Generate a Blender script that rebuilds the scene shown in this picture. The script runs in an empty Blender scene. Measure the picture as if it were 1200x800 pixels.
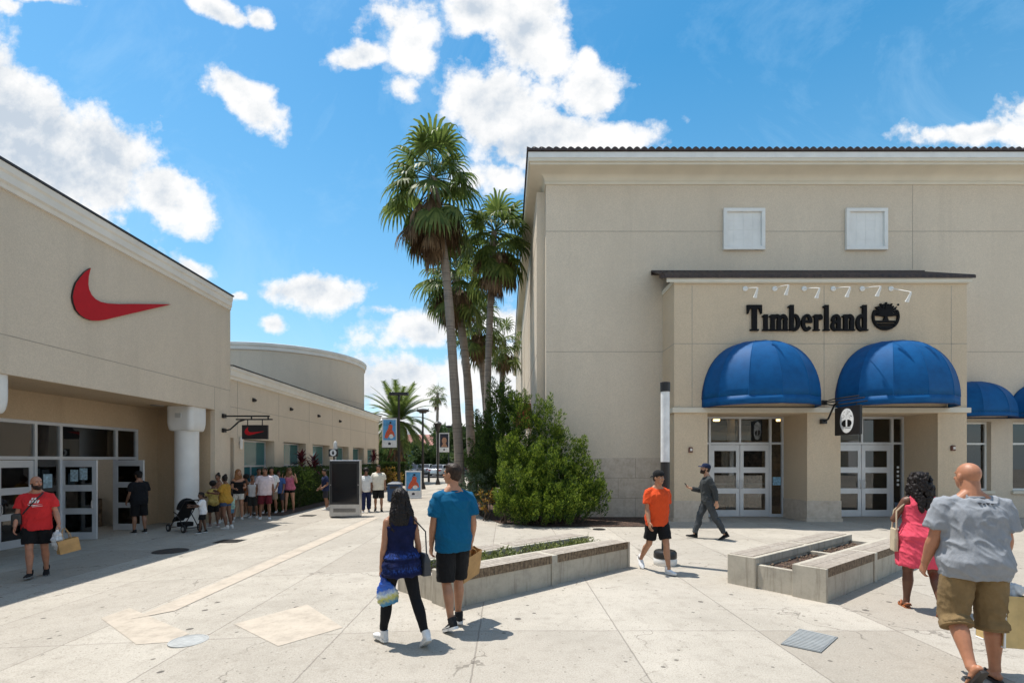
import bpy, bmesh, math, random
import numpy as np
from mathutils import Vector, Matrix, noise

random.seed(7)
PI = math.pi
SC = bpy.context.scene
COL = SC.collection
V = Vector

# ------------------------------------------------------------------ survey: turning measurements into places
CAM_H, FOC, PX0, PY0 = 1.85, 580.0, 594.0, 538.0

def sstep(a, b, x):
    t = min(1.0, max(0.0, (x - a) / (b - a)))
    return t * t * (3 - 2 * t)

def gz(x):
    """plaza falls gently towards the shops on the west side"""
    return -0.25 * min(1.0, max(0.0, (-x - 1.0) / 6.0))

def G(px, py):
    z = 0.0
    for _ in range(12):
        y = FOC * (CAM_H - z) / (py - PY0)
        x = (px - PX0) / FOC * y
        z = gz(x)
    return V((x, y, z))

def P(px, py, y):
    return V(((px - PX0) / FOC * y, y, CAM_H - (py - PY0) / FOC * y))

# ------------------------------------------------------------------ materials
def new_mat(name):
    m = bpy.data.materials.new(name)
    m.use_nodes = True
    nt = m.node_tree
    return m, nt, nt.nodes['Principled BSDF']

def N(nt, t, **kw):
    n = nt.nodes.new(t)
    for k, v in kw.items():
        setattr(n, k, v)
    return n

def math_node(nt, op, a, b=None, c=None, clamp=False):
    n = nt.nodes.new('ShaderNodeMath'); n.operation = op; n.use_clamp = clamp
    for i, x in enumerate((a, b, c)):
        if x is None: continue
        if isinstance(x, (int, float)): n.inputs[i].default_value = x
        else: nt.links.new(x, n.inputs[i])
    return n.outputs[0]

def mixrgb(nt, fac, a, b, mode='MIX'):
    n = nt.nodes.new('ShaderNodeMix'); n.data_type = 'RGBA'; n.blend_type = mode
    for sock, x in ((n.inputs[0], fac), (n.inputs[6], a), (n.inputs[7], b)):
        if isinstance(x, (int, float)): sock.default_value = x
        elif isinstance(x, (tuple, list)): sock.default_value = (*x[:3], 1)
        else: nt.links.new(x, sock)
    return n.outputs[2]

def ramp(nt, fac, stops):
    n = nt.nodes.new('ShaderNodeValToRGB')
    el = n.color_ramp.elements
    while len(el) > len(stops): el.remove(el[-1])
    while len(el) < len(stops): el.new(0.5)
    for e, (p, c) in zip(el, stops):
        e.position = p
        e.color = (c, c, c, 1) if isinstance(c, (int, float)) else (*c[:3], 1)
    nt.links.new(fac, n.inputs[0])
    return n.outputs[0]

def noise_tex(nt, vec, scale, detail=4, rough=0.55, dist=0.0):
    n = nt.nodes.new('ShaderNodeTexNoise')
    n.inputs['Scale'].default_value = scale; n.inputs['Detail'].default_value = detail
    n.inputs['Roughness'].default_value = rough; n.inputs['Distortion'].default_value = dist
    if vec is not None: nt.links.new(vec, n.inputs['Vector'])
    return n.outputs[0]

def world_pos(nt, sx=1, sy=1, sz=1):
    g = nt.nodes.new('ShaderNodeNewGeometry')
    if (sx, sy, sz) == (1, 1, 1): return g.outputs['Position']
    m = nt.nodes.new('ShaderNodeVectorMath'); m.operation = 'MULTIPLY'
    m.inputs[1].default_value = (sx, sy, sz)
    nt.links.new(g.outputs['Position'], m.inputs[0])
    return m.outputs[0]

def obj_pos(nt, sx=1, sy=1, sz=1):
    g = nt.nodes.new('ShaderNodeTexCoord')
    m = nt.nodes.new('ShaderNodeVectorMath'); m.operation = 'MULTIPLY'
    m.inputs[1].default_value = (sx, sy, sz)
    nt.links.new(g.outputs['Object'], m.inputs[0])
    return m.outputs[0]

def bump(nt, bsdf, h, strength=0.3, dist=0.01):
    b = nt.nodes.new('ShaderNodeBump')
    b.inputs['Strength'].default_value = strength; b.inputs['Distance'].default_value = dist
    nt.links.new(h, b.inputs['Height']); nt.links.new(b.outputs[0], bsdf.inputs['Normal'])

def plain(name, col, rough=0.6, metal=0.0, var=0.12, nscale=6.0, bscale=None, bstr=0.15, bdist=0.004, spec=0.5, stretch=(1, 1, 1)):
    """a painted / woven / metal surface with a little unevenness of its own"""
    m, nt, b = new_mat(name)
    pos = obj_pos(nt, *stretch)
    f = noise_tex(nt, pos, nscale, 5)
    lo = tuple(c * (1 - var) for c in col); hi = tuple(min(1, c * (1 + var)) for c in col)
    c = ramp(nt, f, [(0.3, lo), (0.7, hi)])
    nt.links.new(c, b.inputs['Base Color'])
    b.inputs['Roughness'].default_value = rough
    b.inputs['Metallic'].default_value = metal
    b.inputs['Specular IOR Level'].default_value = spec
    if bscale: bump(nt, b, noise_tex(nt, pos, bscale, 3), bstr, bdist)
    return m

def cloth(name, col, var=0.12, scale=260, bstr=0.25):
    m, nt, b = new_mat(name)
    pos = obj_pos(nt)
    f = noise_tex(nt, pos, 7, 6, 0.65)
    lo = tuple(c * (1 - var) for c in col); hi = tuple(min(1, c * (1 + var)) for c in col)
    nt.links.new(ramp(nt, f, [(0.3, lo), (0.7, hi)]), b.inputs['Base Color'])
    b.inputs['Roughness'].default_value = 0.9
    b.inputs['Specular IOR Level'].default_value = 0.2
    b.inputs['Sheen Weight'].default_value = 0.02
    h1 = noise_tex(nt, pos, scale, 2)
    h2 = noise_tex(nt, obj_pos(nt, 1, 1, 0.45), 26, 4, 0.6)
    h = math_node(nt, 'ADD', math_node(nt, 'MULTIPLY', h1, 0.25), math_node(nt, 'MULTIPLY', h2, 1.6))
    bump(nt, b, h, bstr * 1.6, 0.012)
    return m

_skins = {}
def skin(tone):
    key = tuple(tone)
    if key in _skins: return _skins[key]
    m, nt, b = new_mat('skin')
    pos = obj_pos(nt)
    f = noise_tex(nt, pos, 14, 5, 0.6)
    c = ramp(nt, f, [(0.3, tuple(x * 0.86 for x in tone)), (0.7, tuple(min(1, x * 1.1) for x in tone))])
    nt.links.new(c, b.inputs['Base Color'])
    b.inputs['Roughness'].default_value = 0.5
    b.inputs['Subsurface Weight'].default_value = 0.08
    b.inputs['Subsurface Radius'].default_value = (0.012, 0.005, 0.003)
    bump(nt, b, noise_tex(nt, pos, 220, 2), 0.12, 0.002)
    _skins[key] = m
    return m

def hair_mat(name, col, rough=0.45):
    m, nt, b = new_mat(name)
    pos = obj_pos(nt, 1, 1, 0.06)
    f = noise_tex(nt, pos, 120, 3)
    nt.links.new(ramp(nt, f, [(0.35, tuple(c * 0.5 for c in col)), (0.65, tuple(min(1, c * 1.7) for c in col))]), b.inputs['Base Color'])
    b.inputs['Roughness'].default_value = rough; b.inputs['Specular IOR Level'].default_value = .22
    bump(nt, b, f, 0.6, 0.006)
    return m

# ------------------------------------------------------------------ mesh collecting
class MB:
    def __init__(s):
        s.v = []; s.f = []; s.mi = []; s.cur = 0
    def mat(s, i): s.cur = i; return s
    def add(s, vs, fs):
        o = len(s.v)
        s.v.extend([tuple(p) for p in vs])
        for f in fs:
            s.f.append(tuple(i + o for i in f)); s.mi.append(s.cur)
        return s
    def box(s, x0, x1, y0, y1, z0, z1, M=None):
        vs = [V((x, y, z)) for z in (z0, z1) for y in (y0, y1) for x in (x0, x1)]
        if M is not None: vs = [M @ p for p in vs]
        return s.add(vs, [(0, 2, 3, 1), (4, 5, 7, 6), (0, 1, 5, 4), (2, 6, 7, 3), (0, 4, 6, 2), (1, 3, 7, 5)])
    def quad(s, a, b, c, d): return s.add([a, b, c, d], [(0, 1, 2, 3)])
    def loft(s, rings, cap=True, closed=True):
        n = len(rings[0]); vs = [p for r in rings for p in r]; fs = []
        for i in range(len(rings) - 1):
            for j in range(n if closed else n - 1):
                k = (j + 1) % n
                fs.append((i * n + j, i * n + k, (i + 1) * n + k, (i + 1) * n + j))
        if cap and closed:
            for i, rev in ((0, True), (len(rings) - 1, False)):
                c = sum((V(p) for p in rings[i]), V((0, 0, 0))) / n
                vs.append(c); ci = len(vs) - 1
                for j in range(n):
                    k = (j + 1) % n
                    fs.append((i * n + k, i * n + j, ci) if rev else (i * n + j, i * n + k, ci))
        return s.add(vs, fs)
    def ell(s, c, r, M=None, n=14, m=9):
        c = V(c); r = (r, r, r) if isinstance(r, (int, float)) else r
        rings = []
        for i in range(m + 1):
            t = -PI / 2 + PI * (i + 0.0001 + (0.0 if i == 0 else 0)) / m
            t = max(-PI / 2 + 0.02, min(PI / 2 - 0.02, t))
            ring = []
            for j in range(n):
                a = 2 * PI * j / n
                p = V((r[0] * math.cos(t) * math.cos(a), r[1] * math.cos(t) * math.sin(a), r[2] * math.sin(t))) + c
                ring.append(M @ p if M is not None else p)
            rings.append(ring)
        return s.loft(rings)
    def tube(s, pts, rads, n=10, cap=True, round_ends=False, up=None, flat=None):
        pts = [V(p) for p in pts]
        if isinstance(rads, (int, float)): rads = [rads] * len(pts)
        rads = list(rads)
        if round_ends:
            d0 = (pts[0] - pts[1]).normalized(); d1 = (pts[-1] - pts[-2]).normalized()
            a, b = rads[0], rads[-1]
            pts = [pts[0] + d0 * a * 0.85, pts[0] + d0 * a * 0.5] + pts + [pts[-1] + d1 * b * 0.5, pts[-1] + d1 * b * 0.85]
            rads = [a * 0.45, a * 0.84] + rads + [b * 0.84, b * 0.45]
        rings = []; u = None
        for i, p in enumerate(pts):
            d = (pts[min(i + 1, len(pts) - 1)] - pts[max(i - 1, 0)])
            d = d.normalized() if d.length > 1e-9 else V((0, 0, 1))
            if u is None:
                r = up if up is not None else (V((0, 1, 0)) if abs(d.y) < 0.9 else V((1, 0, 0)))
                u = (V(r) - d * d.dot(V(r))).normalized()
            else:
                u = (u - d * d.dot(u)).normalized()
            w = d.cross(u)
            ru = rads[i] * (flat if flat else 1.0)
            rings.append([p + u * (ru * math.cos(2 * PI * j / n)) + w * (rads[i] * math.sin(2 * PI * j / n)) for j in range(n)])
        return s.loft(rings, cap)
    def lathe(s, prof, c=(0, 0, 0), n=24, cap=True):
        c = V(c)
        return s.loft([[c + V((r * math.cos(2 * PI * j / n), r * math.sin(2 * PI * j / n), z)) for j in range(n)] for r, z in prof], cap)
    def prism(s, poly, fn, d0, d1, caps=True):
        """poly: 2-D outline; fn(u, v, d) -> point; solid between depths d0 and d1"""
        n = len(poly)
        a = [fn(u, v, d0) for u, v in poly]; b = [fn(u, v, d1) for u, v in poly]
        fs = [(i, (i + 1) % n, n + (i + 1) % n, n + i) for i in range(n)]
        if caps: fs += [tuple(range(n))[::-1], tuple(range(n, 2 * n))]
        return s.add(a + b, fs)
    def mesh(s, name, mats, smooth=None, tri=False):
        me = bpy.data.meshes.new(name)
        me.from_pydata(s.v, [], s.f)
        for m in (mats if isinstance(mats, (list, tuple)) else [mats]):
            if m is not None: me.materials.append(m)
        if len(set(s.mi)) > 1 or (s.mi and s.mi[0]):
            me.polygons.foreach_set('material_index', s.mi)
        if smooth is not None:
            me.polygons.foreach_set('use_smooth', [True] * len(me.polygons))
            if smooth < 180: me.set_sharp_from_angle(angle=math.radians(smooth))
        me.update()
        return me
    def build(s, name, mats, parent=None, smooth=None, fix=True, bevel=0, origin=None):
        if origin is not None:
            o = V(origin); s.v = [tuple(V(p) - o) for p in s.v]
        me = s.mesh(name, mats)
        if fix:
            bm = bmesh.new(); bm.from_mesh(me)
            bmesh.ops.recalc_face_normals(bm, faces=bm.faces)
            bm.to_mesh(me); bm.free()
        if smooth is not None:
            me.polygons.foreach_set('use_smooth', [True] * len(me.polygons))
            if smooth < 180: me.set_sharp_from_angle(angle=math.radians(smooth))
        ob = bpy.data.objects.new(name, me); COL.objects.link(ob)
        if origin is not None: ob.location = o
        if parent is not None: ob.parent = parent
        if bevel:
            md = ob.modifiers.new('soft_edge', 'BEVEL'); md.width = bevel; md.segments = 2
            md.limit_method = 'ANGLE'; md.angle_limit = math.radians(40)
        return ob

def tag(o, label=None, cat=None, group=None, kind=None):
    if label: o['label'] = label
    if cat: o['category'] = cat
    if group: o['group'] = group
    if kind: o['kind'] = kind
    return o

def thing(name, label, cat, loc=(0, 0, 0), rz=0.0, group=None):
    o = bpy.data.objects.new(name, None); COL.objects.link(o)
    o.location = loc; o.rotation_euler = (0, 0, rz); o.empty_display_size = 0.2
    return tag(o, label, cat, group)

def copy_tree(o, parent=None):
    kids = [c for c in COL.objects if c.parent == o]
    c = o.copy(); COL.objects.link(c)
    if parent is not None: c.parent = parent
    for k in kids: copy_tree(k, c)
    return c

def remeshed(name, mb, vox, iters, mat, parent=None, wrinkle=0.0, wr_scale=9.0, seed=0.0, scale=1.0):
    """one continuous skin around everything collected in mb"""
    me = mb.mesh('tmp', [])
    ob = bpy.data.objects.new('tmp', me); COL.objects.link(ob)
    r = ob.modifiers.new('r', 'REMESH'); r.mode = 'VOXEL'; r.voxel_size = vox; r.use_smooth_shade = True
    if iters:
        sm = ob.modifiers.new('s', 'SMOOTH'); sm.factor = 0.5; sm.iterations = iters
    dg = bpy.context.evaluated_depsgraph_get(); dg.update()
    ev = bpy.data.meshes.new_from_object(ob.evaluated_get(dg))
    bpy.data.objects.remove(ob); bpy.data.meshes.remove(me)
    ev.name = name
    n = len(ev.vertices)
    co = np.empty(n * 3, 'f'); ev.vertices.foreach_get('co', co)
    if wrinkle:
        no = np.empty(n * 3, 'f'); ev.vertices.foreach_get('normal', no)
        co = co.reshape(-1, 3); no = no.reshape(-1, 3)
        sd = V((seed, seed * 1.7, -seed))
        d = np.empty(n, 'f')
        for i in range(n):
            x, y, z = co[i]
            q = V((x * wr_scale + z * 2.5, y * wr_scale, z * wr_scale * 0.75)) + sd
            a = noise.noise(q)
            b = noise.noise(V((q.x * 1.9 + q.z, q.y * 1.9, q.z * 1.3 + 7)))
            ra = 1 - abs(a) * 2.6; rb = 1 - abs(b) * 2.6
            d[i] = wrinkle * (max(ra, 0) ** 2 * 1.15 - .06 + max(rb, 0) ** 2 * .65)
        co += no * d[:, None]
        co = co.reshape(-1)
    if scale != 1.0: co = co * scale
    ev.vertices.foreach_set('co', co.astype('f'))
    ev.polygons.foreach_set('use_smooth', [True] * len(ev.polygons))
    ev.materials.clear()
    if mat is not None: ev.materials.append(mat)
    ev.update()
    o = bpy.data.objects.new(name, ev); COL.objects.link(o)
    if parent is not None: o.parent = parent
    return o
# ------------------------------------------------------------------ people
def Rx(a): return Matrix.Rotation(a, 4, 'X')
def Ry(a): return Matrix.Rotation(a, 4, 'Y')
def Rz(a): return Matrix.Rotation(a, 4, 'Z')
D = math.radians

MALE = [(-.10, .08, .07, 0), (-.04, .150, .110, -.012), (.04, .166, .122, -.018), (.12, .152, .112, -.004), (.20, .148, .106, .004),
        (.30, .162, .114, .004), (.40, .180, .120, .0), (.46, .180, .108, -.008), (.505, .138, .086, -.014), (.54, .086, .068, -.014), (.575, .066, .062, -.008), (.66, .058, .060, .012)]
FEM = [(-.10, .08, .07, 0), (-.04, .158, .112, -.012), (.03, .176, .126, -.024), (.11, .150, .106, -.008), (.19, .124, .090, .002),
       (.28, .136, .098, .006), (.38, .152, .104, .004), (.45, .158, .098, -.006), (.50, .132, .078, -.012), (.535, .084, .060, -.012), (.57, .056, .054, -.006), (.66, .049, .052, .012)]

def sec(secs, z):
    if z <= secs[0][0]: return secs[0][1:]
    for a, b in zip(secs, secs[1:]):
        if z <= b[0]:
            t = (z - a[0]) / (b[0] - a[0]); t = t * t * (3 - 2 * t) * 0.5 + t * 0.5
            return tuple(a[i] + (b[i] - a[i]) * t for i in (1, 2, 3))
    return secs[-1][1:]

def person(at, H, heading, label, group=None, skin_tone=(.35, .19, .12), fem=False, fat=0.0, pose=None, head=(0, 0), hair=('short', (.02, .015, .012)),
           top=None, bottom=None, shoes=('sneaker', (.75, .75, .75)), vox=.009, beard=None, hat=None, face=True, hands='relaxed', child=False, glasses=False, sink=0.0):
    """at: where the feet stand; heading: degrees to the left of facing away (+Y)"""
    p = dict(lean=2, legL=(8, 3, 6, 0), legR=(-6, 3, 6, 0), armL=(4, 9, 10, 0), armR=(-4, 9, 10, 0), twist=0)
    p.update(pose or {})
    secs = FEM if fem else MALE
    def belly(z):
        return math.exp(-((z - .17) / .17) ** 2)
    def S(z, off=0.0):
        hw, hd, yo = sec(secs, z)
        b = fat * belly(z)
        k = 1 + fat * .22 * (1 - sstep(.36, .52, z))
        hp = math.exp(-((z + .02) / .11) ** 2)
        return hw * k + .05 * b + .055 * fat * hp + off, hd * k + .09 * b + .03 * fat * hp + off, yo + .035 * b
    LT = Rx(-D(p['lean'])) @ Rz(D(p['twist']))
    LP = Matrix.Identity(4)
    def TM(z):                       # torso bends gradually from the pelvis up
        t = sstep(0.0, .22, z)
        return Rx(-D(p['lean']) * t) @ Rz(D(p['twist']) * t)
    def ring_t(z, off=0.0, n=22, sx=1.0, yshift=0.0):
        hw, hd, yo = S(z, off); out = []
        for j in range(n):
            a = 2 * PI * j / n
            ca, sa = math.cos(a), math.sin(a)
            x = math.copysign(abs(ca) ** .85, ca) * hw * sx; y = math.copysign(abs(sa) ** .85, sa) * hd + yo + yshift
            out.append(TM(z) @ V((x, y, z)))
        return out
    lf = 1 + .30 * fat
    hipx = .088 if not fem else .086
    hipx *= (1 + .35 * fat)
    shx = (.176 if not fem else .150) * (1 + .16 * fat)
    TH, SH = (.43, .42)
    legs = {}; 
    for side, key in ((-1, 'legL'), (1, 'legR')):
        fl, ab, kn, toe = p[key]
        hip = V((side * hipx, 0, -.01))
        d1 = V((side * math.sin(D(ab)), math.sin(D(fl)) * math.cos(D(ab)), -math.cos(D(fl)) * math.cos(D(ab)))).normalized()
        f2 = fl - kn
        d2 = V((side * math.sin(D(ab)) * .5, math.sin(D(f2)), -math.cos(D(f2)))).normalized()
        knee = hip + d1 * TH; ank = knee + d2 * SH
        fd = V((side * .12, math.cos(D(toe)), -math.sin(D(toe)))).normalized()     # foot direction, toe down angle
        legs[side] = (hip, knee, ank, fd, d2)
    arms = {}
    LTs = TM(.46)
    for side, key in ((-1, 'armL'), (1, 'armR')):
        fl, ab, el, inw = p[key]
        sh = LTs @ V((side * shx, -.012, .475))
        d1 = V((side * math.sin(D(ab)), math.sin(D(fl)) * math.cos(D(ab)), -math.cos(D(fl)) * math.cos(D(ab))))
        d1 = (LTs.to_3x3() @ d1).normalized()
        f2 = fl + el
        d2 = V((side * (math.sin(D(ab)) - math.sin(D(inw))), math.sin(D(f2)) * math.cos(D(inw) * .5), -math.cos(D(f2))))
        d2 = (LTs.to_3x3() @ d2).normalized()
        elb = sh + d1 * .285; wr = elb + d2 * .25
        arms[side] = (sh, elb, wr, d1, d2)
    # ---- bring the lowest sole to the ground
    def sole_low(s):
        hip, knee, ank, fd, d2 = legs[s]
        up = V((0, 0, 1)); up = (up - fd * fd.dot(up)).normalized()
        return min((ank - up * .075 - fd * .05).z, (ank - up * .075 + fd * .15).z)
    low = min(sole_low(-1), sole_low(1))
    total = .74 + .118 - low          # nominal standing height in this pose
    s = H / 1.755
    lift = -low + .004
    OFF = Matrix.Translation((0, 0, lift))
    at = V(at)
    # ------------------------------------------------------------ body
    b = MB()
    fin = vox <= .0065
    b.loft([ring_t(z, -.004) for z in (-.10, -.07, -.04, 0, .04, .08, .12, .16, .20, .25, .30, .35, .40, .44, .475, .505, .53, .555, .58, .62)])
    if fem:
        for sd in (-1, 1): b.ell((0, 0, 0), (.062 * (1 + .3 * fat), .055 * (1 + .3 * fat), .06), TM(.34) @ Matrix.Translation((sd * .07, .085 + .03 * fat, .34)))
    for sd in (-1, 1):
        hip, knee, ank, fd, d2 = legs[sd]
        b.ell(hip + V((0, -.025, .0)), (.092 * lf, .10 * lf, .10 * lf))
        d1 = (knee - hip)
        b.tube([hip + d1 * t for t in (0, .2, .45, .7, .9, 1.0)], [r * lf for r in (.088, .086, .076, .064, .056, .055)], 14, round_ends=True)
        dv = ank - knee
        back = V((0, -1, 0)); back = (back - dv.normalized() * dv.normalized().dot(back)).normalized()
        b.tube([knee + dv * t + back * o for t, o in ((0, 0), (.15, .008), (.32, .018), (.5, .012), (.7, .004), (.88, 0), (1, 0))],
               [r * (1 + .18 * fat) for r in (.053, .053, .058, .051, .041, .035, .036)], 12, round_ends=True)
        up = V((0, 0, 1)); up = (up - fd * fd.dot(up)).normalized()
        if shoes and shoes[0] in ('sneaker', 'shoe'): b.tube([ank - up * .035 - fd * .04, ank - up * .03, ank - up * .045 + fd * .06, ank - up * .052 + fd * .12], [.028, .032, .020, .010], 10, round_ends=True)
        else:
            b.tube([ank - up * .040 - fd * .045, ank - up * .032, ank - up * .046 + fd * .06], [.030, .036, .030], 10, round_ends=True)
            sw = fd.cross(up)
            for q, rr, ll in ((-.026, .016, .135), (-.008, .015, .145), (.010, .015, .15), (.026, .018, .155)): b.tube([ank - up * .046 + fd * .02 + sw * q * .6, ank - up * .056 + fd * .09 + sw * q, ank - up * .058 + fd * ll + sw * q], [.020, rr, rr * .75], 8, round_ends=True)
    for sd in (-1, 1):
        sh, elb, wr, d1, d2 = arms[sd]
        ar = (1 + .26 * fat) * (1.0 if not fem else .86)
        b.ell(sh + V((-sd * .012, 0, -.005)), (.062 * ar, .062 * ar, .062 * ar))
        b.tube([sh + d1 * .285 * t for t in (0, .25, .5, .8, 1)], [r * ar for r in (.054, .052, .048, .041, .040)], 12, round_ends=True)
        b.tube([elb + d2 * .25 * t for t in (0, .2, .45, .75, 1)], [r * ar for r in (.040, .044, .040, .031, .027)], 12, round_ends=True)
        # hand
        n = V((-sd, 0, 0)); n = (n - d2 * d2.dot(n)); n = n.normalized() if n.length > .2 else V((0, -1, 0))
        rel = hands if isinstance(hands, str) else hands[sd]
        if rel == 'phone': n = V((0, -.6, .8)); n = (n - d2 * d2.dot(n)).normalized()
        w = d2.cross(n) * sd
        if w.y < 0 and rel != 'phone': w = -w
        hl = .92 if fem else 1.0
        def H3(a, bb, c): return wr + d2 * (a * hl) + w * (bb * hl) + n * (c * hl)
        rings = []
        for a, hw2, th in ((-.01, .026, .022), (.02, .034, .019), (.055, .041, .017), (.085, .041, .014), (.098, .034, .011)):
            rings.append([H3(a, hw2 * math.cos(2 * PI * j / 12), th * math.sin(2 * PI * j / 12) + .004) for j in range(12)])
        b.loft(rings)
        curl = {'relaxed': (18, 24, 20), 'grip': (62, 75, 50), 'flat': (5, 8, 6), 'phone': (35, 55, 40)}[rel]
        for k, (bb, L0) in enumerate(((.032, .072), (.0108, .080), (-.0105, .075), (-.0305, .060))):
            pos = H3(.088 - .006 * (k == 3), bb, .002); ang = 0; pts = [H3(.06, bb * .95, .002), pos]
            spread = bb * (.9 if rel in ('relaxed', 'flat') else .2)
            for seg, c in zip((.45, .32, .23), curl):
                ang += c * (1 + .06 * k)
                dv = d2 * math.cos(D(ang)) + n * math.sin(D(ang)) + w * spread * 3
                pos = pos + dv.normalized() * (L0 * seg * hl); pts.append(pos)
            r0 = .0098 if k < 3 else .0084
            b.tube(pts, [r0 * hl, r0 * hl, r0 * .94 * hl, r0 * .88 * hl, r0 * .76 * hl], 8, round_ends=True)
        tp = [H3(.012, .024, .004), H3(.038, .046, .012), H3(.062, .054, .020), H3(.084, .052, .026)]
        if rel in ('grip', 'phone'): tp = [H3(.012, .024, .004), H3(.04, .044, .018), H3(.062, .040, .034), H3(.078, .026, .044)]
        b.tube(tp, [.0135 * hl, .0125 * hl, .0105 * hl, .0085 * hl], 8, round_ends=True)
    # shoulders slope up into the neck
    for sd in (-1, 1):
        sh = arms[sd][0]
        b.tube([TM(.55) @ V((sd * .030, -.018, .575)), TM(.5) @ V((sd * .085, -.020, .515 + .012 * fat)), sh + V((-sd * .03, -.004, .012))], [.045, .050, .050], 12, round_ends=True)
    # neck and head
    nb = TM(.54) @ V((0, -.010, .54))
    hs = 1.0 if not child else 1.18
    hcen = TM(.6) @ V((0, .022, .732 - .016 * fat)) + V((0, 0, .02 * (hs - 1)))
    HM = Matrix.Translation(hcen) @ Rz(D(head[0])) @ Rx(-D(head[1])) @ Matrix.Scale(hs, 4)
    nr = (.058 if not fem else .048) * (1 + .3 * fat)
    b.tube([nb - V((0, 0, .03)), nb + (HM @ V((0, -.022, -.06)) - nb) * .5, HM @ V((0, -.018, -.04))], [nr * 1.12, nr, nr * .98], 14)
    jw = 1 + .14 * fat
    b.ell((0, -.008, .020), (.074, .094, .090), HM, 18, 12)
    b.ell((0, .020, -.040), (.060 * jw, .068, .072), HM, 16, 10)
    b.ell((0, .052, -.092), (.030 * jw, .028, .022), HM)
    if not fem: b.ell((0, .030, -.075), (.052 * jw, .050, .036), HM)
    b.ell((0, .072, .024), (.052, .018, .012), HM)
    for sd in (-1, 1):
        b.ell((sd * .034, .066, -.024), (.022, .018, .018), HM)
        b.ell((sd * .076, -.006, -.012), (.010, .020, .032), HM, 10, 7)
    b.tube([HM @ V((0, .078, .012)), HM @ V((0, .098, -.014)), HM @ V((0, .104, -.028))], [.009, .012, .015], 8, round_ends=True)
    b.ell((0, .082, -.062), (.024, .012, .011), HM)
    body = remeshed('person', b, vox, 3, skin(skin_tone), scale=1.0)
    me = body.data
    me.transform(OFF); me.transform(Matrix.Scale(s, 4))
    body.location = at - V((0, 0, sink)); body.rotation_euler = (0, 0, D(heading))
    tag(body, label, 'person', group)
    def put(o, lbl=None, par=None):
        o.data.transform(OFF); o.data.transform(Matrix.Scale(s, 4)); o.parent = par or body
        if lbl: o['label'] = lbl
        return o
    # ------------------------------------------------------------ face bits
    if face:
        for sd in (-1, 1):
            m = MB(); m.ell((sd * .030, .0785, -.001), (.0125, .008, .0075), HM, 10, 6)
            m.mat(1); m.ell((sd * .030, .0845, -.001), (.0058, .0036, .0062), HM, 8, 6)
            put(m.build('eye', [M['eye_white'], M['eye_dark']], smooth=180))
            m = MB(); m.tube([HM @ V((sd * x, y, z)) for x, y, z in ((.014, .0895, .018), (.030, .088, .0225), (.048, .076, .018))], [.004, .0045, .003], 6)
            put(m.build('eyebrow', M['brow'], smooth=180))
        m = MB()
        m.tube([HM @ V((x, y, z)) for x, y, z in ((-.024, .085, -.062), (-.01, .0925, -.0605), (0, .0935, -.061), (.01, .0925, -.0605), (.024, .085, -.062))], [.003, .0055, .006, .0055, .003], 6)
        put(m.build('lips', M['lip'], smooth=180))
    if glasses:
        m = MB()
        for sd in (-1, 1): m.ell((sd * .032, .088, -.002), (.026, .008, .020), HM, 10, 6)
        m.box(-.01, .01, .088, .094, 0, .006, HM)
        for sd in (-1, 1): m.tube([HM @ V((sd * .056, .084, .002)), HM @ V((sd * .078, .0, .0))], .003, 6)
        put(m.build('sunglasses', M['black_gloss'], smooth=180))
    # ------------------------------------------------------------ hair
    kind, hc = hair
    if kind != 'bald':
        m = MB(); hm = hair_mat('hair', hc); amp = .003; hv = .008
        if kind in ('short', 'bun', 'cap'):
            m.ell((0, -.020, .030), (.0805, .096, .094), HM, 18, 12)
            m.ell((0, -.045, -.025), (.068, .066, .060), HM)
        if kind == 'short':
            m.ell((0, .018, .075), (.062, .062, .046), HM)
        if kind == 'bun':
            m.ell((0, -.05, .125), (.045, .045, .040), HM)
        if kind == 'long':
            m.ell((0, -.016, .030), (.086, .098, .096), HM, 18, 12)
            rg = []
            PR = ((.07, .072, .072, -.03), (.0, .094, .084, -.030), (-.07, .106, .078, -.045), (-.15, .130, .064, -.078), (-.24, .142, .054, -.100), (-.34, .134, .046, -.112), (-.44, .108, .040, -.112), (-.52, .070, .030, -.108), (-.56, .03, .014, -.106))
            for z, hw, hd, y in PR:
                rg.append([HM @ V((hw * math.cos(2 * PI * j / 18), hd * math.sin(2 * PI * j / 18) + y, z)) for j in range(18)])
            m.loft(rg); amp = .006; hv = .0062
            rr = random.Random(9)
            for k in range(150):
                a0 = rr.uniform(0, 2 * PI); i0 = rr.randint(0, 4); i1 = rr.randint(6, 8); pts = []
                for i in range(i0, i1 + 1):
                    z, hw, hd, y = PR[i]; a = a0 + .12 * math.sin(i * 1.1 + k)
                    pts.append(HM @ V((hw * 1.03 * math.cos(a), hd * 1.05 * math.sin(a) + y, z + rr.uniform(-.02, .02))))
                m.tube(pts, [.006] * (len(pts) - 1) + [.003], 5)
        if kind == 'shoulder':
            m.ell((0, -.018, .032), (.090, .100, .100), HM, 18, 12)
            rg = []
            for z, hw, hd, y in ((.05, .08, .08, -.03), (-.04, .105, .085, -.032), (-.12, .125, .072, -.05), (-.20, .130, .06, -.07), (-.27, .09, .04, -.08)):
                rg.append([HM @ V((hw * math.cos(2 * PI * j / 18), hd * math.sin(2 * PI * j / 18) + y, z)) for j in range(18)])
            m.loft(rg); amp = .009
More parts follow.
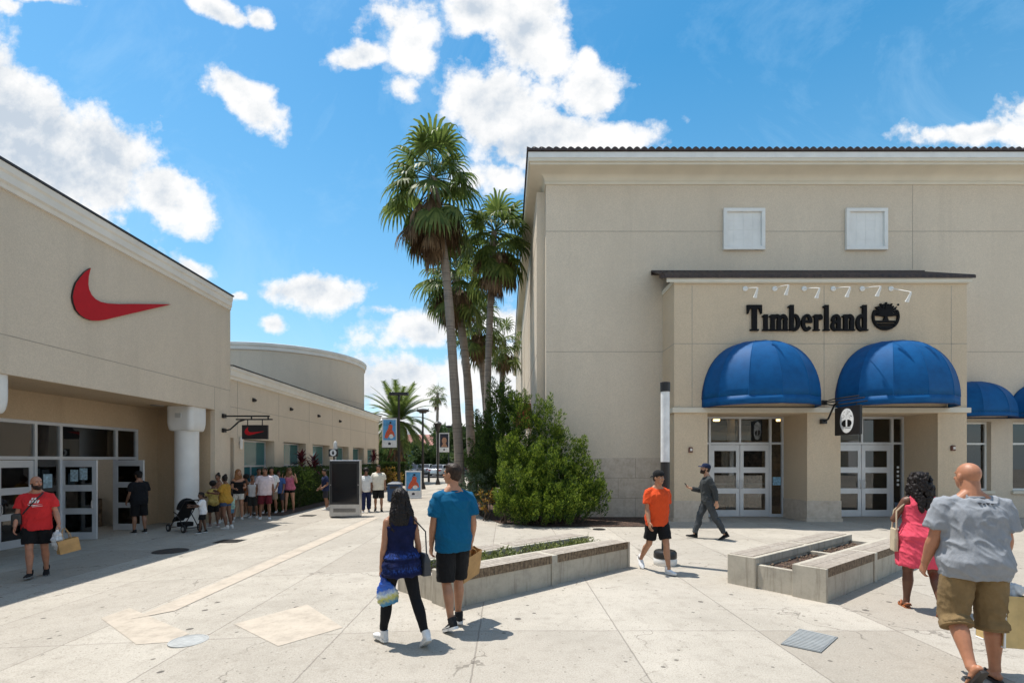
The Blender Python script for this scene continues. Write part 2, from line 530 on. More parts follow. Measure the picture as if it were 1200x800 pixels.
        if kind == 'curly':
            rr = random.Random(5)
            m.ell((0, -.022, .03), (.088, .10, .10), HM, 18, 12)
            for k in range(620):
                a = rr.uniform(0, 2 * PI); z = rr.uniform(-.36, .10)
                w0 = .108 if z > -.05 else .128 - .30 * (-z - .2) * (z < -.2)
                cx = w0 * math.cos(a) * (1.0 if z < .05 else .75); cy = .105 * math.sin(a) * (1.0 if z < .05 else .8) - .045 - .12 * max(0, -z - .02)
                if cy > .035: continue
                r = rr.uniform(.010, .022)
                m.ell((cx * rr.uniform(.9, 1.08), cy, z), (r, r, r * 1.6), HM, 6, 5)
            amp = .006; hv = .0065
        if kind == 'afro':
            m.ell((0, -.03, .045), (.115, .12, .11), HM, 18, 12); amp = .01
        put(remeshed('hair', m, hv, 2 if kind != 'curly' else 1, hm, wrinkle=amp, wr_scale=38 if kind != 'curly' else 40, seed=3.1))
    if beard:
        m = MB()
        m.ell((0, .034, -.082), (.064, .058, .050), HM, 16, 10)
        m.ell((0, .066, -.100), (.036, .032, .034), HM)
        for sd in (-1, 1): m.tube([HM @ V((sd * .070, .010, -.015)), HM @ V((sd * .066, .028, -.06)), HM @ V((sd * .045, .055, -.09))], [.010, .014, .018], 8)
        m.tube([HM @ V((x, y, z)) for x, y, z in ((-.03, .074, -.062), (0, .094, -.047), (.03, .074, -.062))], [.008, .008, .008], 8)
        put(remeshed('beard', m, .007, 2, hair_mat('beard_hair', beard), wrinkle=.003, wr_scale=50))
    if hat:
        m = MB()
        back = hat[1] == 'back'
        HB = HM @ (Rz(PI) if back else Matrix.Identity(4))
        rg = []
        for z, k in ((.028, 1.0), (.06, 1.0), (.09, .93), (.115, .72), (.130, .38), (.133, .05)):
            rg.append([HM @ V((.088 * k * math.cos(2 * PI * j / 20), .106 * k * math.sin(2 * PI * j / 20) - .008, z)) for j in range(20)])
        m.loft(rg)
        vz = []
        for y, hw, z in ((.05, .084, .036), (.10, .080, .036), (.14, .066, .028), (.17, .040, .018)):
            vz.append([HB @ V((hw * math.cos(2 * PI * j / 12), y + .0, z + .006 * math.sin(2 * PI * j / 12) - .018 * abs(math.cos(2 * PI * j / 12)))) for j in range(12)])
        m.loft(vz)
        put(m.build('cap', cloth('cap_cloth', hat[0]), smooth=50))
    # ------------------------------------------------------------ clothes
    def torso_loft(m, z0, z1, off, hem=0.0, n=14, drape=False):
        zs = [z0 + (z1 - z0) * i / n for i in range(n + 1)]
        rg = []
        hwc, hdc, _ = S(.40, off)
        for z in zs:
            e = (off if z < .46 else off * .55) + hem * (1 - sstep(z0, z0 + .14, z))
            hw, hd, yo = S(z, e)
            if drape and z < .40:
                hw = max(hw, hwc * (.985 if not fem else .93)); hd = max(hd, hdc * (.98 if not fem else .9))
            rr = []
            for j in range(26):
                a = 2 * PI * j / 26; ca, sa = math.cos(a), math.sin(a)
                rr.append(TM(z) @ V((math.copysign(abs(ca) ** .85, ca) * hw, math.copysign(abs(sa) ** .85, sa) * hd + yo, z)))
            rg.append(rr)
        m.loft(rg)
    def sleeve(m, sd, ln, off, flare=.0):
        sh, elb, wr, d1, d2 = arms[sd]
        ar = (1 + .26 * fat) * (1.0 if not fem else .9)
        m.ell(sh + V((-sd * .022, 0, -.012)), ((.060 * ar + off * .45),) * 3)
        a = min(ln, .285); k = 6
        pts = [sh + V((-sd * .03, 0, .0))] + [sh + d1 * a * i / k for i in range(k + 1)]
        rs = [.056 * ar + off * .5] + [(.056 - .010 * (a * i / k) / .285) * ar + off * (.55 + .45 * min(1, i / 2)) + flare * i / k for i in range(k + 1)]
        if ln > .285:
            l2 = ln - .285
            pts += [elb + d2 * l2 * i / 5 for i in range(1, 6)]
            rs += [(.046 - .014 * (l2 * i / 5) / .25) * ar + off * .8 for i in range(1, 6)]
        m.tube(pts, rs, 14)
    def leg_cloth(m, sd, ln, off, flare=0.0, r_end=None):
        hip, knee, ank, fd, d2 = legs[sd]
        m.ell(hip + V((0, -.025, .0)), (.094 * lf + off * .25, .104 * lf + off * .25, .10 * lf))
        k = 16; pts = []; rs = []
        sdv = (ank - knee).normalized(); bk = V((0, -1, 0)); bk = (bk - sdv * sdv.dot(bk)).normalized()
        for i in range(k + 1):
            L = ln * i / k
            if L <= TH: q = hip + (knee - hip) * (L / TH); r = (.088 - .032 * (L / TH)) * lf
            else:
                t = (L - TH) / SH; q = knee + (ank - knee) * t + bk * (.017 * math.sin(PI * min(1, t * 1.35))); r = (.056 + .009 * math.sin(PI * min(1, t * 1.5)) - .018 * t) * (1 + .18 * fat)
            pts.append(q); rs.append(r + off * (.35 + .65 * min(1, i / k * 3)) + flare * i / k)
        m.tube(pts, rs, 16)
    cv = max(vox * 1.15, .009)
    if top:
        kind, col = top[0], top[1]
        mt = col if not isinstance(col, tuple) else cloth('shirt_cloth', col)
        m = MB(); o = top[2] if len(top) > 2 else .020
        if kind in ('tee', 'sweater', 'polo'):
            torso_loft(m, -.105 if kind != 'sweater' else -.05, .530, o, .017 if kind != 'sweater' else .004, 22, kind != 'sweater')
            for sd in (-1, 1):
                m.tube([TM(.55) @ V((sd * .055, -.018, .540)), TM(.5) @ V((sd * .090, -.020, .510 + .012 * fat)), arms[sd][0] + V((-sd * .03, -.004, .010))], [.040, .052, .050 + o * .45], 12, round_ends=True)
            for sd in (-1, 1): sleeve(m, sd, {'tee': .20, 'polo': .20, 'sweater': .50}[kind], o * .85, .014 if kind != 'sweater' else 0)
            if fem:
                for sd in (-1, 1): m.ell((0, 0, 0), (.066, .058, .066), TM(.34) @ Matrix.Translation((sd * .07, .092, .34)))
            w = .0085 if fat < .5 else .011
        elif kind == 'tank':
            torso_loft(m, -.06, .44, o * .8, .006)
            for sd in (-1, 1):
                m.tube([TM(.5) @ V((sd * .085, y, z)) for y, z in ((.085, .40), (.065, .47), (.0, .535), (-.065, .51), (-.095, .42))], .022, 10)
                if fem: m.ell((0, 0, 0), (.068, .060, .066), TM(.34) @ Matrix.Translation((sd * .07, .090 + .03 * fat, .34)))
            w = .005
        elif kind == 'offshoulder':
            torso_loft(m, -.02, .40, o * .8, .004)
            for sd in (-1, 1):
                m.ell((0, 0, 0), (.068, .060, .066), TM(.34) @ Matrix.Translation((sd * .07, .090, .34)))
                sh, elb, wr, d1, d2 = arms[sd]
                m.tube([sh + d1 * .05, sh + d1 * .14], [.062, .066], 12)
            w = .006
        elif kind == 'dress':
            hem = top[3]
            zs = [hem + (.42 - hem) * i / 24 for i in range(25)]
            tiers = top[4] if len(top) > 4 else 0
            rg = []
            for z in zs:
                zz = max(z, -.02)
                fl = .035 * sstep(.12, hem, z) if z < .12 else 0
                if tiers and z < .16: fl += .034 * (((.16 - z) / .10) % 1.0)
                r0 = ring_t(zz, o + fl)
                rg.append([V((q.x * (1.0 if z >= -.02 else .985), q.y, q.z + (z - zz))) for q in r0])
            m.loft(rg)
            for sd in (-1, 1):
                m.tube([TM(.5) @ V((sd * .095 * (1 + .2 * fat), y * (1 + .3 * fat), z)) for y, z in ((.085, .38), (.070, .47), (.0, .532), (-.065, .51), (-.095, .40))], .030, 10)
                m.ell((0, 0, 0), (.066 * (1 + .3 * fat), .060 * (1 + .3 * fat), .066), TM(.34) @ Matrix.Translation((sd * .07, .090 + .03 * fat, .34)))
            w = .010
        garment = put(remeshed({'tee': 'shirt', 'polo': 'shirt', 'sweater': 'sweater', 'tank': 'vest_top', 'offshoulder': 'blouse', 'dress': 'dress'}[kind], m, cv, 2, mt, wrinkle=w, wr_scale=7.5, seed=sum(map(ord, label)) % 17))
        if kind in ('tee', 'polo', 'sweater'):
            m = MB(); rg = [TM(.55) @ V(((.068 + .012 * fat) * math.cos(2 * PI * j / 22) * (1 + .25 * fat), .066 * math.sin(2 * PI * j / 22) * (1 + .25 * fat) - .010, .545 - .020 * (math.sin(2 * PI * j / 22) > 0) * math.sin(2 * PI * j / 22))) for j in range(23)]
            m.tube(rg, .009, 8)
            put(m.build('collar', mt, smooth=180), None, garment)
    if bottom:
        kind, col = bottom[0], bottom[1]
        mt = col if not isinstance(col, tuple) else cloth('trouser_cloth', col)
        m = MB()
        if kind in ('shorts', 'longshorts', 'hotpants'):
            ln = bottom[2] if len(bottom) > 2 else {'shorts': .36, 'longshorts': .47, 'hotpants': .14}[kind]
            of = .022 if kind != 'hotpants' else .010
            m.loft([ring_t(z, .010) for z in (-.09, -.05, 0, .04, .08, .12)])
            for sd in (-1, 1): leg_cloth(m, sd, ln, of, .020 if kind != 'hotpants' else .006)
            w = .0055; nm = 'shorts'
        elif kind == 'leggings':
            m.loft([ring_t(z, .004) for z in (-.09, -.05, 0, .04, .08, .12)])
            for sd in (-1, 1): leg_cloth(m, sd, .80, .006)
            w = .001; nm = 'leggings'
        elif kind == 'skirt':
            ln = bottom[2]
            zs = [-ln + (.12 + ln) * i / 14 for i in range(15)]
            rg = []
            for z in zs:
                zz = max(z, -.02); r0 = ring_t(zz, .014)
                rg.append([V((q.x, q.y, q.z + (z - zz))) for q in r0])
            m.loft(rg); w = .006; nm = 'skirt'
        else:
            m.loft([ring_t(z, .010) for z in (-.09, -.05, 0, .04, .08, .12)])
            of, fl = (.010, .004) if kind == 'slim' else (.020, .014)
            for sd in (-1, 1): leg_cloth(m, sd, .81, of, fl)
            w = .010; nm = 'trousers'
        legwear = put(remeshed(nm, m, cv, 2, mt, wrinkle=w, wr_scale=8.5, seed=sum(map(ord, label)) % 13 + 4))
        if kind == 'longshorts' and len(bottom) > 3:
            for sd in (-1, 1):
                hip, knee, ank, fd, d2 = legs[sd]
                m = MB(); q = knee + (ank - knee) * ((ln - TH) / SH); dn = (ank - knee).normalized()
                m.tube([q - dn * .045, q - dn * .04, q + dn * .005, q + dn * .008], [.090 * lf, .096 * lf, .097 * lf, .088 * lf], 18)
                put(m.build('rolled_cuff', mt, smooth=60), None, legwear)
    # ------------------------------------------------------------ shoes
    if shoes:
        kind, col = shoes[0], shoes[1]
        for sd in (-1, 1):
            hip, knee, ank, fd, d2 = legs[sd]
            up = V((0, 0, 1)); up = (up - fd * fd.dot(up)).normalized(); w = fd.cross(up)
            m = MB()
            def Q(a, bb, c): return ank + fd * a + w * bb + up * c
            if kind in ('sneaker', 'shoe'):
                rg = []
                for a, hw, zt in ((-.078, .012, -.03), (-.070, .030, .012), (-.045, .037, .022), (.0, .038, .012), (.05, .042, -.010), (.10, .047, -.028), (.145, .042, -.038), (.175, .026, -.046), (.186, .008, -.052)):
                    zb = -.062
                    rg.append([Q(a, hw * math.copysign(abs(math.cos(t)) ** .8, math.cos(t)), (zt + zb) / 2 + (zt - zb) / 2 * math.sin(t)) for t in [2 * PI * j / 14 for j in range(14)]])
                m.loft(rg)
                m.tube([Q(-.03, 0, -.03), Q(-.026, 0, .005), Q(-.022, 0, .046)], [.042, .047, .046], 14); m.mat(1)
                def sole(c): return [Q(a, hw, c) for a, hw in ((-.082, .0), (-.074, .030), (-.04, .040), (.02, .038), (.08, .047), (.13, .046), (.17, .030), (.190, 0), (.17, -.030), (.13, -.046), (.08, -.047), (.02, -.038), (-.04, -.040), (-.074, -.030))]
                ms = MB(); ms.loft([sole(-.078), sole(-.050)])
                if len(shoes) > 3:
                    m.mat(2)
                    for q in (-1, 1):
                        m.loft([[Q(.10, q * .0445, -.040), Q(.10, q * .0475, -.040), Q(.10, q * .0475, -.046), Q(.10, q * .0445, -.046)], [Q(.0, q * .034, -.030), Q(.0, q * .041, -.030), Q(.0, q * .0415, -.042), Q(.0, q * .034, -.042)], [Q(-.05, q * .030, -.008), Q(-.05, q * .0385, -.008), Q(-.05, q * .0385, -.011), Q(-.05, q * .030, -.011)]])
                sole_c = shoes[2] if len(shoes) > 2 else (.7, .7, .68)
                so_ = put(m.build('shoe', [cloth('shoe_cloth', col), M['white_plastic'], M['white_plastic']], smooth=50))
                put(ms.build('sole', plain('shoe_sole', sole_c, .7), smooth=50), None, so_)
            else:
                def sole(c): return [Q(a, hw, c) for a, hw in ((-.075, .0), (-.065, .028), (-.03, .036), (.03, .036), (.09, .046), (.13, .045), (.165, .030), (.18, 0), (.165, -.030), (.13, -.045), (.09, -.046), (.03, -.036), (-.03, -.036), (-.065, -.028))]
                m.loft([sole(-.092), sole(-.072)])
                for q in (-1, 1):
                    m.tube([Q(.115, 0, -.045), Q(.085, q * .025, -.022), Q(.04, q * .045, -.060)], [.009, .010, .010], 8)
                if kind == 'sandal': m.tube([Q(-.035, .04, -.05), Q(-.066, .02, -.02), Q(-.072, 0, -.015), Q(-.066, -.02, -.02), Q(-.035, -.04, -.05)], .008, 8)
                put(m.build('sandal', plain('sandal_leather', col, .6), smooth=50))
    bpy.context.view_layer.update()
    W = body.matrix_world @ Matrix.Scale(s, 4) @ OFF
    info = dict(garment=locals().get('garment'), body=body, W=W, HM=HM, TM=TM, s=s, ring=ring_t, put=put)
    for sd, k in ((-1, 'L'), (1, 'R')):
        sh, elb, wr, d1, d2 = arms[sd]
        info['hand' + k] = W @ (wr + d2 * .085); info['sh' + k] = W @ sh; info['wrist' + k] = W @ wr
        info['d' + k] = (W.to_3x3() @ d2).normalized()
    return info
# ------------------------------------------------------------------ shared materials
M = {}
M['eye_white'] = plain('eye_white', (.6, .58, .55), .3)
M['eye_dark'] = plain('eye_dark', (.02, .012, .01), .2)
M['brow'] = plain('brow_hair', (.02, .014, .011), .8)
M['lip'] = plain('lip', (.26, .10, .085), .45)
M['black_gloss'] = plain('black_gloss', (.008, .008, .008), .12)
M['white_plastic'] = plain('white_plastic', (.75, .75, .74), .45)
M['black_metal'] = plain('black_metal', (.018, .017, .017), .42, .0, .3, 9)
M['black_plastic'] = plain('black_plastic', (.02, .02, .021), .5)
M['white_paint'] = plain('white_paint', (.74, .73, .70), .5, var=.06, nscale=2.5)
M['alu'] = plain('aluminium_frame', (.62, .64, .67), .38, .35, .06, 3)
M['steel'] = plain('brushed_steel', (.5, .5, .5), .35, .8, .1, 5)
M['kraft'] = plain('kraft_paper', (.42, .25, .10), .8, var=.18, nscale=9, bscale=30, bstr=.3)
M['gold_paper'] = plain('gold_paper', (.56, .40, .17), .5, var=.15, nscale=8, bscale=25, bstr=.3)
M['cream'] = plain('cream_paint', (.66, .60, .49), .7, var=.05, nscale=1.5, bscale=40, bstr=.1)
M['red_paint'] = plain('red_face', (.46, .010, .016), .6, var=.06, spec=.25)
M['bark_pole'] = plain('dark_bronze', (.022, .018, .016), .5)

def stucco(name, col, base=None):
    m, nt, b = new_mat(name)
    pos = world_pos(nt)
    big = noise_tex(nt, world_pos(nt, .55, .55, .18), 1.0, 5, .6)
    mid = noise_tex(nt, pos, 3.0, 6, .65)
    fine = noise_tex(nt, pos, 38, 4, .7)
    c = ramp(nt, big, [(.3, tuple(x * .92 for x in col)), (.7, tuple(x * 1.05 for x in col))])
    c = mixrgb(nt, math_node(nt, 'MULTIPLY', math_node(nt, 'SUBTRACT', mid, .45, clamp=True), .9, clamp=True), c, tuple(x * .80 for x in col))
    c = mixrgb(nt, ramp(nt, fine, [(.38, .0), (.60, .55)]), c, tuple(x * .74 for x in col))
    # rain streaks run down from the top edges
    st = noise_tex(nt, world_pos(nt, 2.2, 2.2, .07), 1.0, 4, .6)
    c = mixrgb(nt, ramp(nt, st, [(.56, 0.0), (.76, .17)]), c, tuple(x * .55 for x in col))
    nt.links.new(c, b.inputs['Base Color'])
    b.inputs['Roughness'].default_value = .92; b.inputs['Specular IOR Level'].default_value = .15
    h = math_node(nt, 'ADD', math_node(nt, 'MULTIPLY', noise_tex(nt, pos, 26, 5, .7), 1.0), math_node(nt, 'MULTIPLY', noise_tex(nt, pos, 95, 2), .35))
    bump(nt, b, h, .75, .012)
    return m
M['stucco'] = stucco('stucco_tan', (.70, .595, .47))
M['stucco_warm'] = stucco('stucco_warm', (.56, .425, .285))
M['stucco_bay'] = stucco('stucco_bay', (.68, .545, .39))
M['joint'] = plain('joint_line', (.40, .34, .275), .95)
M['joint_bright'] = plain('fascia_paint', (.74, .71, .65), .7, var=.08, nscale=1.2)

def stone_mat():
    m, nt, b = new_mat('coral_stone')
    pos = world_pos(nt)
    f = noise_tex(nt, pos, 5, 7, .75)
    c = ramp(nt, f, [(.3, (.42, .34, .26)), (.55, (.56, .47, .38)), (.75, (.63, .55, .46))])
    pits = noise_tex(nt, pos, 45, 3, .8)
    c = mixrgb(nt, ramp(nt, pits, [(.60, 0.0), (.70, .5)]), c, (.30, .24, .18))
    nt.links.new(c, b.inputs['Base Color']); b.inputs['Roughness'].default_value = .9
    bump(nt, b, pits, .5, .01)
    return m
M['stone'] = stone_mat()

def ground_mat():
    m, nt, b = new_mat('plaza_concrete')
    pos = world_pos(nt)
    sp = nt.nodes.new('ShaderNodeSeparateXYZ'); nt.links.new(pos, sp.inputs[0])
    x, y = sp.outputs[0], sp.outputs[1]
    wob = math_node(nt, 'MULTIPLY', math_node(nt, 'SUBTRACT', noise_tex(nt, pos, 9, 3), .5), .016)
    def lines(c, c0, p, w):
        t = math_node(nt, 'DIVIDE', math_node(nt, 'SUBTRACT', math_node(nt, 'ADD', c, wob), c0), p)
        fr = math_node(nt, 'FRACT', math_node(nt, 'ADD', t, 100.5))
        d = math_node(nt, 'MULTIPLY', math_node(nt, 'ABSOLUTE', math_node(nt, 'SUBTRACT', fr, .5)), p)
        return math_node(nt, 'SUBTRACT', 1.0, math_node(nt, 'DIVIDE', d, w, clamp=True), clamp=True), math_node(nt, 'FLOOR', math_node(nt, 'ADD', t, 100.0))
    lx, ix = lines(x, -.30, 1.505, .012)
    ly, iy = lines(y, 5.35, 3.05, .010)
    ln = math_node(nt, 'MAXIMUM', lx, ly)
    wn = nt.nodes.new('ShaderNodeTexWhiteNoise'); wn.noise_dimensions = '2D'
    cb = nt.nodes.new('ShaderNodeCombineXYZ'); nt.links.new(math_node(nt, 'MULTIPLY', ix, 1.37), cb.inputs[0]); nt.links.new(math_node(nt, 'MULTIPLY', iy, 2.11), cb.inputs[1])
    nt.links.new(cb.outputs[0], wn.inputs['Vector'])
    base = ramp(nt, wn.outputs['Value'], [(0, (.345, .308, .258)), (.35, (.41, .372, .318)), (.6, (.43, .392, .335)), (1, (.47, .428, .365))])
    big = noise_tex(nt, pos, .55, 6, .65)
    base = mixrgb(nt, ramp(nt, big, [(.40, 0.0), (.66, .65)]), base, (.315, .285, .24))
    mid = noise_tex(nt, pos, 5.5, 6, .7)
    base = mixrgb(nt, ramp(nt, mid, [(.50, 0.0), (.72, .5)]), base, (.25, .22, .18))
    agg = noise_tex(nt, pos, 70, 3, .75)
    base = mixrgb(nt, ramp(nt, agg, [(.48, 0.0), (.66, .62)]), base, (.20, .175, .145))
    base = mixrgb(nt, ramp(nt, noise_tex(nt, pos, 48, 3, .7), [(.55, 0.0), (.75, .4)]), base, (.60, .56, .50))
    def spots(scale, rad, thin):
        v = nt.nodes.new('ShaderNodeTexVoronoi'); v.inputs['Scale'].default_value = scale; nt.links.new(pos, v.inputs['Vector'])
        s = nt.nodes.new('ShaderNodeSeparateColor'); nt.links.new(v.outputs['Color'], s.inputs[0])
        keep = math_node(nt, 'GREATER_THAN', s.outputs[0], thin)
        r = math_node(nt, 'MULTIPLY', s.outputs[1], rad)
        return math_node(nt, 'MULTIPLY', math_node(nt, 'LESS_THAN', v.outputs['Distance'], r), keep)
    base = mixrgb(nt, math_node(nt, 'MULTIPLY', spots(2.6, .12, .30), .85), base, (.075, .065, .058))
    base = mixrgb(nt, math_node(nt, 'MULTIPLY', spots(7.0, .17, .52), .75), base, (.10, .088, .075))
    base = mixrgb(nt, math_node(nt, 'MULTIPLY', spots(19.0, .24, .55), .6), base, (.14, .12, .10))
    # hairline cracks here and there, and old spills
    cv = nt.nodes.new('ShaderNodeTexVoronoi'); cv.feature = 'DISTANCE_TO_EDGE'; cv.inputs['Scale'].default_value = .42
    dv = nt.nodes.new('ShaderNodeVectorMath'); dv.operation = 'ADD'; nt.links.new(pos, dv.inputs[0])
    nn = nt.nodes.new('ShaderNodeTexNoise'); nn.inputs['Scale'].default_value = 2.2; nn.inputs['Detail'].default_value = 5; nt.links.new(pos, nn.inputs['Vector']); nt.links.new(nn.outputs['Color'], dv.inputs[1])
    nt.links.new(dv.outputs[0], cv.inputs['Vector'])
    crack = math_node(nt, 'MULTIPLY', math_node(nt, 'LESS_THAN', cv.outputs['Distance'], .0045), ramp(nt, noise_tex(nt, pos, .8, 3), [(.50, 0.0), (.56, .55)]))
    base = mixrgb(nt, crack, base, (.10, .085, .07))
    base = mixrgb(nt, ramp(nt, noise_tex(nt, pos, 1.5, 7, .75, 1.2), [(.60, 0.0), (.68, .38)]), base, (.24, .205, .165))
    base = mixrgb(nt, math_node(nt, 'MULTIPLY', ln, .62), base, (.12, .10, .085))
    nt.links.new(base, b.inputs['Base Color'])
    b.inputs['Roughness'].default_value = .88; b.inputs['Specular IOR Level'].default_value = .25
    h = math_node(nt, 'SUBTRACT', math_node(nt, 'MULTIPLY', agg, .5), math_node(nt, 'MULTIPLY', ln, 1.2))
    bump(nt, b, h, .5, .006)
    return m
M['ground'] = ground_mat()

def concrete(name, col, streaks=.5):
    m, nt, b = new_mat(name)
    pos = world_pos(nt)
    f = noise_tex(nt, pos, 4, 7, .7)
    c = ramp(nt, f, [(.3, tuple(x * .78 for x in col)), (.5, col), (.75, tuple(min(1, x * 1.15) for x in col))])
    st = noise_tex(nt, world_pos(nt, 14, 14, 1.2), 1.0, 4, .65)
    c = mixrgb(nt, ramp(nt, st, [(.52, 0.0), (.74, streaks)]), c, (.13, .10, .07))
    pits = noise_tex(nt, pos, 60, 3, .8)
    c = mixrgb(nt, ramp(nt, pits, [(.58, 0.0), (.72, .45)]), c, tuple(x * .5 for x in col))
    nt.links.new(c, b.inputs['Base Color']); b.inputs['Roughness'].default_value = .9
    bump(nt, b, pits, .4, .006)
    return m
M['concrete'] = concrete('planter_concrete', (.43, .39, .32))
M['patch'] = concrete('patched_concrete', (.455, .392, .318), .2)

def brick_mat():
    m, nt, b = new_mat('paver_bricks')
    t = nt.nodes.new('ShaderNodeTexBrick')
    tc = nt.nodes.new('ShaderNodeTexCoord'); nt.links.new(tc.outputs['Object'], t.inputs['Vector'])
    t.inputs['Scale'].default_value = 1.0; t.inputs['Brick Width'].default_value = .10; t.inputs['Row Height'].default_value = .20
    t.inputs['Mortar Size'].default_value = .006; t.offset = .0
    t.inputs['Color1'].default_value = (.33, .285, .235, 1); t.inputs['Color2'].default_value = (.40, .355, .30, 1); t.inputs['Mortar'].default_value = (.13, .11, .095, 1)
    f = noise_tex(nt, tc.outputs['Object'], 22, 5, .7)
    c = mixrgb(nt, ramp(nt, f, [(.42, 0.0), (.70, .75)]), t.outputs['Color'], (.17, .14, .115))
    nt.links.new(c, b.inputs['Base Color']); b.inputs['Roughness'].default_value = .85
    bump(nt, b, t.outputs['Fac'], -.4, .006)
    return m
M['brick'] = brick_mat()
def side_brick():
    m, nt, b = new_mat('edge_bricks')
    tc = nt.nodes.new('ShaderNodeTexCoord')
    w = nt.nodes.new('ShaderNodeTexWave'); w.wave_type = 'BANDS'; w.bands_direction = 'X'; w.inputs['Scale'].default_value = 4.8; w.inputs['Distortion'].default_value = 5.0; w.inputs['Detail'].default_value = 4
    nt.links.new(tc.outputs['Object'], w.inputs['Vector'])
    f = noise_tex(nt, tc.outputs['Object'], 18, 5, .7)
    c = mixrgb(nt, ramp(nt, f, [(.3, 0.0), (.7, 1.0)]), (.05, .03, .018), (.30, .22, .14))
    c = mixrgb(nt, ramp(nt, w.outputs['Fac'], [(.0, .7), (.18, 0.0)]), c, (.05, .035, .025))
    nt.links.new(c, b.inputs['Base Color']); b.inputs['Roughness'].default_value = .9
    return m
M['brick_side'] = side_brick()

def glass(name, tint=.22, refl=.9):
    m, nt, b = new_mat(name)
    out = [n for n in nt.nodes if n.type == 'OUTPUT_MATERIAL'][0]
    tr = nt.nodes.new('ShaderNodeBsdfTransparent'); tr.inputs[0].default_value = (tint, tint * 1.02, tint * 1.0, 1)
    gl = nt.nodes.new('ShaderNodeBsdfGlossy'); gl.inputs['Roughness'].default_value = .012; gl.inputs[0].default_value = (refl, refl, refl, 1)
    fr = nt.nodes.new('ShaderNodeFresnel'); fr.inputs['IOR'].default_value = 1.85
    mx = nt.nodes.new('ShaderNodeMixShader')
    nt.links.new(fr.outputs[0], mx.inputs[0]); nt.links.new(tr.outputs[0], mx.inputs[1]); nt.links.new(gl.outputs[0], mx.inputs[2])
    nt.links.new(mx.outputs[0], out.inputs[0])
    return m
M['glass'] = glass('shop_glass', .62)
M['glass_teal'] = None
def teal():
    m, nt, b = new_mat('teal_glass')
    b.inputs['Base Color'].default_value = (.045, .17, .19, 1); b.inputs['Roughness'].default_value = .06
    b.inputs['Specular IOR Level'].default_value = .7
    return m
M['glass_teal'] = teal()
M['screen'] = plain('dark_screen', (.010, .009, .010), .10, spec=.5)
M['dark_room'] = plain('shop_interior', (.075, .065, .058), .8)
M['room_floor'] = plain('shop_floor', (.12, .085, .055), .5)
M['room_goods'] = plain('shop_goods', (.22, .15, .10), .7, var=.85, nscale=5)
def emit(name, col, st):
    m, nt, b = new_mat(name)
    b.inputs['Base Color'].default_value = (*col, 1)
    b.inputs['Emission Color'].default_value = (*col, 1); b.inputs['Emission Strength'].default_value = st
    return m
M['lamp'] = emit('shop_lamp', (1, .62, .25), 9.0)

def tile_mat():
    m, nt, b = new_mat('roof_tile')
    pos = world_pos(nt)
    f = noise_tex(nt, pos, 6, 5, .7)
    nt.links.new(ramp(nt, f, [(.3, (.022, .014, .012)), (.7, (.065, .040, .034))]), b.inputs['Base Color'])
    b.inputs['Roughness'].default_value = .6
    return m
M['tile'] = tile_mat()

def awning_mat():
    m, nt, b = new_mat('blue_canvas')
    pos = obj_pos(nt)
    f = noise_tex(nt, pos, 4, 5, .6)
    nt.links.new(ramp(nt, f, [(.3, (.001, .068, .21)), (.7, (.002, .094, .275))]), b.inputs['Base Color'])
    b.inputs['Roughness'].default_value = .6; b.inputs['Specular IOR Level'].default_value = .2
    bump(nt, b, noise_tex(nt, pos, 150, 2), .1, .003)
    return m
M['awning'] = awning_mat()

def leaf_mat(name, dark, light, tips=None, trans=.35, rough=.5):
    m, nt, b = new_mat(name)
    out = [n for n in nt.nodes if n.type == 'OUTPUT_MATERIAL'][0]
    g = nt.nodes.new('ShaderNodeNewGeometry')
    stops = [(0, dark), (.55, tuple((a + c) / 2 for a, c in zip(dark, light))), (1, light)]
    c = ramp(nt, g.outputs['Random Per Island'], stops)
    if tips: c = mixrgb(nt, ramp(nt, noise_tex(nt, g.outputs['Position'], 2.6, 4), [(.48, 0.0), (.66, 1.0)]), c, tips)
    nt.links.new(c, b.inputs['Base Color']); b.inputs['Roughness'].default_value = rough
    b.inputs['Specular IOR Level'].default_value = .35
    t = nt.nodes.new('ShaderNodeBsdfTranslucent'); nt.links.new(c, t.inputs[0])
    mx = nt.nodes.new('ShaderNodeMixShader'); mx.inputs[0].default_value = trans
    nt.links.new(b.outputs[0], mx.inputs[1]); nt.links.new(t.outputs[0], mx.inputs[2])
    nt.links.new(mx.outputs[0], out.inputs[0])
    return m
M['palm_green'] = leaf_mat('palm_leaf', (.060, .100, .020), (.190, .235, .060), trans=.45)
M['palm_dead'] = leaf_mat('dead_palm_leaf', (.10, .060, .032), (.26, .17, .095), trans=.2, rough=.8)
M['juniper'] = leaf_mat('juniper_leaf', (.018, .055, .006), (.11, .175, .018), None, trans=.25)
M['juniper_tip'] = leaf_mat('juniper_tip_leaf', (.15, .225, .022), (.32, .40, .05), trans=.35)
M['juniper_dark'] = leaf_mat('dark_juniper_leaf', (.022, .055, .010), (.070, .115, .020), trans=.25)
M['shrub'] = leaf_mat('shrub_leaf', (.030, .070, .018), (.10, .16, .05), trans=.3)
M['shrub_grey'] = leaf_mat('variegated_leaf', (.035, .070, .030), (.20, .26, .16), trans=.3)
M['hedge'] = leaf_mat('hedge_leaf', (.025, .055, .014), (.085, .13, .030), trans=.3)
M['lime'] = leaf_mat('lime_leaf', (.07, .13, .02), (.20, .29, .05), trans=.35)
M['croton'] = leaf_mat('croton_leaf', (.16, .06, .02), (.42, .30, .04), trans=.3)
M['cordyline'] = leaf_mat('cordyline_leaf', (.045, .010, .014), (.20, .035, .045), trans=.3)
M['cover'] = leaf_mat('ground_cover_leaf', (.07, .10, .02), (.28, .30, .10), trans=.3)
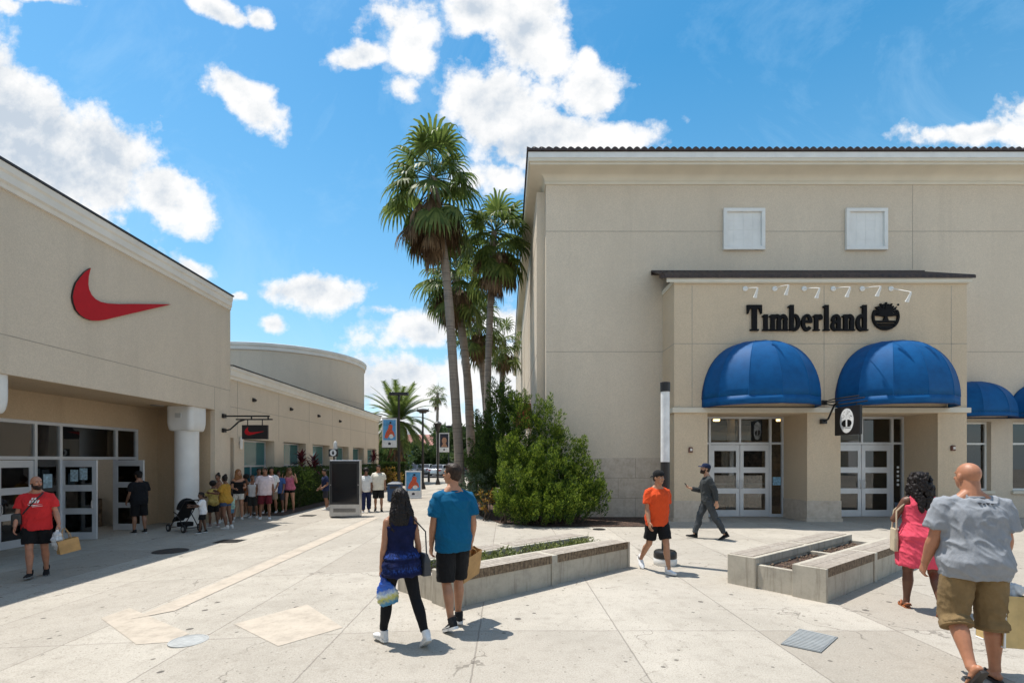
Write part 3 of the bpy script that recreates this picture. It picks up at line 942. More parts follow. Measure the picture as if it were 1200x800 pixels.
M['tree'] = leaf_mat('far_tree_leaf', (.035, .065, .018), (.11, .155, .045), trans=.3)
def bark(name, a, c):
    m, nt, b = new_mat(name)
    pos = world_pos(nt, 6, 6, 1)
    ring = noise_tex(nt, world_pos(nt, .5, .5, 16), 1.0, 4, .6)
    f = noise_tex(nt, pos, 3, 6, .7)
    cc = mixrgb(nt, f, a, c)
    cc = mixrgb(nt, ramp(nt, ring, [(.5, 0.0), (.62, .55)]), cc, tuple(x * .45 for x in a))
    nt.links.new(cc, b.inputs['Base Color']); b.inputs['Roughness'].default_value = .95
    bump(nt, b, math_node(nt, 'ADD', ring, f), .7, .03)
    return m
M['palm_bark'] = bark('palm_bark', (.17, .135, .105), (.34, .29, .245))
M['bark'] = bark('shrub_bark', (.06, .045, .035), (.14, .11, .085))
def mulch_mat():
    m, nt, b = new_mat('mulch')
    pos = world_pos(nt)
    v = nt.nodes.new('ShaderNodeTexVoronoi'); v.inputs['Scale'].default_value = 26; nt.links.new(pos, v.inputs['Vector'])
    s = nt.nodes.new('ShaderNodeSeparateColor'); nt.links.new(v.outputs['Color'], s.inputs[0])
    nt.links.new(ramp(nt, s.outputs[0], [(0, (.022, .013, .010)), (.6, (.065, .036, .024)), (1, (.15, .085, .055))]), b.inputs['Base Color'])
    b.inputs['Roughness'].default_value = .95
    bump(nt, b, v.outputs['Distance'], 1.0, .03)
    return m
M['mulch'] = mulch_mat()

# ------------------------------------------------------------------ small builders
def wall_grid(m, us, zs, hole, fn, d0, d1):
    """wall between depths d0 (face) and d1, cut by holes [(u0,u1,z0,z1)]; only outer faces are made"""
    us = sorted(set([us[0], us[1]] + [u for h in hole for u in h[:2] if us[0] < u < us[1]]))
    zs = sorted(set([zs[0], zs[1]] + [z for h in hole for z in h[2:] if zs[0] < z < zs[1]]))
    def solid(i, j):
        if not (0 <= i < len(us) - 1 and 0 <= j < len(zs) - 1): return False
        u = (us[i] + us[i + 1]) / 2; z = (zs[j] + zs[j + 1]) / 2
        return not any(h[0] < u < h[1] and h[2] < z < h[3] for h in hole)
    for i in range(len(us) - 1):
        for j in range(len(zs) - 1):
            if not solid(i, j): continue
            a, b2, c, d = us[i], us[i + 1], zs[j], zs[j + 1]
            for dep in (d0, d1): m.quad(fn(a, c, dep), fn(b2, c, dep), fn(b2, d, dep), fn(a, d, dep))
            for ok, p, q in ((solid(i - 1, j), (a, c), (a, d)), (solid(i + 1, j), (b2, c), (b2, d)), (solid(i, j - 1), (a, c), (b2, c)), (solid(i, j + 1), (a, d), (b2, d))):
                if not ok: m.quad(fn(*p, d0), fn(*q, d0), fn(*q, d1), fn(*p, d1))

def frame_rect(m, u0, u1, z0, z1, w, fn, d0, d1):
    """picture-frame bars just inside u0..u1, z0..z1"""
    for a, b2, c, d in ((u0, u1, z0, z0 + w), (u0, u1, z1 - w, z1), (u0, u0 + w, z0 + w, z1 - w), (u1 - w, u1, z0 + w, z1 - w)):
        m.prism([(a, c), (b2, c), (b2, d), (a, d)], fn, d0, d1)

def shop_door(parent, width, height, M4, handle_side=1, bar=True):
    """aluminium door leaf with three glazed lights; local x from the hinge (0) to width, y = thickness, z up"""
    fx = lambda u, v, d: M4 @ V((u, d, v))
    k = height / 2.33
    rows = [(.22 * k, .75 * k), (.92 * k, 1.42 * k), (1.60 * k, 2.13 * k)]
    st = .125 * width
    m = MB()
    wall_grid(m, (.004, width - .004), (.012, height - .006), [(st, width - st, a, b2) for a, b2 in rows], fx, -.024, .024)
    d = m.build('door', M['alu'], parent, bevel=.004)
    m = MB()
    for a, b2 in rows: m.prism([(st + .002, a + .002), (width - st - .002, a + .002), (width - st - .002, b2 - .002), (st + .002, b2 - .002)], fx, -.006, .006)
    m.build('glass', M['glass'], d)
    m = MB()
    hx = width - .06 if handle_side > 0 else .06
    for s in (-1, 1):
        m.tube([fx(hx, 1.18 * k, s * .03), fx(hx, 1.18 * k, s * .075), fx(hx - handle_side * .02, 1.12 * k, s * .085), fx(hx - handle_side * .02, .98 * k, s * .085), fx(hx, .92 * k, s * .075), fx(hx, .92 * k, s * .03)], .012, 8)
    if bar: m.prism([(st - .03, 1.03 * k), (width - st + .03, 1.03 * k), (width - st + .03, 1.09 * k), (st - .03, 1.09 * k)], fx, .035, .075)
    m.build('handle', M['steel'], d, smooth=40)
    return d

def leaf(m, p, d, ln, wd, bend=.25, up=V((0, 0, 1))):
    d = V(d).normalized(); p = V(p)
    s = d.cross(up)
    s = s.normalized() if s.length > 1e-3 else V((1, 0, 0))
    n = s.cross(d)
    mid = p + d * ln * .5 + n * ln * bend * .4
    tip = p + d * ln - n * ln * bend * .3
    m.add([p, mid + s * wd * .5, tip, mid - s * wd * .5], [(0, 1, 2, 3)])

def rdir(r):
    while True:
        v = V((r.uniform(-1, 1), r.uniform(-1, 1), r.uniform(-1, 1)))
        if .05 < v.length < 1: return v.normalized()

def clumps(m, r, lobes, n_clump, n_leaf, clump_r, ln, wd, shell=.75, updir=.5):
    """leaf clumps through the outer part of ellipsoid lobes [(centre, radii)]"""
    for c, rad in lobes:
        c = V(c); rad = V(rad) if not isinstance(rad, (int, float)) else V((rad,) * 3)
        k = max(4, int(n_clump * (rad.x * rad.y * rad.z) ** (2 / 3)))
        for _ in range(k):
            dv = rdir(r); t = r.uniform(shell, 1.03)
            q = c + V((dv.x * rad.x, dv.y * rad.y, dv.z * rad.z)) * t
            cr = clump_r * r.uniform(.6, 1.3)
            for _ in range(n_leaf):
                o = rdir(r) * cr * r.uniform(.2, 1)
                d = (o.normalized() * .8 + dv * .7 + V((0, 0, updir)) + rdir(r) * .5)
                leaf(m, q + o, d, ln * r.uniform(.6, 1.3), wd * r.uniform(.7, 1.2), .3, rdir(r))
# ------------------------------------------------------------------ world, sun, camera
def make_world():
    w = bpy.data.worlds.new("World"); SC.world = w; w.use_nodes = True
    nt = w.node_tree
    bg = nt.nodes['Background']
    sky = nt.nodes.new('ShaderNodeTexSky'); sky.sky_type = 'NISHITA'; sky.sun_disc = False
    sky.sun_elevation = D(SUN_EL); sky.sun_rotation = SUN_AZ
    sky.air_density = 1.0; sky.dust_density = .6; sky.ozone_density = 2.0; sky.altitude = 0
    hs = nt.nodes.new('ShaderNodeHueSaturation'); hs.inputs['Hue'].default_value = .482; hs.inputs['Saturation'].default_value = 1.38; hs.inputs['Value'].default_value = 1.12
    nt.links.new(sky.outputs[0], hs.inputs['Color'])
    tc = nt.nodes.new('ShaderNodeTexCoord'); d = tc.outputs['Generated']
    sp = nt.nodes.new('ShaderNodeSeparateXYZ'); nt.links.new(d, sp.inputs[0])
    ys = math_node(nt, 'MAXIMUM', sp.outputs[1], .05)
    u = math_node(nt, 'DIVIDE', sp.outputs[0], ys); v = math_node(nt, 'DIVIDE', sp.outputs[2], ys)
    uv = nt.nodes.new('ShaderNodeCombineXYZ'); nt.links.new(u, uv.inputs[0]); nt.links.new(v, uv.inputs[1])
    UV = uv.outputs[0]
    # soft warp so that the cloud outlines billow
    wn = nt.nodes.new('ShaderNodeTexNoise'); wn.inputs['Scale'].default_value = 5.0; wn.inputs['Detail'].default_value = 5; nt.links.new(UV, wn.inputs['Vector'])
    ws = nt.nodes.new('ShaderNodeVectorMath'); ws.operation = 'SUBTRACT'; nt.links.new(wn.outputs['Color'], ws.inputs[0]); ws.inputs[1].default_value = (.5, .5, .5)
    wm = nt.nodes.new('ShaderNodeVectorMath'); wm.operation = 'MULTIPLY_ADD'; nt.links.new(ws.outputs[0], wm.inputs[0]); wm.inputs[1].default_value = (.13, .13, 0); nt.links.new(UV, wm.inputs[2])
    WUV = wm.outputs[0]
    best = None
    # cloud banks of that day, as directions (u = east/north, v = up/north), half sizes, tilt
    for px, py, rx, ry, rot, amp in CLOUDS:
        cu, cv = (px - PX0) / FOC, (PY0 - py) / FOC
        s1 = nt.nodes.new('ShaderNodeVectorMath'); s1.operation = 'SUBTRACT'; nt.links.new(WUV, s1.inputs[0]); s1.inputs[1].default_value = (cu, cv, 0)
        mp = nt.nodes.new('ShaderNodeMapping'); mp.vector_type = 'TEXTURE'; nt.links.new(s1.outputs[0], mp.inputs['Vector'])
        mp.inputs['Rotation'].default_value = (0, 0, D(rot)); mp.inputs['Scale'].default_value = (rx / FOC, ry / FOC, 1)
        ln = nt.nodes.new('ShaderNodeVectorMath'); ln.operation = 'LENGTH'; nt.links.new(mp.outputs[0], ln.inputs[0])
        k = math_node(nt, 'MULTIPLY', math_node(nt, 'SUBTRACT', 1.0, ln.outputs['Value']), amp)
        best = k if best is None else math_node(nt, 'MAXIMUM', best, k)
    best = math_node(nt, 'MAXIMUM', best, -1.2)
    fb = noise_tex(nt, UV, 7.0, 9, .62)
    fb2 = noise_tex(nt, UV, 2.6, 4, .5)
    dens = math_node(nt, 'ADD', best, math_node(nt, 'MULTIPLY', math_node(nt, 'SUBTRACT', fb, .52), 3.4))
    mask = ramp(nt, math_node(nt, 'ADD', math_node(nt, 'MULTIPLY', dens, .6), .20), [(.12, 0.0), (.24, .30), (.33, .75), (.46, 1.0)])
    front = math_node(nt, 'GREATER_THAN', sp.outputs[1], .06)
    mask = math_node(nt, 'MULTIPLY', mask, front)
    # behind the camera: ordinary scattered cumulus
    bn = nt.nodes.new('ShaderNodeTexNoise'); bn.inputs['Scale'].default_value = 3.0; bn.inputs['Detail'].default_value = 7; nt.links.new(d, bn.inputs['Vector'])
    mb = math_node(nt, 'MULTIPLY', ramp(nt, bn.outputs[0], [(.48, 0.0), (.60, 1.0)]), math_node(nt, 'SUBTRACT', 1.0, front))
    mask = math_node(nt, 'MAXIMUM', mask, mb)
    # relief: the side turned to the high sun is white, the folds behind it grey
    off = nt.nodes.new('ShaderNodeVectorMath'); off.operation = 'ADD'; nt.links.new(UV, off.inputs[0]); off.inputs[1].default_value = (-.012, .035, 0)
    rel = math_node(nt, 'SUBTRACT', noise_tex(nt, off.outputs[0], 7.0, 9, .62), fb)
    thick = math_node(nt, 'ADD', math_node(nt, 'MULTIPLY', math_node(nt, 'SUBTRACT', best, .35), .55), math_node(nt, 'ADD', math_node(nt, 'MULTIPLY', rel, 2.2), math_node(nt, 'MULTIPLY', math_node(nt, 'SUBTRACT', fb2, .5), 1.5)))
    ccol = ramp(nt, thick, [(.0, (6.1, 6.1, 6.1)), (.28, (5.3, 5.45, 5.6)), (.70, (3.5, 4.0, 4.6))])
    # wisps and high thin veil
    veil = ramp(nt, noise_tex(nt, UV, 2.4, 9, .68, 1.0), [(.49, 0.0), (.82, .36)])
    base = mixrgb(nt, veil, hs.outputs[0], (3.4, 5.0, 6.4))
    hz = ramp(nt, sp.outputs[2], [(0.0, .66), (.12, .48), (.35, .20), (.62, .0)])
    base = mixrgb(nt, hz, base, (3.4, 5.0, 6.2))
    ccol = mixrgb(nt, front, (6.0, 6.0, 6.0), ccol)
    col = mixrgb(nt, mask, base, ccol)
    nt.links.new(col, bg.inputs['Color'])
    bg.inputs['Strength'].default_value = SKY_STR

SUN_DIR = V((.29, -.165, -1)).normalized()
SUN_EL = math.degrees(math.asin(-SUN_DIR.z)); SUN_AZ = math.atan2(-SUN_DIR.x, -SUN_DIR.y)
SKY_STR = .12
CLOUDS = [  # px, py, rx, ry, rot, amp
    (30, 165, 160, 105, -30, 1.5), (-10, 105, 95, 75, -35, 1.3), (130, 175, 75, 50, -40, 1.25), (185, 226, 60, 32, -25, 1.05), (120, 215, 60, 50, -20, 1.1), (70, 235, 110, 45, -25, .9),
    (283, 112, 76, 27, -42, 1.2), (250, 8, 44, 13, -15, .9), (300, 20, 20, 13, -50, .8), (60, 2, 30, 7, 0, .7), (10, 8, 20, 10, -30, .7),
    (478, 48, 44, 44, 40, 1.1), (425, 60, 40, 16, 10, .9), (470, 95, 24, 20, 0, .8), (560, 14, 56, 40, 0, 1.15), (612, 50, 58, 80, 0, 1.4), (585, 125, 76, 62, 0, 1.2), (580, 195, 50, 34, 0, .8), (690, 115, 52, 44, 25, 1.1), (650, 165, 125, 36, 0, 1.2), (735, 155, 45, 22, 0, .9), (688, 75, 16, 22, 0, .8), (640, 5, 30, 30, 0, .9),
    (372, 345, 70, 27, 0, 1.2), (320, 388, 20, 13, 0, .9), (225, 308, 32, 13, -25, .8), (490, 392, 64, 30, 0, 1.2), (440, 372, 22, 10, 0, .7), (480, 446, 110, 34, 0, 1.05), (590, 375, 50, 30, 0, 1.0), (580, 450, 70, 50, 0, 1.0), (287, 356, 14, 7, 0, .8), (468, 20, 40, 40, 40, .8),
    (1150, 160, 90, 16, 0, .9), (1200, 145, 34, 30, 0, 1.0),
    (470, 505, 300, 30, 0, .8),
]
make_world()
sun = bpy.data.lights.new('sun', 'SUN'); sun.energy = 4.2; sun.angle = D(.53); sun.color = (1, .955, .88)
so = bpy.data.objects.new('sun', sun); COL.objects.link(so)
so.rotation_euler = SUN_DIR.to_track_quat('-Z', 'Y').to_euler(); so.location = (-10, 8, 35)

cam = bpy.data.cameras.new('camera'); co = bpy.data.objects.new('camera', cam); COL.objects.link(co)
cam.sensor_width = 36; cam.lens = FOC / 1200 * 36; cam.shift_x = 6 / 1200; cam.shift_y = 138 / 1200
cam.clip_start = .05; cam.clip_end = 3000
co.location = (0, 0, CAM_H); co.rotation_euler = (PI / 2, 0, 0)
SC.camera = co
SC.view_settings.view_transform = 'Standard'; SC.view_settings.look = 'None'; SC.view_settings.exposure = 0.48; SC.view_settings.gamma = 1
SC.view_settings.use_curve_mapping = False
SC.cycles.max_bounces = 8; SC.cycles.diffuse_bounces = 4; SC.cycles.transparent_max_bounces = 24
SC.cycles.use_denoising = True; SC.cycles.sample_clamp_indirect = 8

# ------------------------------------------------------------------ ground
m = MB()
xs = [-700, -200, -60, -30, -15, -7, -5.5, -4, -2.5, -1, 0, 10, 30, 60, 200, 700]
ys = [-60, -20, 0, 10, 20, 40, 70, 120, 400, 1500]
m.loft([[V((x, y, gz(x))) for x in xs] for y in ys], cap=False, closed=False)
tag(m.build('ground', M['ground'], fix=False), kind='structure')
def on_ground(pts, dz): return [V((x, y, gz(x) + dz)) for x, y in pts]
def sheet(name, pts, mat, dz=.004, kind='structure'):
    m = MB(); m.add(on_ground(pts, dz), [tuple(range(len(pts)))])
    o = m.build(name, mat, fix=False)
    if o.data.polygons[0].normal.z < 0: o.data.flip_normals()
    if kind: tag(o, kind=kind)
    return o
def gp(*pp): return [(G(a, b).x, G(a, b).y) for a, b in pp]
sheet('concrete_patch', gp((118, 724), (152, 712), (222, 742), (200, 752), (160, 755)), M['patch'])
sheet('concrete_patch', gp((274, 731), (360, 708), (402, 735), (326, 757)), M['patch'])
strip_x = -4.62
sheet('concrete_strip', [(-4.72, 6.2), (-4.36, 6.5), (-4.36, 17), (-4.72, 17)], M['patch'], .007)
asph = plain('asphalt', (.05, .05, .052), .9, var=.2, nscale=.6, bscale=60)
sheet('parking_lot', [(-60, 56), (40, 56), (40, 104), (-60, 104)], asph)
# joints of the two planting borders and the mulch bed
bed = gp((556, 595), (563, 605), (585, 613), (640, 617.5), (776, 617))
sheet('planting_bed', bed + [(4.94, 15.75), (1.3, 15.75), (.9, 18.5), (.2, 26), (-1.5, 26), (-1.4, 18)], M['mulch'], .02)
sheet('planting_bed', [(-8.35, 18.4), (-8.3, 19), (-8.25, 36), (-9.8, 36), (-9.8, 18.4)], M['mulch'], .02)
def manhole(px, py, r, mat, label, name='manhole_cover', cat='manhole cover'):
    c = G(px, py); m = MB()
    m.lathe([(r, -.02), (r, .008), (r * .93, .010), (r * .92, .006), (r * .1, .007)], (0, 0, 0), 32)
    for q2 in (.3, .55, .78): m.lathe([(r * (q2 - .03), .0072), (r * (q2 - .025), .0085), (r * (q2 + .025), .0085), (r * (q2 + .03), .0072)], (0, 0, 0), 32, cap=False)
    o = m.build(name, mat, smooth=30); o.location = (c.x, c.y, c.z + .003)
    return tag(o, label, cat)
manhole(221, 751, .19, plain('pale_cover', (.38, .385, .375), .7, .1, .15, 12), 'small round pale grey manhole cover between the two warm patches in the paving')
manhole(200, 645.5, .36, plain('iron_cover', (.05, .045, .042), .6, .4, .2, 12), 'large dark round iron manhole cover in the shade before the glazed shop entrance')
manhole(702, 620, .17, M['black_metal'], 'small dark round drain lid in front of the mulch bed')
def drain(px, py, w, d, mat, label):
    c = G(px, py); m = MB(); m.box(-w / 2, w / 2, -d / 2, d / 2, -.02, .008)
    for k in range(7):
        x = -w / 2 + w * (k + .5) / 7; m.box(x - w * .03, x + w * .03, -d * .42, d * .42, .008, .012)
    o = m.build('drain_grate', mat); o.location = (c.x, c.y, c.z + .004); return tag(o, label, 'drain grate')
drain(270, 634, .62, .5, M['black_metal'], 'dark rectangular drain at the edge of the shade by the queue')
drain(361, 604, .50, .42, M['black_metal'], 'dark rectangular drain in the sun between hedge and directory screen')
# square grate in the foreground
q = [G(915, 755), G(937, 737), G(982, 747), G(962, 765)]
c = sum(q, V((0, 0, 0))) / 4
m = MB()
m.loft([[p - c + V((0, 0, -.02)) for p in q], [p - c + V((0, 0, .008)) for p in q]])
m.mat(1)
for k in range(13):
    t = (k + .7) / 13.4; a = q[0].lerp(q[1], t) - c; b2 = q[3].lerp(q[2], t) - c
    a2, b3 = a.lerp(b2, .04), a.lerp(b2, .96); e = (q[1] - q[0]).normalized() * .011
    m.loft([[a2 - e + V((0, 0, .008)), a2 + e + V((0, 0, .008)), a2 + e + V((0, 0, .013)), a2 - e + V((0, 0, .013))], [b3 - e + V((0, 0, .008)), b3 + e + V((0, 0, .008)), b3 + e + V((0, 0, .013)), b3 - e + V((0, 0, .013))]])
o = m.build('utility_cover', [plain('zinc_dark', (.21, .225, .23), .6, .2), plain('zinc', (.36, .375, .375), .6, .2)]); o.location = c + V((0, 0, .003))
tag(o, 'square blue-grey ribbed metal cover set into the sunlit paving, beyond the planters', 'utility cover')

# ------------------------------------------------------------------ the tiled-roof store on the right
WX, WY = 1.25, 15.8            # corner of the main block
BY0, BX0, BX1 = 14.7, 4.97, 13.66
store = thing('store_building', 'tall tan stucco store with white cornice, tiled roof edge and blue dome awnings', 'building', (WX, WY, 0))
def part(m, name, mat, parent=store, **kw): return m.build(name, mat, parent=None, **kw) if parent is None else _attach(m.build(name, mat, **kw), parent)
def _attach(o, parent):
    if parent.rotation_euler.z: bpy.context.view_layer.update()
    o.parent = parent; o.matrix_parent_inverse = Matrix.Translation(parent.location).inverted() if not parent.rotation_euler.z else parent.matrix_world.inverted()
    return o
fXZ = lambda x, z, d: V((x, d, z))          # a wall facing the camera, depth = y
win_holes = [(14.02, 15.46, .85, 3.05), (16.15, 17.9, .85, 3.05), (18.6, 20.3, .85, 3.05)]
m = MB(); wall_grid(m, (WX, 26), (1.9, 10.62), [(BX0 + .4, BX1 - .4, 0, 3.3)] + win_holes, fXZ, WY, WY + .35)
wall_grid(m, (14.0 - .3, 26), (0, 1.9), win_holes, fXZ, WY + .001, WY + .35)
part(m, 'wall', M['stucco'])
m = MB()
wall_grid(m, (WX - .0, BX0 + .4), (-.05, 1.898), [], fXZ, WY - .012, WY + .35)
part(m, 'stone_base', M['stone'])
m = MB()
for z in (.62, 1.26): m.box(WX, BX0, WY - .016, WY - .0125, z - .008, z + .008)
for z0, xs2 in ((0, (1.9, 3.0, 4.1)), (.62, (1.45, 2.5, 3.55, 4.6)), (1.26, (1.9, 3.0, 4.1))):
    for x in xs2: m.box(x - .007, x + .007, WY - .016, WY - .0125, z0, z0 + .62)
part(m, 'stone_joint', plain('stone_joint', (.34, .28, .22), .95))
# control joints in the render
m = MB()
for z in (9.12, 5.28): m.box(WX, 24, WY - .003, WY + .01, z - .011, z + .011)
for x0 in (12.95, 18.0): m.box(x0 - .011, x0 + .011, WY - .003, WY + .01, 7.9, 10.6)
part(m, 'control_joint', M['joint'])
# side wall: short return, then the long wall standing 0.27 m proud
m = MB()
m.box(WX, WX + .35, WY + .351, 16.26, 0, 10.62)
m.box(.98, WX + .35, 16.26, 54, 0, 10.62)
part(m, 'side_wall', M['stucco'])
m = MB()
for z in (9.12, 5.28, 1.9): m.box(.974, .99, 16.26, 54, z - .012, z + .012)
for k in range(6): m.box(.974, .99, 22 + 6 * k - .012, 22 + 6 * k + .012, 0, 10.6)
part(m, 'side_joint', M['joint'])
# cornice: moulded section carried round the corner
prof = [(-.02, 10.60), (.035, 10.60), (.05, 10.66), (.035, 10.70)] + [(.05 + .45 * (1 - math.cos(t)), 10.70 + .24 * math.sin(t)) for t in [PI / 2 * i / 8 for i in range(9)]] + [(.53, 10.94), (.53, 11.00), (.58, 11.02), (.58, 11.30), (-.02, 11.32)]
def around(profile, name, mat, x_end=26, y_end=54, smooth=35, parent=store, ox=0.0):
    m = MB(); A = [V((x_end, WY - o, z)) for o, z in profile]; B = [V((WX - o, WY - o, z)) for o, z in profile]; C2 = [V((WX - o, y_end, z)) for o, z in profile]
    m.loft([A, B, C2], cap=False); m.add(A, [tuple(range(len(A)))]); m.add(C2, [tuple(range(len(A)))])
    return part(m, name, mat, parent, smooth=smooth)
around(prof, 'cornice', M['cream'])
around([(.581, 11.12), (.592, 11.12), (.592, 11.29), (.581, 11.29)], 'fascia_board', M['white_paint'])
# roof: barrel tiles at the eaves, hipped
def tile_strip(m, p0, p1, up_vec, depth, period, amp, rise, hip0=0.0, hip1=0.0):
    """corrugated tile sheet from the eave line p0-p1 going up by up_vec"""
    p0, p1 = V(p0), V(p1); L = (p1 - p0).length; e = (p1 - p0) / L; n = int(L / period * 8)
    rows = []
    for dz2, k in ((-.03, 0), (0, 0), (0, 1)):
        rows.append([p0 + e * (min(max(L * i / n, hip0 * k), L - hip1 * k)) + V(up_vec) * (depth * k) + V((0, 0, rise * k + dz2 + amp * (.55 + .45 * abs(math.cos(PI * (i / 8.0))) * 2 - .45 if dz2 == 0 else 0))) for i in range(n + 1)])
    m.loft(rows, cap=False, closed=False)
m = MB()
tile_strip(m, (WX - .64, WY - .64, 11.34), (26, WY - .64, 11.34), (0, 1, 0), 5, .225, .085, 1.3, 5, 0)
tile_strip(m, (WX - .64, 54, 11.34), (WX - .64, WY - .64, 11.34), (1, 0, 0), 5, .225, .085, 1.3, 0, 5)
m.box(WX - .63, 26, WY - .63, 54, 11.302, 11.335)
part(m, 'roof', M['tile'], smooth=60)
# blind windows
for px in (871, 1014):
    c = P(px, 269.5, WY); h = .66
    m = MB(); m.box(c.x - h + .07, c.x + h - .07, WY - .03, WY + .02, c.z - h + .07, c.z + h - .07)
    for k in (-1, 0, 1):
        m.box(c.x + k * .3 - .012, c.x + k * .3 + .012, WY - .036, WY - .029, c.z - h + .1, c.z + h - .1)
        m.box(c.x - h + .1, c.x + h - .1, WY - .0345, WY - .0285, c.z + k * .3 - .012, c.z + k * .3 + .012)
    w0 = part(m, 'blind_window', M['white_paint'])
    m = MB(); frame_rect(m, c.x - h, c.x + h, c.z - h, c.z + h, .11, fXZ, WY - .10, WY - .001)
    fr = m.build('frame', M['white_paint'], bevel=.01); _attach(fr, store); fr.parent = w0; fr.matrix_parent_inverse = Matrix.Identity(4)
    w0b = w0
# entrance bay
OP = [(5.96, 8.92), (9.91, 12.80)]
m = MB(); wall_grid(m, (BX0, BX1), (.62, 7.06), [(a, b2, -1, 3.22) for a, b2 in OP], fXZ, BY0, BY0 + .30)
m.box(BX0, BX0 + .3, BY0 + .3001, WY - .001, .62, 7.06); m.box(BX1 - .3, BX1, BY0 + .3001, WY - .001, .62, 7.06)
for x0, x1 in ((5.66, 5.96), (8.92, 9.22), (9.61, 9.91), (12.80, 13.10)): m.box(x0 + .0005, x1 - .0005, BY0 + .3001, 16.1, .62, 3.224)
m.box(5.3, 13.2, BY0 + .3002, 16.1, 3.225, 3.4)
part(m, 'entrance_bay', M['stucco_bay'])
for x0, x1, qs in ((BX0, 5.96, ((5.66, 5.975),)), (8.92, 9.91, ((8.905, 9.22), (9.61, 9.925))), (12.80, BX1, ((12.785, 13.10),))):
    m = MB()
    m.box(x0 - .02, x1 + .02, BY0 - .02, BY0 + .30, .0985, .619); m.box(x0 - .045, x1 + .045, BY0 - .045, BY0 + .30, -.05, .099)
    if x0 == BX0: m.box(BX0 - .02, BX0 + .3, BY0 + .2995, WY - .02, -.05, .619)
    if x1 == BX1: m.box(BX1 - .3, BX1 + .02, BY0 + .2995, WY - .02, -.05, .619)
    for q0, q1 in qs: m.box(q0, q1, BY0 + .2993, 16.1, -.05, .618)
    part(m, 'bay_stone_base', M['stone'], bevel=.012)
m = MB()
for x0, x1 in ((BX0 - .07, BX1 + .07),): m.box(x0, x1, BY0 - .075, BY0 - .001, 3.23, 3.38)
m.box(BX0 - .07, BX0 - .001, BY0 - .0005, WY - .02, 3.231, 3.379)
part(m, 'ledge', M['cream'], bevel=.012)
m = MB()
m.box(BX0, BX1, BY0 - .003, BY0 + .005, 5.27, 5.292)
for x0 in (5.5, 9.42, 13.2): m.box(x0 - .01, x0 + .01, BY0 - .003, BY0 + .005, 3.4, 7.0)
m.box(BX0 - .003, BX0 + .005, BY0, WY - .02, 5.27, 5.292)
part(m, 'bay_joint', M['joint'])
m = MB(); m.box(4.94, 13.70, BY0 - .06, WY - .01, 7.061, 7.20); m.box(4.72, 13.74, BY0 - .085, BY0 - .0605, 7.08, 7.21)
part(m, 'bay_fascia', M['cream'])
m = MB()
tile_strip(m, (4.55, BY0 - .12, 7.22), (13.82, BY0 - .12, 7.22), (0, 1, 0), 1.20, .20, .075, .55)
for v in range(len(m.v)):                       # the hips draw the ridge in
    x, y, z = m.v[v]
    if y > BY0 + .3: m.v[v] = (4.55 + (x - 4.55) * .93 + .02, y, z)
for k in range(5): m.tube([(4.57 + .085 * k, BY0 - .10 + .24 * k, 7.25 + .10 * k), (4.66 + .085 * k, BY0 + .16 + .24 * k, 7.36 + .10 * k)], [.08, .07], 10)
m.box(4.6, 13.3, WY - .05, WY + .02, 7.72, 7.86)
part(m, 'bay_roof', M['tile'], smooth=60)
# glazed entrances
DY = 16.0
for i, (a, b2) in enumerate(OP):
    off = 3.93 * i
    ms = [a + .02, 6.54 + off, 7.52 + off, 8.50 + off, b2 - .02 if i == 0 else b2 - .02]
    m = MB()
    for x in (ms[0], ms[1], ms[3], ms[4]): m.box(x - .035, x + .035, DY - .05, DY + .05, 0, 3.22)
    m.box(ms[2] - .03, ms[2] + .03, DY - .05, DY + .05, 2.40, 3.22)
    for z in (2.365, 3.19): m.box(ms[0] + .0355, ms[4] - .0355, DY - .047, DY + .047, z - .035, z + .035)
    for u0, u1 in ((ms[0], ms[1]), (ms[3], ms[4])): m.box(u0 + .036, u1 - .036, DY - .045, DY + .045, 0, .09)
    sf = part(m, 'shopfront_frame', M['alu'], bevel=.004)
    m = MB()
    for u0, u1 in zip(ms, ms[1:]): m.box(u0 + .03, u1 - .03, DY - .006, DY + .006, 2.40, 3.155)
    for u0, u1 in ((ms[0], ms[1]), (ms[3], ms[4])): m.box(u0 + .03, u1 - .03, DY - .006, DY + .006, .09, 2.33)
    part(m, 'glazing', M['glass'])
    for u0, hs, wdt in ((ms[1] + .036, 1, .94), (ms[3] - .036, -1, .94)):
        Mx = Matrix.Translation((u0, DY, 0)) @ Matrix.Diagonal((hs, 1, 1, 1))
        e = thing('tmp', None, None); d = shop_door(None, wdt, 2.325, Mx, 1); bpy.data.objects.remove(e)
        _attach(d, store)
    m = MB(); x0 = ms[3] + .09
    m.box(x0, x0 + .26, DY - .0095, DY - .0065, 1.02, 1.28)
    if i == 0: part(m, 'door_notice', plain('notice_blue', (.25, .45, .60), .5, var=.5, nscale=16))
    else:
        for k in range(5):
            m = MB(); m.box(x0 + .08, x0 + .15, DY - .0095, DY - .0065, 1.0 + k * .14, 1.07 + k * .14)
            part(m, 'window_sticker', M['white_plastic'])
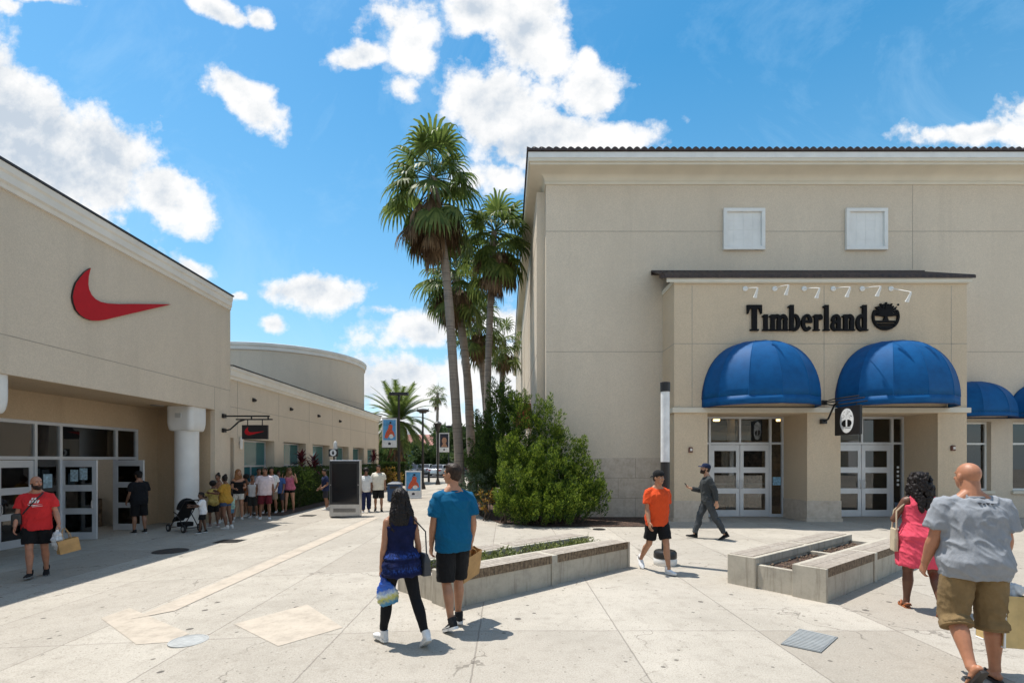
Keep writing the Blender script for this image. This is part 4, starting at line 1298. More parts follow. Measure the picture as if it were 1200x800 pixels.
# shop interior
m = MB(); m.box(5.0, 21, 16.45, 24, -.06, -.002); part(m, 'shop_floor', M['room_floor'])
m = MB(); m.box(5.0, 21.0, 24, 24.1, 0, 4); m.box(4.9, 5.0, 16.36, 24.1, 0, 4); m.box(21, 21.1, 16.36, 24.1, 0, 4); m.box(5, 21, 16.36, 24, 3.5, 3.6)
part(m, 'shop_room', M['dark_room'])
r = random.Random(11); m = MB()
for k in range(16):
    x = 5.4 + k * .95; y = 18.4 + r.uniform(0, 2.5); hh = r.uniform(.9, 1.7)
    m = MB(); m.box(x, x + .7, y, y + .5, 0, hh)
    for j in range(4): m.box(x + j * .17 + .02, x + j * .17 + .15, y + .1, y + .4, hh - .02, hh + r.uniform(.1, .35))
    part(m, 'display_table', M['room_goods'])
for k in range(10):
    m = MB(); m.box(5.3 + k * 1.5, 6.5 + k * 1.5, 23.5, 23.95, .4, 2.34 + .4 * (k % 3)); part(m, 'wall_shelf', M['room_goods'])
for x in (7.0, 8.3, 10.8, 12.1):
    for y in (17.4, 19.6):
        m = MB(); m.lathe([(.11, 3.36), (.13, 3.42), (.04, 3.5)], (x, y, 0), 14); part(m, 'ceiling_lamp', M['lamp'])
for x in (8.1, 12.1):
    m = MB(); m.lathe([(.18, 0), (.16, .3), (.13, 3.45)], (x, 17.9, 0), 14); part(m, 'shop_pillar', plain('pale_pillar', (.35, .33, .32), .5))
# windows to the right of the bay
for a, b2, c0, c1 in win_holes:
    m = MB(); frame_rect(m, a + .005, b2 - .005, c0 + .005, c1 - .005, .06, fXZ, WY + .14, WY + .22)
    m.box(a + .066, b2 - .066, WY + .142, WY + .218, 2.32, 2.38); m.box((a + b2) / 2 - .03, (a + b2) / 2 + .03, WY + .142, WY + .218, c0 + .066, 2.319)
    w = part(m, 'window', M['white_paint'], bevel=.004)
    m = MB(); m.box(a + .05, b2 - .05, WY + .175, WY + .185, c0 + .05, c1 - .05); g = part(m, 'pane', M['glass'], w0b)
    g.parent = w; g.matrix_parent_inverse = Matrix.Identity(4)
    m = MB(); m.box(a - .06, b2 + .06, WY - .08, WY + .13, c0 - .10, c0 - .001); g = part(m, 'sill', M['cream'], w0b, bevel=.01)
    g.parent = w; g.matrix_parent_inverse = Matrix.Identity(4)
# dome awnings
def awning(cx, yw, z0, a, c, dpt, gores, val, label, group):
    t = thing('dome_awning', label, 'awning', (cx, yw, z0), 0, group)
    m = MB(); NP, NT = gores * 6, 14; rows = []
    for i in range(NT + 1):
        th = PI / 2 * min(.995, i / NT); row = []
        for j in range(NP + 1):
            ph = PI * j / NP; dl = (ph % (PI / gores)) - PI / gores / 2
            k = math.cos(PI / gores / 2) / math.cos(dl); k = 1 - (1 - k) * 1.15
            rr = math.cos(th) ** .75
            row.append(V((-a * math.cos(ph) * rr * (k if 0 < j < NP else 1), -dpt * math.sin(ph) * rr * k, c * math.sin(th))))
        rows.append(row)
    m.loft(rows, cap=False, closed=False)
    o = m.build('canopy', M['awning'], t, smooth=14, fix=False)
    sd = o.modifiers.new('cloth_thickness', 'SOLIDIFY'); sd.thickness = .012; sd.offset = 0
    m = MB()
    base = rows[0]
    m.loft([[p + V((0, 0, -val)) for p in base], [p + V((0, 0, -.002)) for p in base]], cap=False, closed=False)
    o = m.build('valance', M['awning'], t, smooth=20, fix=False); sd = o.modifiers.new('cloth_thickness', 'SOLIDIFY'); sd.thickness = .012; sd.offset = 0
    m = MB()
    m.tube([(-a * math.cos(PI * j / 24), -.012, c * math.sin(PI * j / 24)) for j in range(25)], .022, 8)
    m.tube([p + V((0, 0, -val)) for p in base], .014, 6)
    m.tube([p * .97 + V((0, 0, -.02)) for p in base], .018, 6)
    m.tube([(-a, -.02, -val), (a, -.02, -val)], .016, 6)
    m.build('rim', M['navy_piping'], t, smooth=60)
    for g in range(1, gores):
        m = MB(); m.tube([rows[i][g * 6] + V((0, -.004, .002)) for i in range(NT + 1)] , .011, 6); m.build('seam', M['awning'], t, smooth=60)
    return t
M['navy_piping'] = plain('navy_piping', (.004, .02, .09), .6)
awning(7.46, BY0 - .012, 3.62, 1.67, 1.70, 1.30, 6, .24, 'large blue dome awning over the doorway beside the light column', 'blue dome awnings over the store openings')
awning(11.42, BY0 - .012, 3.62, 1.67, 1.70, 1.30, 6, .24, 'large blue dome awning over the doorway behind the woman in pink', 'blue dome awnings over the store openings')
awning(14.72, WY - .012, 3.28, 1.26, 1.02, .95, 5, .12, 'smaller blue dome awning tucked against the side of the entrance bay', 'blue dome awnings over the store openings')
awning(17.25, WY - .012, 3.28, 1.26, 1.02, .95, 5, .12, 'smaller blue dome awning farther along, above the bald man\'s shoulder', 'blue dome awnings over the store openings')
rt = awning(0, 0, 0, .95, .8, .75, 5, .15, 'coral red dome awning on the side wall just above the juniper bush', None)
rt.location = (.972, 20.5, 3.35); rt.rotation_euler = (0, 0, -PI / 2)
redc = cloth('coral_canvas', (.50, .08, .055))
for ch in [c2 for c2 in COL.objects if c2.parent == rt]:
    ch.data.materials[0] = redc
# alarm boxes on the piers
for px, py, lb in ((809, 527, 'small brown alarm strobe on the pier beside the light column'), (1116, 525, 'small brown alarm strobe on the pier behind the bald man')):
    c = P(px, py, BY0 - .001); m = MB(); m.box(-.06, .06, -.05, 0, -.075, .075); m.mat(1); m.box(-.03, .035, -.075, -.0505, -.03, .045); m.mat(0); m.tube([(0, -.03, .075), (0, -.03, .085)], [.045, .04], 10)
    o = m.build('alarm_strobe', [plain('brown_metal', (.14, .055, .035), .5), plain('strobe_lens', (.65, .6, .55), .2)], bevel=.006); o.location = c
    tag(o, lb, 'alarm')
# sign lights
SL = [873, 907.6, 942, 976, 1010, 1043.7]
lbl = ['white gooseneck sign light above the capital letter T', 'white gooseneck sign light above the letter m', 'white gooseneck sign light above the middle letters e and r', 'white gooseneck sign light above the letters a and n', 'white gooseneck sign light between the lettering and the tree emblem', 'white gooseneck sign light with the steepest arm, beyond the tree emblem']
for k, px in enumerate(SL):
    c = P(px, 338.5, BY0); t = thing('sign_light', lbl[k], 'sign light', c, 0, 'sign lights over the lettering')
    dz = (-.02, .06, -.03, 0, .02, -.14)[k]
    m = MB(); m.tube([(0, -.001, 0), (0, -.03, 0), (0, -.05, 0)], [.075, .075, .025], 18); m.build('wall_plate', M['white_paint'], t, smooth=40)
    m = MB(); m.tube([(0, -.04, 0), (0, -.40, -.09 + dz * .6), (0, -.74, -.20 + dz)], .011, 8); m.build('arm', M['white_paint'], t, smooth=60)
    m = MB(); m.tube([(0, -.74, -.19 + dz), (0, -.725, -.25 + dz), (.0, -.64, -.37 + dz), (.0, -.60, -.43 + dz)], [.017, .027, .040, .054], 14); m.build('lamp_head', M['white_paint'], t, smooth=50)
# ------------------------------------------------------------------ store lettering
def glyph_polys():
    S = .175; g = {}
    def R(x0, x1, z0, z1): return [(x0, z0), (x1, z0), (x1, z1), (x0, z1)]
    def ring(cx, cz, rx, rz, wx, wz, a0, a1, n=18):
        o = [(cx + rx * math.cos(D(a0 + (a1 - a0) * i / n)), cz + rz * math.sin(D(a0 + (a1 - a0) * i / n))) for i in range(n + 1)]
        i2 = [(cx + (rx - wx) * math.cos(D(a0 + (a1 - a0) * i / n)), cz + (rz - wz) * math.sin(D(a0 + (a1 - a0) * i / n))) for i in range(n + 1)]
        return [[o[i], o[i + 1], i2[i + 1], i2[i]] for i in range(n)]
    xh = .63; sf = .055
    def stem(x, top, foot=True, flag=True):
        out = [R(x, x + S, 0, top)]
        if foot: out.append(R(x - sf, x + S + sf, 0, .055))
        if flag: out.append([(x - .075, top - .085), (x + .001, top - .11), (x + S * .9, top), (x + .06, top), (x - .075, top - .05)])
        return out
    def arch(x, w): return ring(x + S + (w - S) / 2 - .06, xh - .22, (w - S) / 2 + .07, .235, S * .95, .13, 0, 150, 12) + [R(x + w - S + .01 - .02, x + w - .01, 0, xh - .21), R(x + w - S - sf - .01, x + w + sf - .01, 0, .055)]
    g['T'] = (.66, [R(.22, .44, 0, 1), R(.14, .52, 0, .06), R(.0, .66, .86, 1.0), [(.0, .66), (.055, .66), (.13, .87), (0, .87)], [(.605, .66), (.66, .66), (.66, .87), (.53, .87)]])
    g['i'] = (.29, stem(.06, xh))
    g['m'] = (.84, stem(.06, xh) + arch(.06, .46) + arch(.345, .46))
    g['n'] = (.56, stem(.06, xh) + arch(.06, .46))
    g['r'] = (.43, stem(.06, xh) + [R(.22, .27, xh - .2, xh - .05)] + ring(.30, xh - .13, .12, .145, .09, .10, 10, 160, 10) + ring(.345, xh - .13, .075, .085, .074, .084, 0, 360, 12))
    g['b'] = (.53, [R(.04, .04 + S, 0, 1), [(-.035, .915), (.041, .89), (.2, 1), (.10, 1), (-.035, .95)]] + ring(.26, xh / 2, .245, .335, .165, .12, -120, 150, 24))
    g['d'] = (.56, [R(.32, .32 + S, 0, 1), R(.32, .56, 0, .055), [(.245, .915), (.321, .89), (.48, 1), (.38, 1), (.245, .95)]] + ring(.265, xh / 2, .245, .335, .165, .12, 30, 300, 24))
    g['l'] = (.30, [R(.06, .06 + S, 0, 1), R(.0, .29, 0, .055), [(-.015, .915), (.061, .89), (.22, 1), (.12, 1), (-.015, .95)]])
    g['e'] = (.50, ring(.25, xh / 2, .245, .335, .16, .115, 12, 322, 26) + [R(.1, .485, xh / 2 - .005, xh / 2 + .085)])
    g['a'] = (.50, [R(.27, .27 + S, .04, xh - .15), R(.30, .505, 0, .07)] + ring(.245, xh - .20, .20, .215, .15, .11, 0, 165, 14) + ring(.215, .19, .205, .205, .15, .095, 60, 320, 18) + ring(.10, xh - .20, .07, .075, .069, .074, 0, 360, 12))
    return g
GL = glyph_polys()
sx0, sx1 = P(875, 388, BY0 - .03).x, P(1016.5, 388, BY0 - .03).x
zb = P(875, 388, BY0).z; hh = P(875, 358, BY0).z - zb
wtot = sum(GL[c][0] for c in 'Timberland') + .025 * 9
kx = (sx1 - sx0) / wtot
sg = thing('store_sign', 'raised black serif lettering with a round tree emblem above the blue awnings', 'sign', ((sx0 + sx1) / 2, BY0, zb))
m = MB(); x = sx0; k = 0
for ch in 'Timberland':
    w, polys = GL[ch]
    for pl in polys:
        k += 1
        m.prism([(x + u * kx, zb + v * hh) for u, v in pl], fXZ, BY0 - .075 - .0007 * (k % 9), BY0 - .012 + .0003 * (k % 7))
    x += (w + .025) * kx
M['sign_black'] = plain('sign_black', (.006, .0055, .006), .6, var=.05, spec=.15)
_attach(m.build('lettering', M['sign_black']), sg)
def tree_emblem(m, cx, cz, rx, rz, fn, y0, y1, seed=3):
    k = [0]
    def pr(poly):
        k[0] += 1
        m.prism([(cx + u * rx, cz + v * rz) for u, v in poly], fn, y0 - .0006 * (k[0] % 8), y1)
    n = 40
    def arc(r0, r1, a0, a1, n=40):
        for i in range(n):
            t0, t1 = D(a0 + (a1 - a0) * i / n), D(a0 + (a1 - a0) * (i + 1) / n)
            pr([(r0 * math.cos(t0), r0 * math.sin(t0)), (r0 * math.cos(t1), r0 * math.sin(t1)), (r1 * math.cos(t1), r1 * math.sin(t1)), (r1 * math.cos(t0), r1 * math.sin(t0))])
    arc(1.0, .86, 150, 390)
    for z0, z1 in ((-.42, -.30), (-.62, -.50), (-.97, -.68)):      # ground bars inside the ring
        def hw(z): return math.sqrt(max(.0, .9 - z * z))
        pr([(-hw(z0), z0), (hw(z0), z0), (hw(z1), z1), (-hw(z1), z1)])
    pr([(-.20, -.31), (.20, -.31), (.10, -.05), (.12, .15), (-.12, .15), (-.10, -.05)])
    r = random.Random(seed)
    for i in range(15):
        a = D(8 + 164 * i / 14); L = (.93 + .1 * (i % 2)) if 1 < i < 13 else .95
        w = .075
        dx, dz = math.cos(a), math.sin(a); px_, pz_ = -dz, dx
        b0 = .12
        pr([(dx * b0 - px_ * .05, .05 + dz * b0 * .6 - pz_ * .05), (dx * L - px_ * w, dz * L - pz_ * w * .6), (dx * L * 1.03 + px_ * w * .2, dz * L * 1.03 + pz_ * .02), (dx * b0 + px_ * .05, .05 + dz * b0 * .6 + pz_ * .05)])
        if i % 2: pr([(dx * .5 - px_ * .03, dz * .5 - pz_ * .03), (dx * .88 - px_ * .17, dz * .88 - pz_ * .12), (dx * .9 - px_ * .10, dz * .9 - pz_ * .08), (dx * .5 + px_ * .03, dz * .5 + pz_ * .03)])
    for i in range(12):
        a = D(15 + 150 * i / 11); q = .62 + .12 * (i % 3); s = .085
        dx, dz = math.cos(a) * q, math.sin(a) * q
        pr([(dx - s, dz - .04), (dx + s, dz - .02), (dx + s * .5, dz + .08), (dx - s * .6, dz + .06)])
ec = P(1036.5, 371.5, BY0)
m = MB(); tree_emblem(m, ec.x, ec.z, .40, .40, fXZ, BY0 - .072, BY0 - .012)
_attach(m.build('tree_emblem', M['sign_black']), sg)
m = MB(); m.lathe([(.03, 0), (.03, .012), (.018, .0125)], (0, 0, 0), 14); o = m.build('registered_mark', M['sign_black']); o.rotation_euler = (PI / 2, 0, 0); o.location = P(1052.5, 357, BY0 - .012)
bpy.context.view_layer.update(); o.parent = sg; o.matrix_parent_inverse = Matrix.Translation(sg.location).inverted()

# hanging blade sign with the white tree
bx = 9.36
bs = thing('blade_sign', 'square black hanging sign with a white oval tree on a bracket between the doorways', 'sign', (bx, BY0, 2.6))
def att(m, name, mat, par, **kw): return _attach(m.build(name, mat, **kw), par)
m = MB()
for z in (3.52, 2.97): m.box(bx - .07, bx + .07, BY0 - .13 if z < 3.2 else BY0 - .13, BY0 - .076 if z > 3.2 else BY0 - .001, z - .07, z + .07)
for dz, y1 in ((0.0, 12.95), (.075, 13.15), (-.10, 12.85)):
    m.tube([(bx, BY0 - .1, 3.52 + dz * .3), (bx, BY0 - .5, 3.50 + dz), (bx, y1, 3.47 + dz)], .016, 8)
m.tube([(bx, BY0 - .10, 2.97), (bx, BY0 - .28, 3.02), (bx, BY0 - .42, 3.22), (bx, BY0 - .55, 3.40), (bx, BY0 - .70, 3.46)], .026, 8)
for y in (13.95, 13.25): m.tube([(bx, y, 3.40), (bx, y, 3.30)], .010, 6)
att(m, 'bracket', M['black_metal'], bs, smooth=50)
m = MB(); m.box(bx - .035, bx + .035, 13.08, 14.08, 2.52, 3.30)
bp = att(m, 'sign_panel', plain('sign_panel_black', (.012, .011, .012), .45), bs, bevel=.006)
fYZl = lambda u, v, d: V((bx + d, u, v))
m = MB()
for s in (-1, 1):
    el = [(13.58 + .27 * math.cos(2 * PI * i / 36), 2.91 + .335 * math.sin(2 * PI * i / 36)) for i in range(36)]
    m.prism(el, fYZl, s * .036, s * .040)
o = m.build('white_oval', M['white_plastic']); o.parent = bp
m = MB()
for s in (-1, 1):
    for q in (-1, 1):
        half = [(13.58 + q * (.035 + .165 * max(0, math.cos(t))), 2.86 + .10 * math.sin(t) - .02) for t in [PI * i / 12 - PI / 2 for i in range(13)]]
        m.prism(half, fYZl, s * .0405, s * .0435)
    r = random.Random(4)
    for i in range(26):
        a = r.uniform(.1, PI - .1); q = r.uniform(.45, .93)
        u = 13.58 + .25 * q * math.cos(a); v = 2.95 + .27 * q * math.sin(a); s2 = r.uniform(.006, .014)
        m.prism([(u - s2, v - s2), (u + s2 * 1.2, v - s2 * .5), (u + s2 * .4, v + s2 * 1.4)], fYZl, s * .0405, s * (.0425 + .00005 * i))
    for z in (2.70, 2.74): m.prism([(13.42, z), (13.74, z), (13.74, z + .012), (13.42, z + .012)], fYZl, s * .0405, s * .043)
o = m.build('tree_emblem', M['sign_black']); o.parent = bp

# ------------------------------------------------------------------ the left shop: tall part
FX = -9.7; LY1 = 17.36; ZS = 3.5; XB = -11.6; ZG = -.25
fYZ = lambda y, z, d: V((d, y, z))           # a wall facing east, depth = x
left = thing('sportswear_store', 'tall tan stucco store with a recessed glazed entrance and a red tick emblem', 'building', (FX, LY1, ZG))
m = MB(); m.box(-12.2, FX, -14, LY1, ZS, 7.13)
m.box(-11.55, FX, 16.45, LY1, ZG - .1, ZS - .0005)
m.box(-12.2, -9.85, -14, 3.0, ZG - .1, ZS - .0005)
# back wall above the glazing and its end
wall_grid(m, (3.001, 16.449), (ZG - .1, ZS - .001), [(4.2, 15.56, -1, 2.80)], fYZ, XB, XB - .25)
m.box(-30, -12.21, 15.9, LY1, -.3, 7.13)
left_wall = att(m, 'wall', M['stucco'], left)
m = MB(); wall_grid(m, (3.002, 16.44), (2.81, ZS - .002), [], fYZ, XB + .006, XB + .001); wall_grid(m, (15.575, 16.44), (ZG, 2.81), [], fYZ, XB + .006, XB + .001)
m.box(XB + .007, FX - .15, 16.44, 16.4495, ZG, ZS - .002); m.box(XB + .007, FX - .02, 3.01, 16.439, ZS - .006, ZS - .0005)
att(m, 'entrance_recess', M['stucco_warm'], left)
m = MB(); m.box(FX - .001, FX + .003, -14, LY1, 4.245, 4.267)
m.box(FX - .001, FX + .003, 16.42, 16.44, ZS, 4.245)
att(m, 'control_joint', M['joint'], left)
fpro = [(-.02, 7.05), (.06, 7.05), (.075, 7.13), (.14, 7.16), (.155, 7.30), (.20, 7.34), (.22, 7.46), (-.02, 7.47)]
def eave(profile, y0, y1, x, name, mat, par, dy=0.0):
    m = MB(); A = [V((x + o, y0, z)) for o, z in profile]; B = [V((x + o, y1 + max(0, o) * dy, z)) for o, z in profile]
    m.loft([A, B], cap=False); m.add(B, [tuple(range(len(B)))]); m.add(A, [tuple(range(len(A)))])
    return att(m, name, mat, par)
eave(fpro, -14, LY1, FX, 'fascia', M['joint_bright'], left, -1)
m = MB(); m.box(-30, FX + .25, -14, LY1 - .2, 7.471, 7.51); att(m, 'roof', plain('dark_flashing', (.035, .035, .04), .6), left)
# shopfront glazing
bays = [('d', 4.25, 6.05), ('s', 6.05, 6.72), ('d', 6.72, 8.56), ('s', 8.56, 9.25), ('s', 9.25, 10.35), ('d', 10.35, 12.19), ('s', 12.19, 12.88), ('o', 12.88, 14.72), ('s', 14.72, 15.53)]
m = MB(); xg = XB - .04
ysl = sorted(set([b[1] for b in bays] + [b[2] for b in bays]))
for y in ysl: m.box(xg - .05, xg + .05, y - .035, y + .035, ZG, 2.79)
for z in (1.885, 2.755): m.box(xg - .047, xg + .047, ysl[0] + .0355, ysl[-1] - .0355, z - .04, z + .04)
for k, a, b2 in bays:
    if k == 's': m.box(xg - .045, xg + .045, a + .036, b2 - .036, ZG, ZG + .14)
att(m, 'shopfront_frame', M['white_frame'] if 'white_frame' in M else M['alu'], left, bevel=.004)
m = MB()
for k, a, b2 in bays:
    m.box(xg - .006, xg + .006, a + .03, b2 - .03, 1.92, 2.72)
    if k == 's': m.box(xg - .006, xg + .006, a + .03, b2 - .03, ZG + .13, 1.85)
att(m, 'glazing', M['glass'], left)
def ldoor(hy, ang, hs):
    Mx = Matrix.Translation((xg, hy, ZG)) @ Rz(ang) @ Matrix.Diagonal((1, hs, 1, 1))
    d = shop_door(None, .90, 2.085, Mx, 1, bar=False); _attach(d, left); return d
for k, a, b2 in bays:
    if k == 'd': ldoor(a + .036, PI / 2, 1); ldoor(b2 - .036, -PI / 2, 1)
    if k == 'o':
        d1 = ldoor(a + .036, D(4), 1); d2 = ldoor(b2 - .036, D(-2), 1)
# notices stuck on the glass
M['notice'] = plain('notice_paper', (.35, .48, .55), .5, var=.5, nscale=18)
m = MB(); m.box(xg + .0075, xg + .0105, 12.42, 12.66, 1.13, 1.48); att(m, 'notice', M['notice'], left)
for x0, z0 in ((-11.36, 1.28), (-11.12, 1.32)):
    m = MB(); m.box(x0, x0 + .20, 12.880, 12.883, z0, z0 + .30); att(m, 'notice', M['notice'], left)
# room behind
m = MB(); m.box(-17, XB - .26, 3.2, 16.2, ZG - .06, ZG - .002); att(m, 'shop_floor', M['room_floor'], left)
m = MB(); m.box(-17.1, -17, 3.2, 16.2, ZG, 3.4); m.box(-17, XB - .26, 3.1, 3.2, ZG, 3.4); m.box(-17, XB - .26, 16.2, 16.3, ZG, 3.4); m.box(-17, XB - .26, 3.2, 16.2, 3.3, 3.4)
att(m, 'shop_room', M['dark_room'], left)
r = random.Random(21)
for k in range(11):
    m = MB(); y = 4.4 + k * 1.05; x = -13.2 - r.uniform(0, 1.8); h2 = r.uniform(.8, 1.6); m.box(x, x + .5, y, y + .7, ZG, h2 + ZG)
    for j in range(4): m.box(x + .05, x + .4, y + j * .17 + .02, y + j * .17 + .15, h2 + ZG - .02, h2 + ZG + r.uniform(.1, .4))
    att(m, 'display_table', M['room_goods'], left)
M['cool_lamp'] = emit('cool_lamp', (.9, .95, 1), 6.0)
for y in (8.7, 10.6, 12.5, 14.4):
    m = MB(); m.box(-14.2, -12.6, y, y + .09, 3.24, 3.29); att(m, 'ceiling_lamp', M['cool_lamp'], left)
# recessed ceiling lights of the entrance
for y in (10.2, 15.0):
    m = MB(); m.lathe([(.17, 3.470), (.17, 3.490), (.13, 3.491)], (-10.6, y, 0), 20)
    att(m, 'recessed_downlight', plain('downlight_trim', (.30, .27, .24), .5), left)
# columns with cushion capitals
def column(y, label):
    t = thing('column', label, 'column', (-10.15, y, ZG), 0, 'white columns of the shop entrance')
    h = ZS - ZG
    m = MB(); m.lathe([(.38, 0), (.38, .10), (.35, .13), (.335, .16), (.335, 2.995)], (0, 0, 0), 40, cap=True); m.build('shaft', M['white_paint'], t, smooth=50)
    m = MB(); zt = h - .001; rg = []
    for q, z in [(.405, zt), (.405, zt - .42)] + [(.405 - .075 * (1 - math.cos(a)), zt - .42 - .34 * math.sin(a)) for a in [PI / 2 * i / 8 for i in range(1, 9)]]:
        sq = []
        for j in range(48):
            a = 2 * PI * j / 48; k2 = 1 / max(abs(math.cos(a)), abs(math.sin(a))); k2 = min(k2, 1.30); sq.append(V((q * k2 * math.cos(a), q * k2 * math.sin(a), z)))
        rg.append(sq)
    m.loft(rg); cp = m.build('capital', M['white_paint'], t, smooth=35)
    m = MB(); m.box(-.09, .09, -.44, -.406, zt - .36, zt - .22); m.build('vent', plain('vent_grey', (.5, .5, .49), .5), cp)
    return t
column(15.7, 'thick white column with a cushion capital beside the stroller')
column(9.33, 'white column capital under the soffit, nearer than the full column')

# red tick emblem
pts = [(106.6, 314), (99.5, 319), (94.5, 324.7), (89.5, 331.5), (86.7, 340.4), (85.6, 348), (86.7, 355), (89.5, 363), (94.5, 369), (100.5, 373), (107.7, 375.4), (115, 375.8), (123.5, 374.6), (137, 371.4), (152, 367.8), (178, 361.8), (201, 356.5), (178, 356.2), (157.6, 356), (140, 356.2), (126, 355.4), (118, 353.6), (112, 350.3), (107.6, 345.5), (104.6, 339), (103.6, 332.5), (104.2, 323.5)]
def fac(px, py, x):
    y = x * FOC / (px - PX0); return (y, CAM_H + (PY0 - py) / FOC * y)
po = [fac(a, b2, FX + .062) for a, b2 in pts]
m = MB(); m.prism(po, fYZ, FX + .012, FX + .057); m.mat(1)
m.add([fYZ(u, v, FX + .062) for u, v in po], [tuple(range(len(po)))])
m.add([fYZ(u, v, FX + .058) for u, v in po] , [tuple(range(len(po)))])
n = len(po); o0 = len(m.v) - 2 * n
for i in range(n): m.f.append((o0 + i, o0 + (i + 1) % n, o0 + n + (i + 1) % n, o0 + n + i)); m.mi.append(1)
c = sum((fYZ(u, v, FX) for u, v in po), V((0, 0, 0))) / n
o = m.build('tick_emblem', [plain('emblem_side', (.015, .010, .012), .4), M['red_paint']], origin=c)
tag(o, 'large red tick shaped emblem with black edges mounted high on the plain tan facade', 'sign')

# hanging sign with red tick
sy = 16.9
hs = thing('hanging_sign', 'small black hanging sign with a red tick on a scrolled bracket beside the white column', 'sign', (FX, sy, 2.7))
m = MB()
for z in (3.33, 2.84): m.box(FX + .001, FX + .09, sy - .07, sy + .07, z - .07, z + .07)
m.box(FX + .09, -8.10, sy - .022, sy + .022, 3.30, 3.35); m.box(-9.25, -8.0, sy - .02, sy + .02, 3.19, 3.235)
for x in (-8.72, -8.15): m.box(x - .02, x + .02, sy - .018, sy + .018, 3.235, 3.30)
m.tube([(FX + .09, sy, 2.84), (-9.45, sy, 2.87), (-9.30, sy, 3.0), (-9.15, sy, 3.14), (-8.95, sy, 3.21)], .028, 8)
for x in (-8.85, -8.35): m.box(x - .012, x + .012, sy - .012, sy + .012, 3.02, 3.19)
att(m, 'bracket', M['black_metal'], hs, smooth=50)
m = MB(); m.box(-9.03, -8.15, sy - .04, sy + .04, 2.54, 3.02); hpn = att(m, 'sign_panel', plain('hanging_panel', (.014, .012, .014), .4), hs, bevel=.006)
us = [p[0] for p in pts]; vs = [p[1] for p in pts]; u0, u1 = min(us), max(us); v0, v1 = min(vs), max(vs)
m = MB()
for s in (-1, 1):
    pl = [(-8.93 + .68 * (a - u0) / (u1 - u0), 2.66 + .28 * (v1 - b2) / (v1 - v0) + .06 * (a - u0) / (u1 - u0)) for a, b2 in pts]
    m.prism(pl, lambda u, v, d: V((u, sy + d, v)), s * .041, s * .046)
o = m.build('tick_emblem', M['red_paint']); o.parent = hpn

# ------------------------------------------------------------------ the lower range of shops behind
LX = -9.85; LZ = 5.12
low = thing('shop_row_building', 'long low tan shop building with a white fascia and deep window recesses', 'building', (LX, 27, ZG))
rec = [(17.42, 17.85)] + [(18.55 + 3.28 * k, 20.97 + 3.28 * k) for k in range(6)]
m = MB(); wall_grid(m, (LY1 + .001, 38), (ZG - .1, 4.75), [(a, b2, -1, 2.62) for a, b2 in rec], fYZ, LX, LX - .62)
m.box(-20, LX - .621, LY1 + .001, 38, 2.7, 4.75); m.box(-10.6, LX - .621, LY1 + .001, 38, ZG - .1, 2.7)
att(m, 'wall', M['stucco'], low)
eave([(-.02, 4.70), (.06, 4.70), (.08, 4.78), (.15, 4.82), (.17, 4.98), (.22, 5.02), (.23, 5.12), (-.02, 5.13)], LY1 + .01, 38, LX, 'fascia', M['joint_bright'], low)
m = MB(); m.box(-20, LX + .26, LY1 + .01, 38, 5.131, 5.165); att(m, 'roof', plain('dark_flashing_low', (.05, .05, .055), .6), low)
m = MB(); m.box(LX - .001, LX + .003, LY1 + .01, 38, 3.72, 3.74)
for k in range(7): m.box(LX - .001, LX + .003, 18.1 + 3.28 * k - .01, 18.1 + 3.28 * k + .01, 2.62, 4.7)
att(m, 'control_joint', M['joint'], low)
for i, (a, b2) in enumerate(rec[1:]):
    m = MB(); frame_rect(m, a + .02, b2 - .02, .35, 2.60, .06, fYZ, LX - .36, LX - .42); m.box(LX - .415, LX - .365, a + .08, b2 - .08, 1.55, 1.61); m.box(LX - .414, LX - .366, (a + b2) / 2 - .03, (a + b2) / 2 + .03, .41, 1.549)
    w = att(m, 'window', M['alu'], low)
    m = MB(); m.box(LX - .40, LX - .39, a + .07, b2 - .07, .40, 2.55); g = m.build('pane', M['glass_teal']); g.parent = w; 
    m = MB(); m.box(LX - .619, LX - .34, a + .003, b2 - .003, ZG, .34); g = m.build('sill', M['stucco']); g.parent = w
# small wall light on the first pier
c = V((LX + .06, 17.98 + .25, 2.45)); m = MB(); m.lathe([(.05, -.22), (.055, -.2), (.055, .2), (.05, .22)], (0, 0, 0), 16); m.mat(1); m.box(-.06, 0, -.03, .03, -.06, .06)
o = m.build('wall_light', [M['white_paint'], M['black_metal']], smooth=40); o.location = c; tag(o, 'small white cylinder wall light below the hanging sign', 'wall light')
for k, y in enumerate((19.2, 22.5, 25.8, 29.1)):
    m = MB(); m.box(0, .07, -.06, .06, -.07, .07); m.tube([(.07, 0, 0), (.13, 0, -.02)], [.045, .05], 10)
    o = m.build('floodlight', M['bark_pole']); o.location = (LX + .001, y, 4.15 - .02 * k)
    tag(o, 'dark fixture on the low wall above the ' + ['first window recess from the tall shop', 'second window recess from the tall shop', 'third window recess from the tall shop', 'fourth window recess from the tall shop'][k], 'wall fixture', 'fixtures along the low shop wall')
# the drum
dr = thing('round_tower', 'wide round tan stucco drum with a white rim rising behind the low shops', 'building', (-16.2, 34.9, ZG))
m = MB(); m.lathe([(5.9, 0), (5.9, 8.55)], (0, 0, 0), 96); m.build('wall', M['stucco'], dr, smooth=60)
m = MB(); m.lathe([(5.9, 8.551), (5.98, 8.56), (6.0, 8.75), (6.06, 8.80), (6.08, 8.95), (5.8, 9.02), (3, 9.03)], (0, 0, 0), 96); m.build('rim', M['joint_bright'], dr, smooth=30)
m = MB(); m.lathe([(5.904, 6.0), (5.904, 6.022)], (0, 0, 0), 96, cap=False); m.build('control_joint', M['joint'], dr, smooth=60)

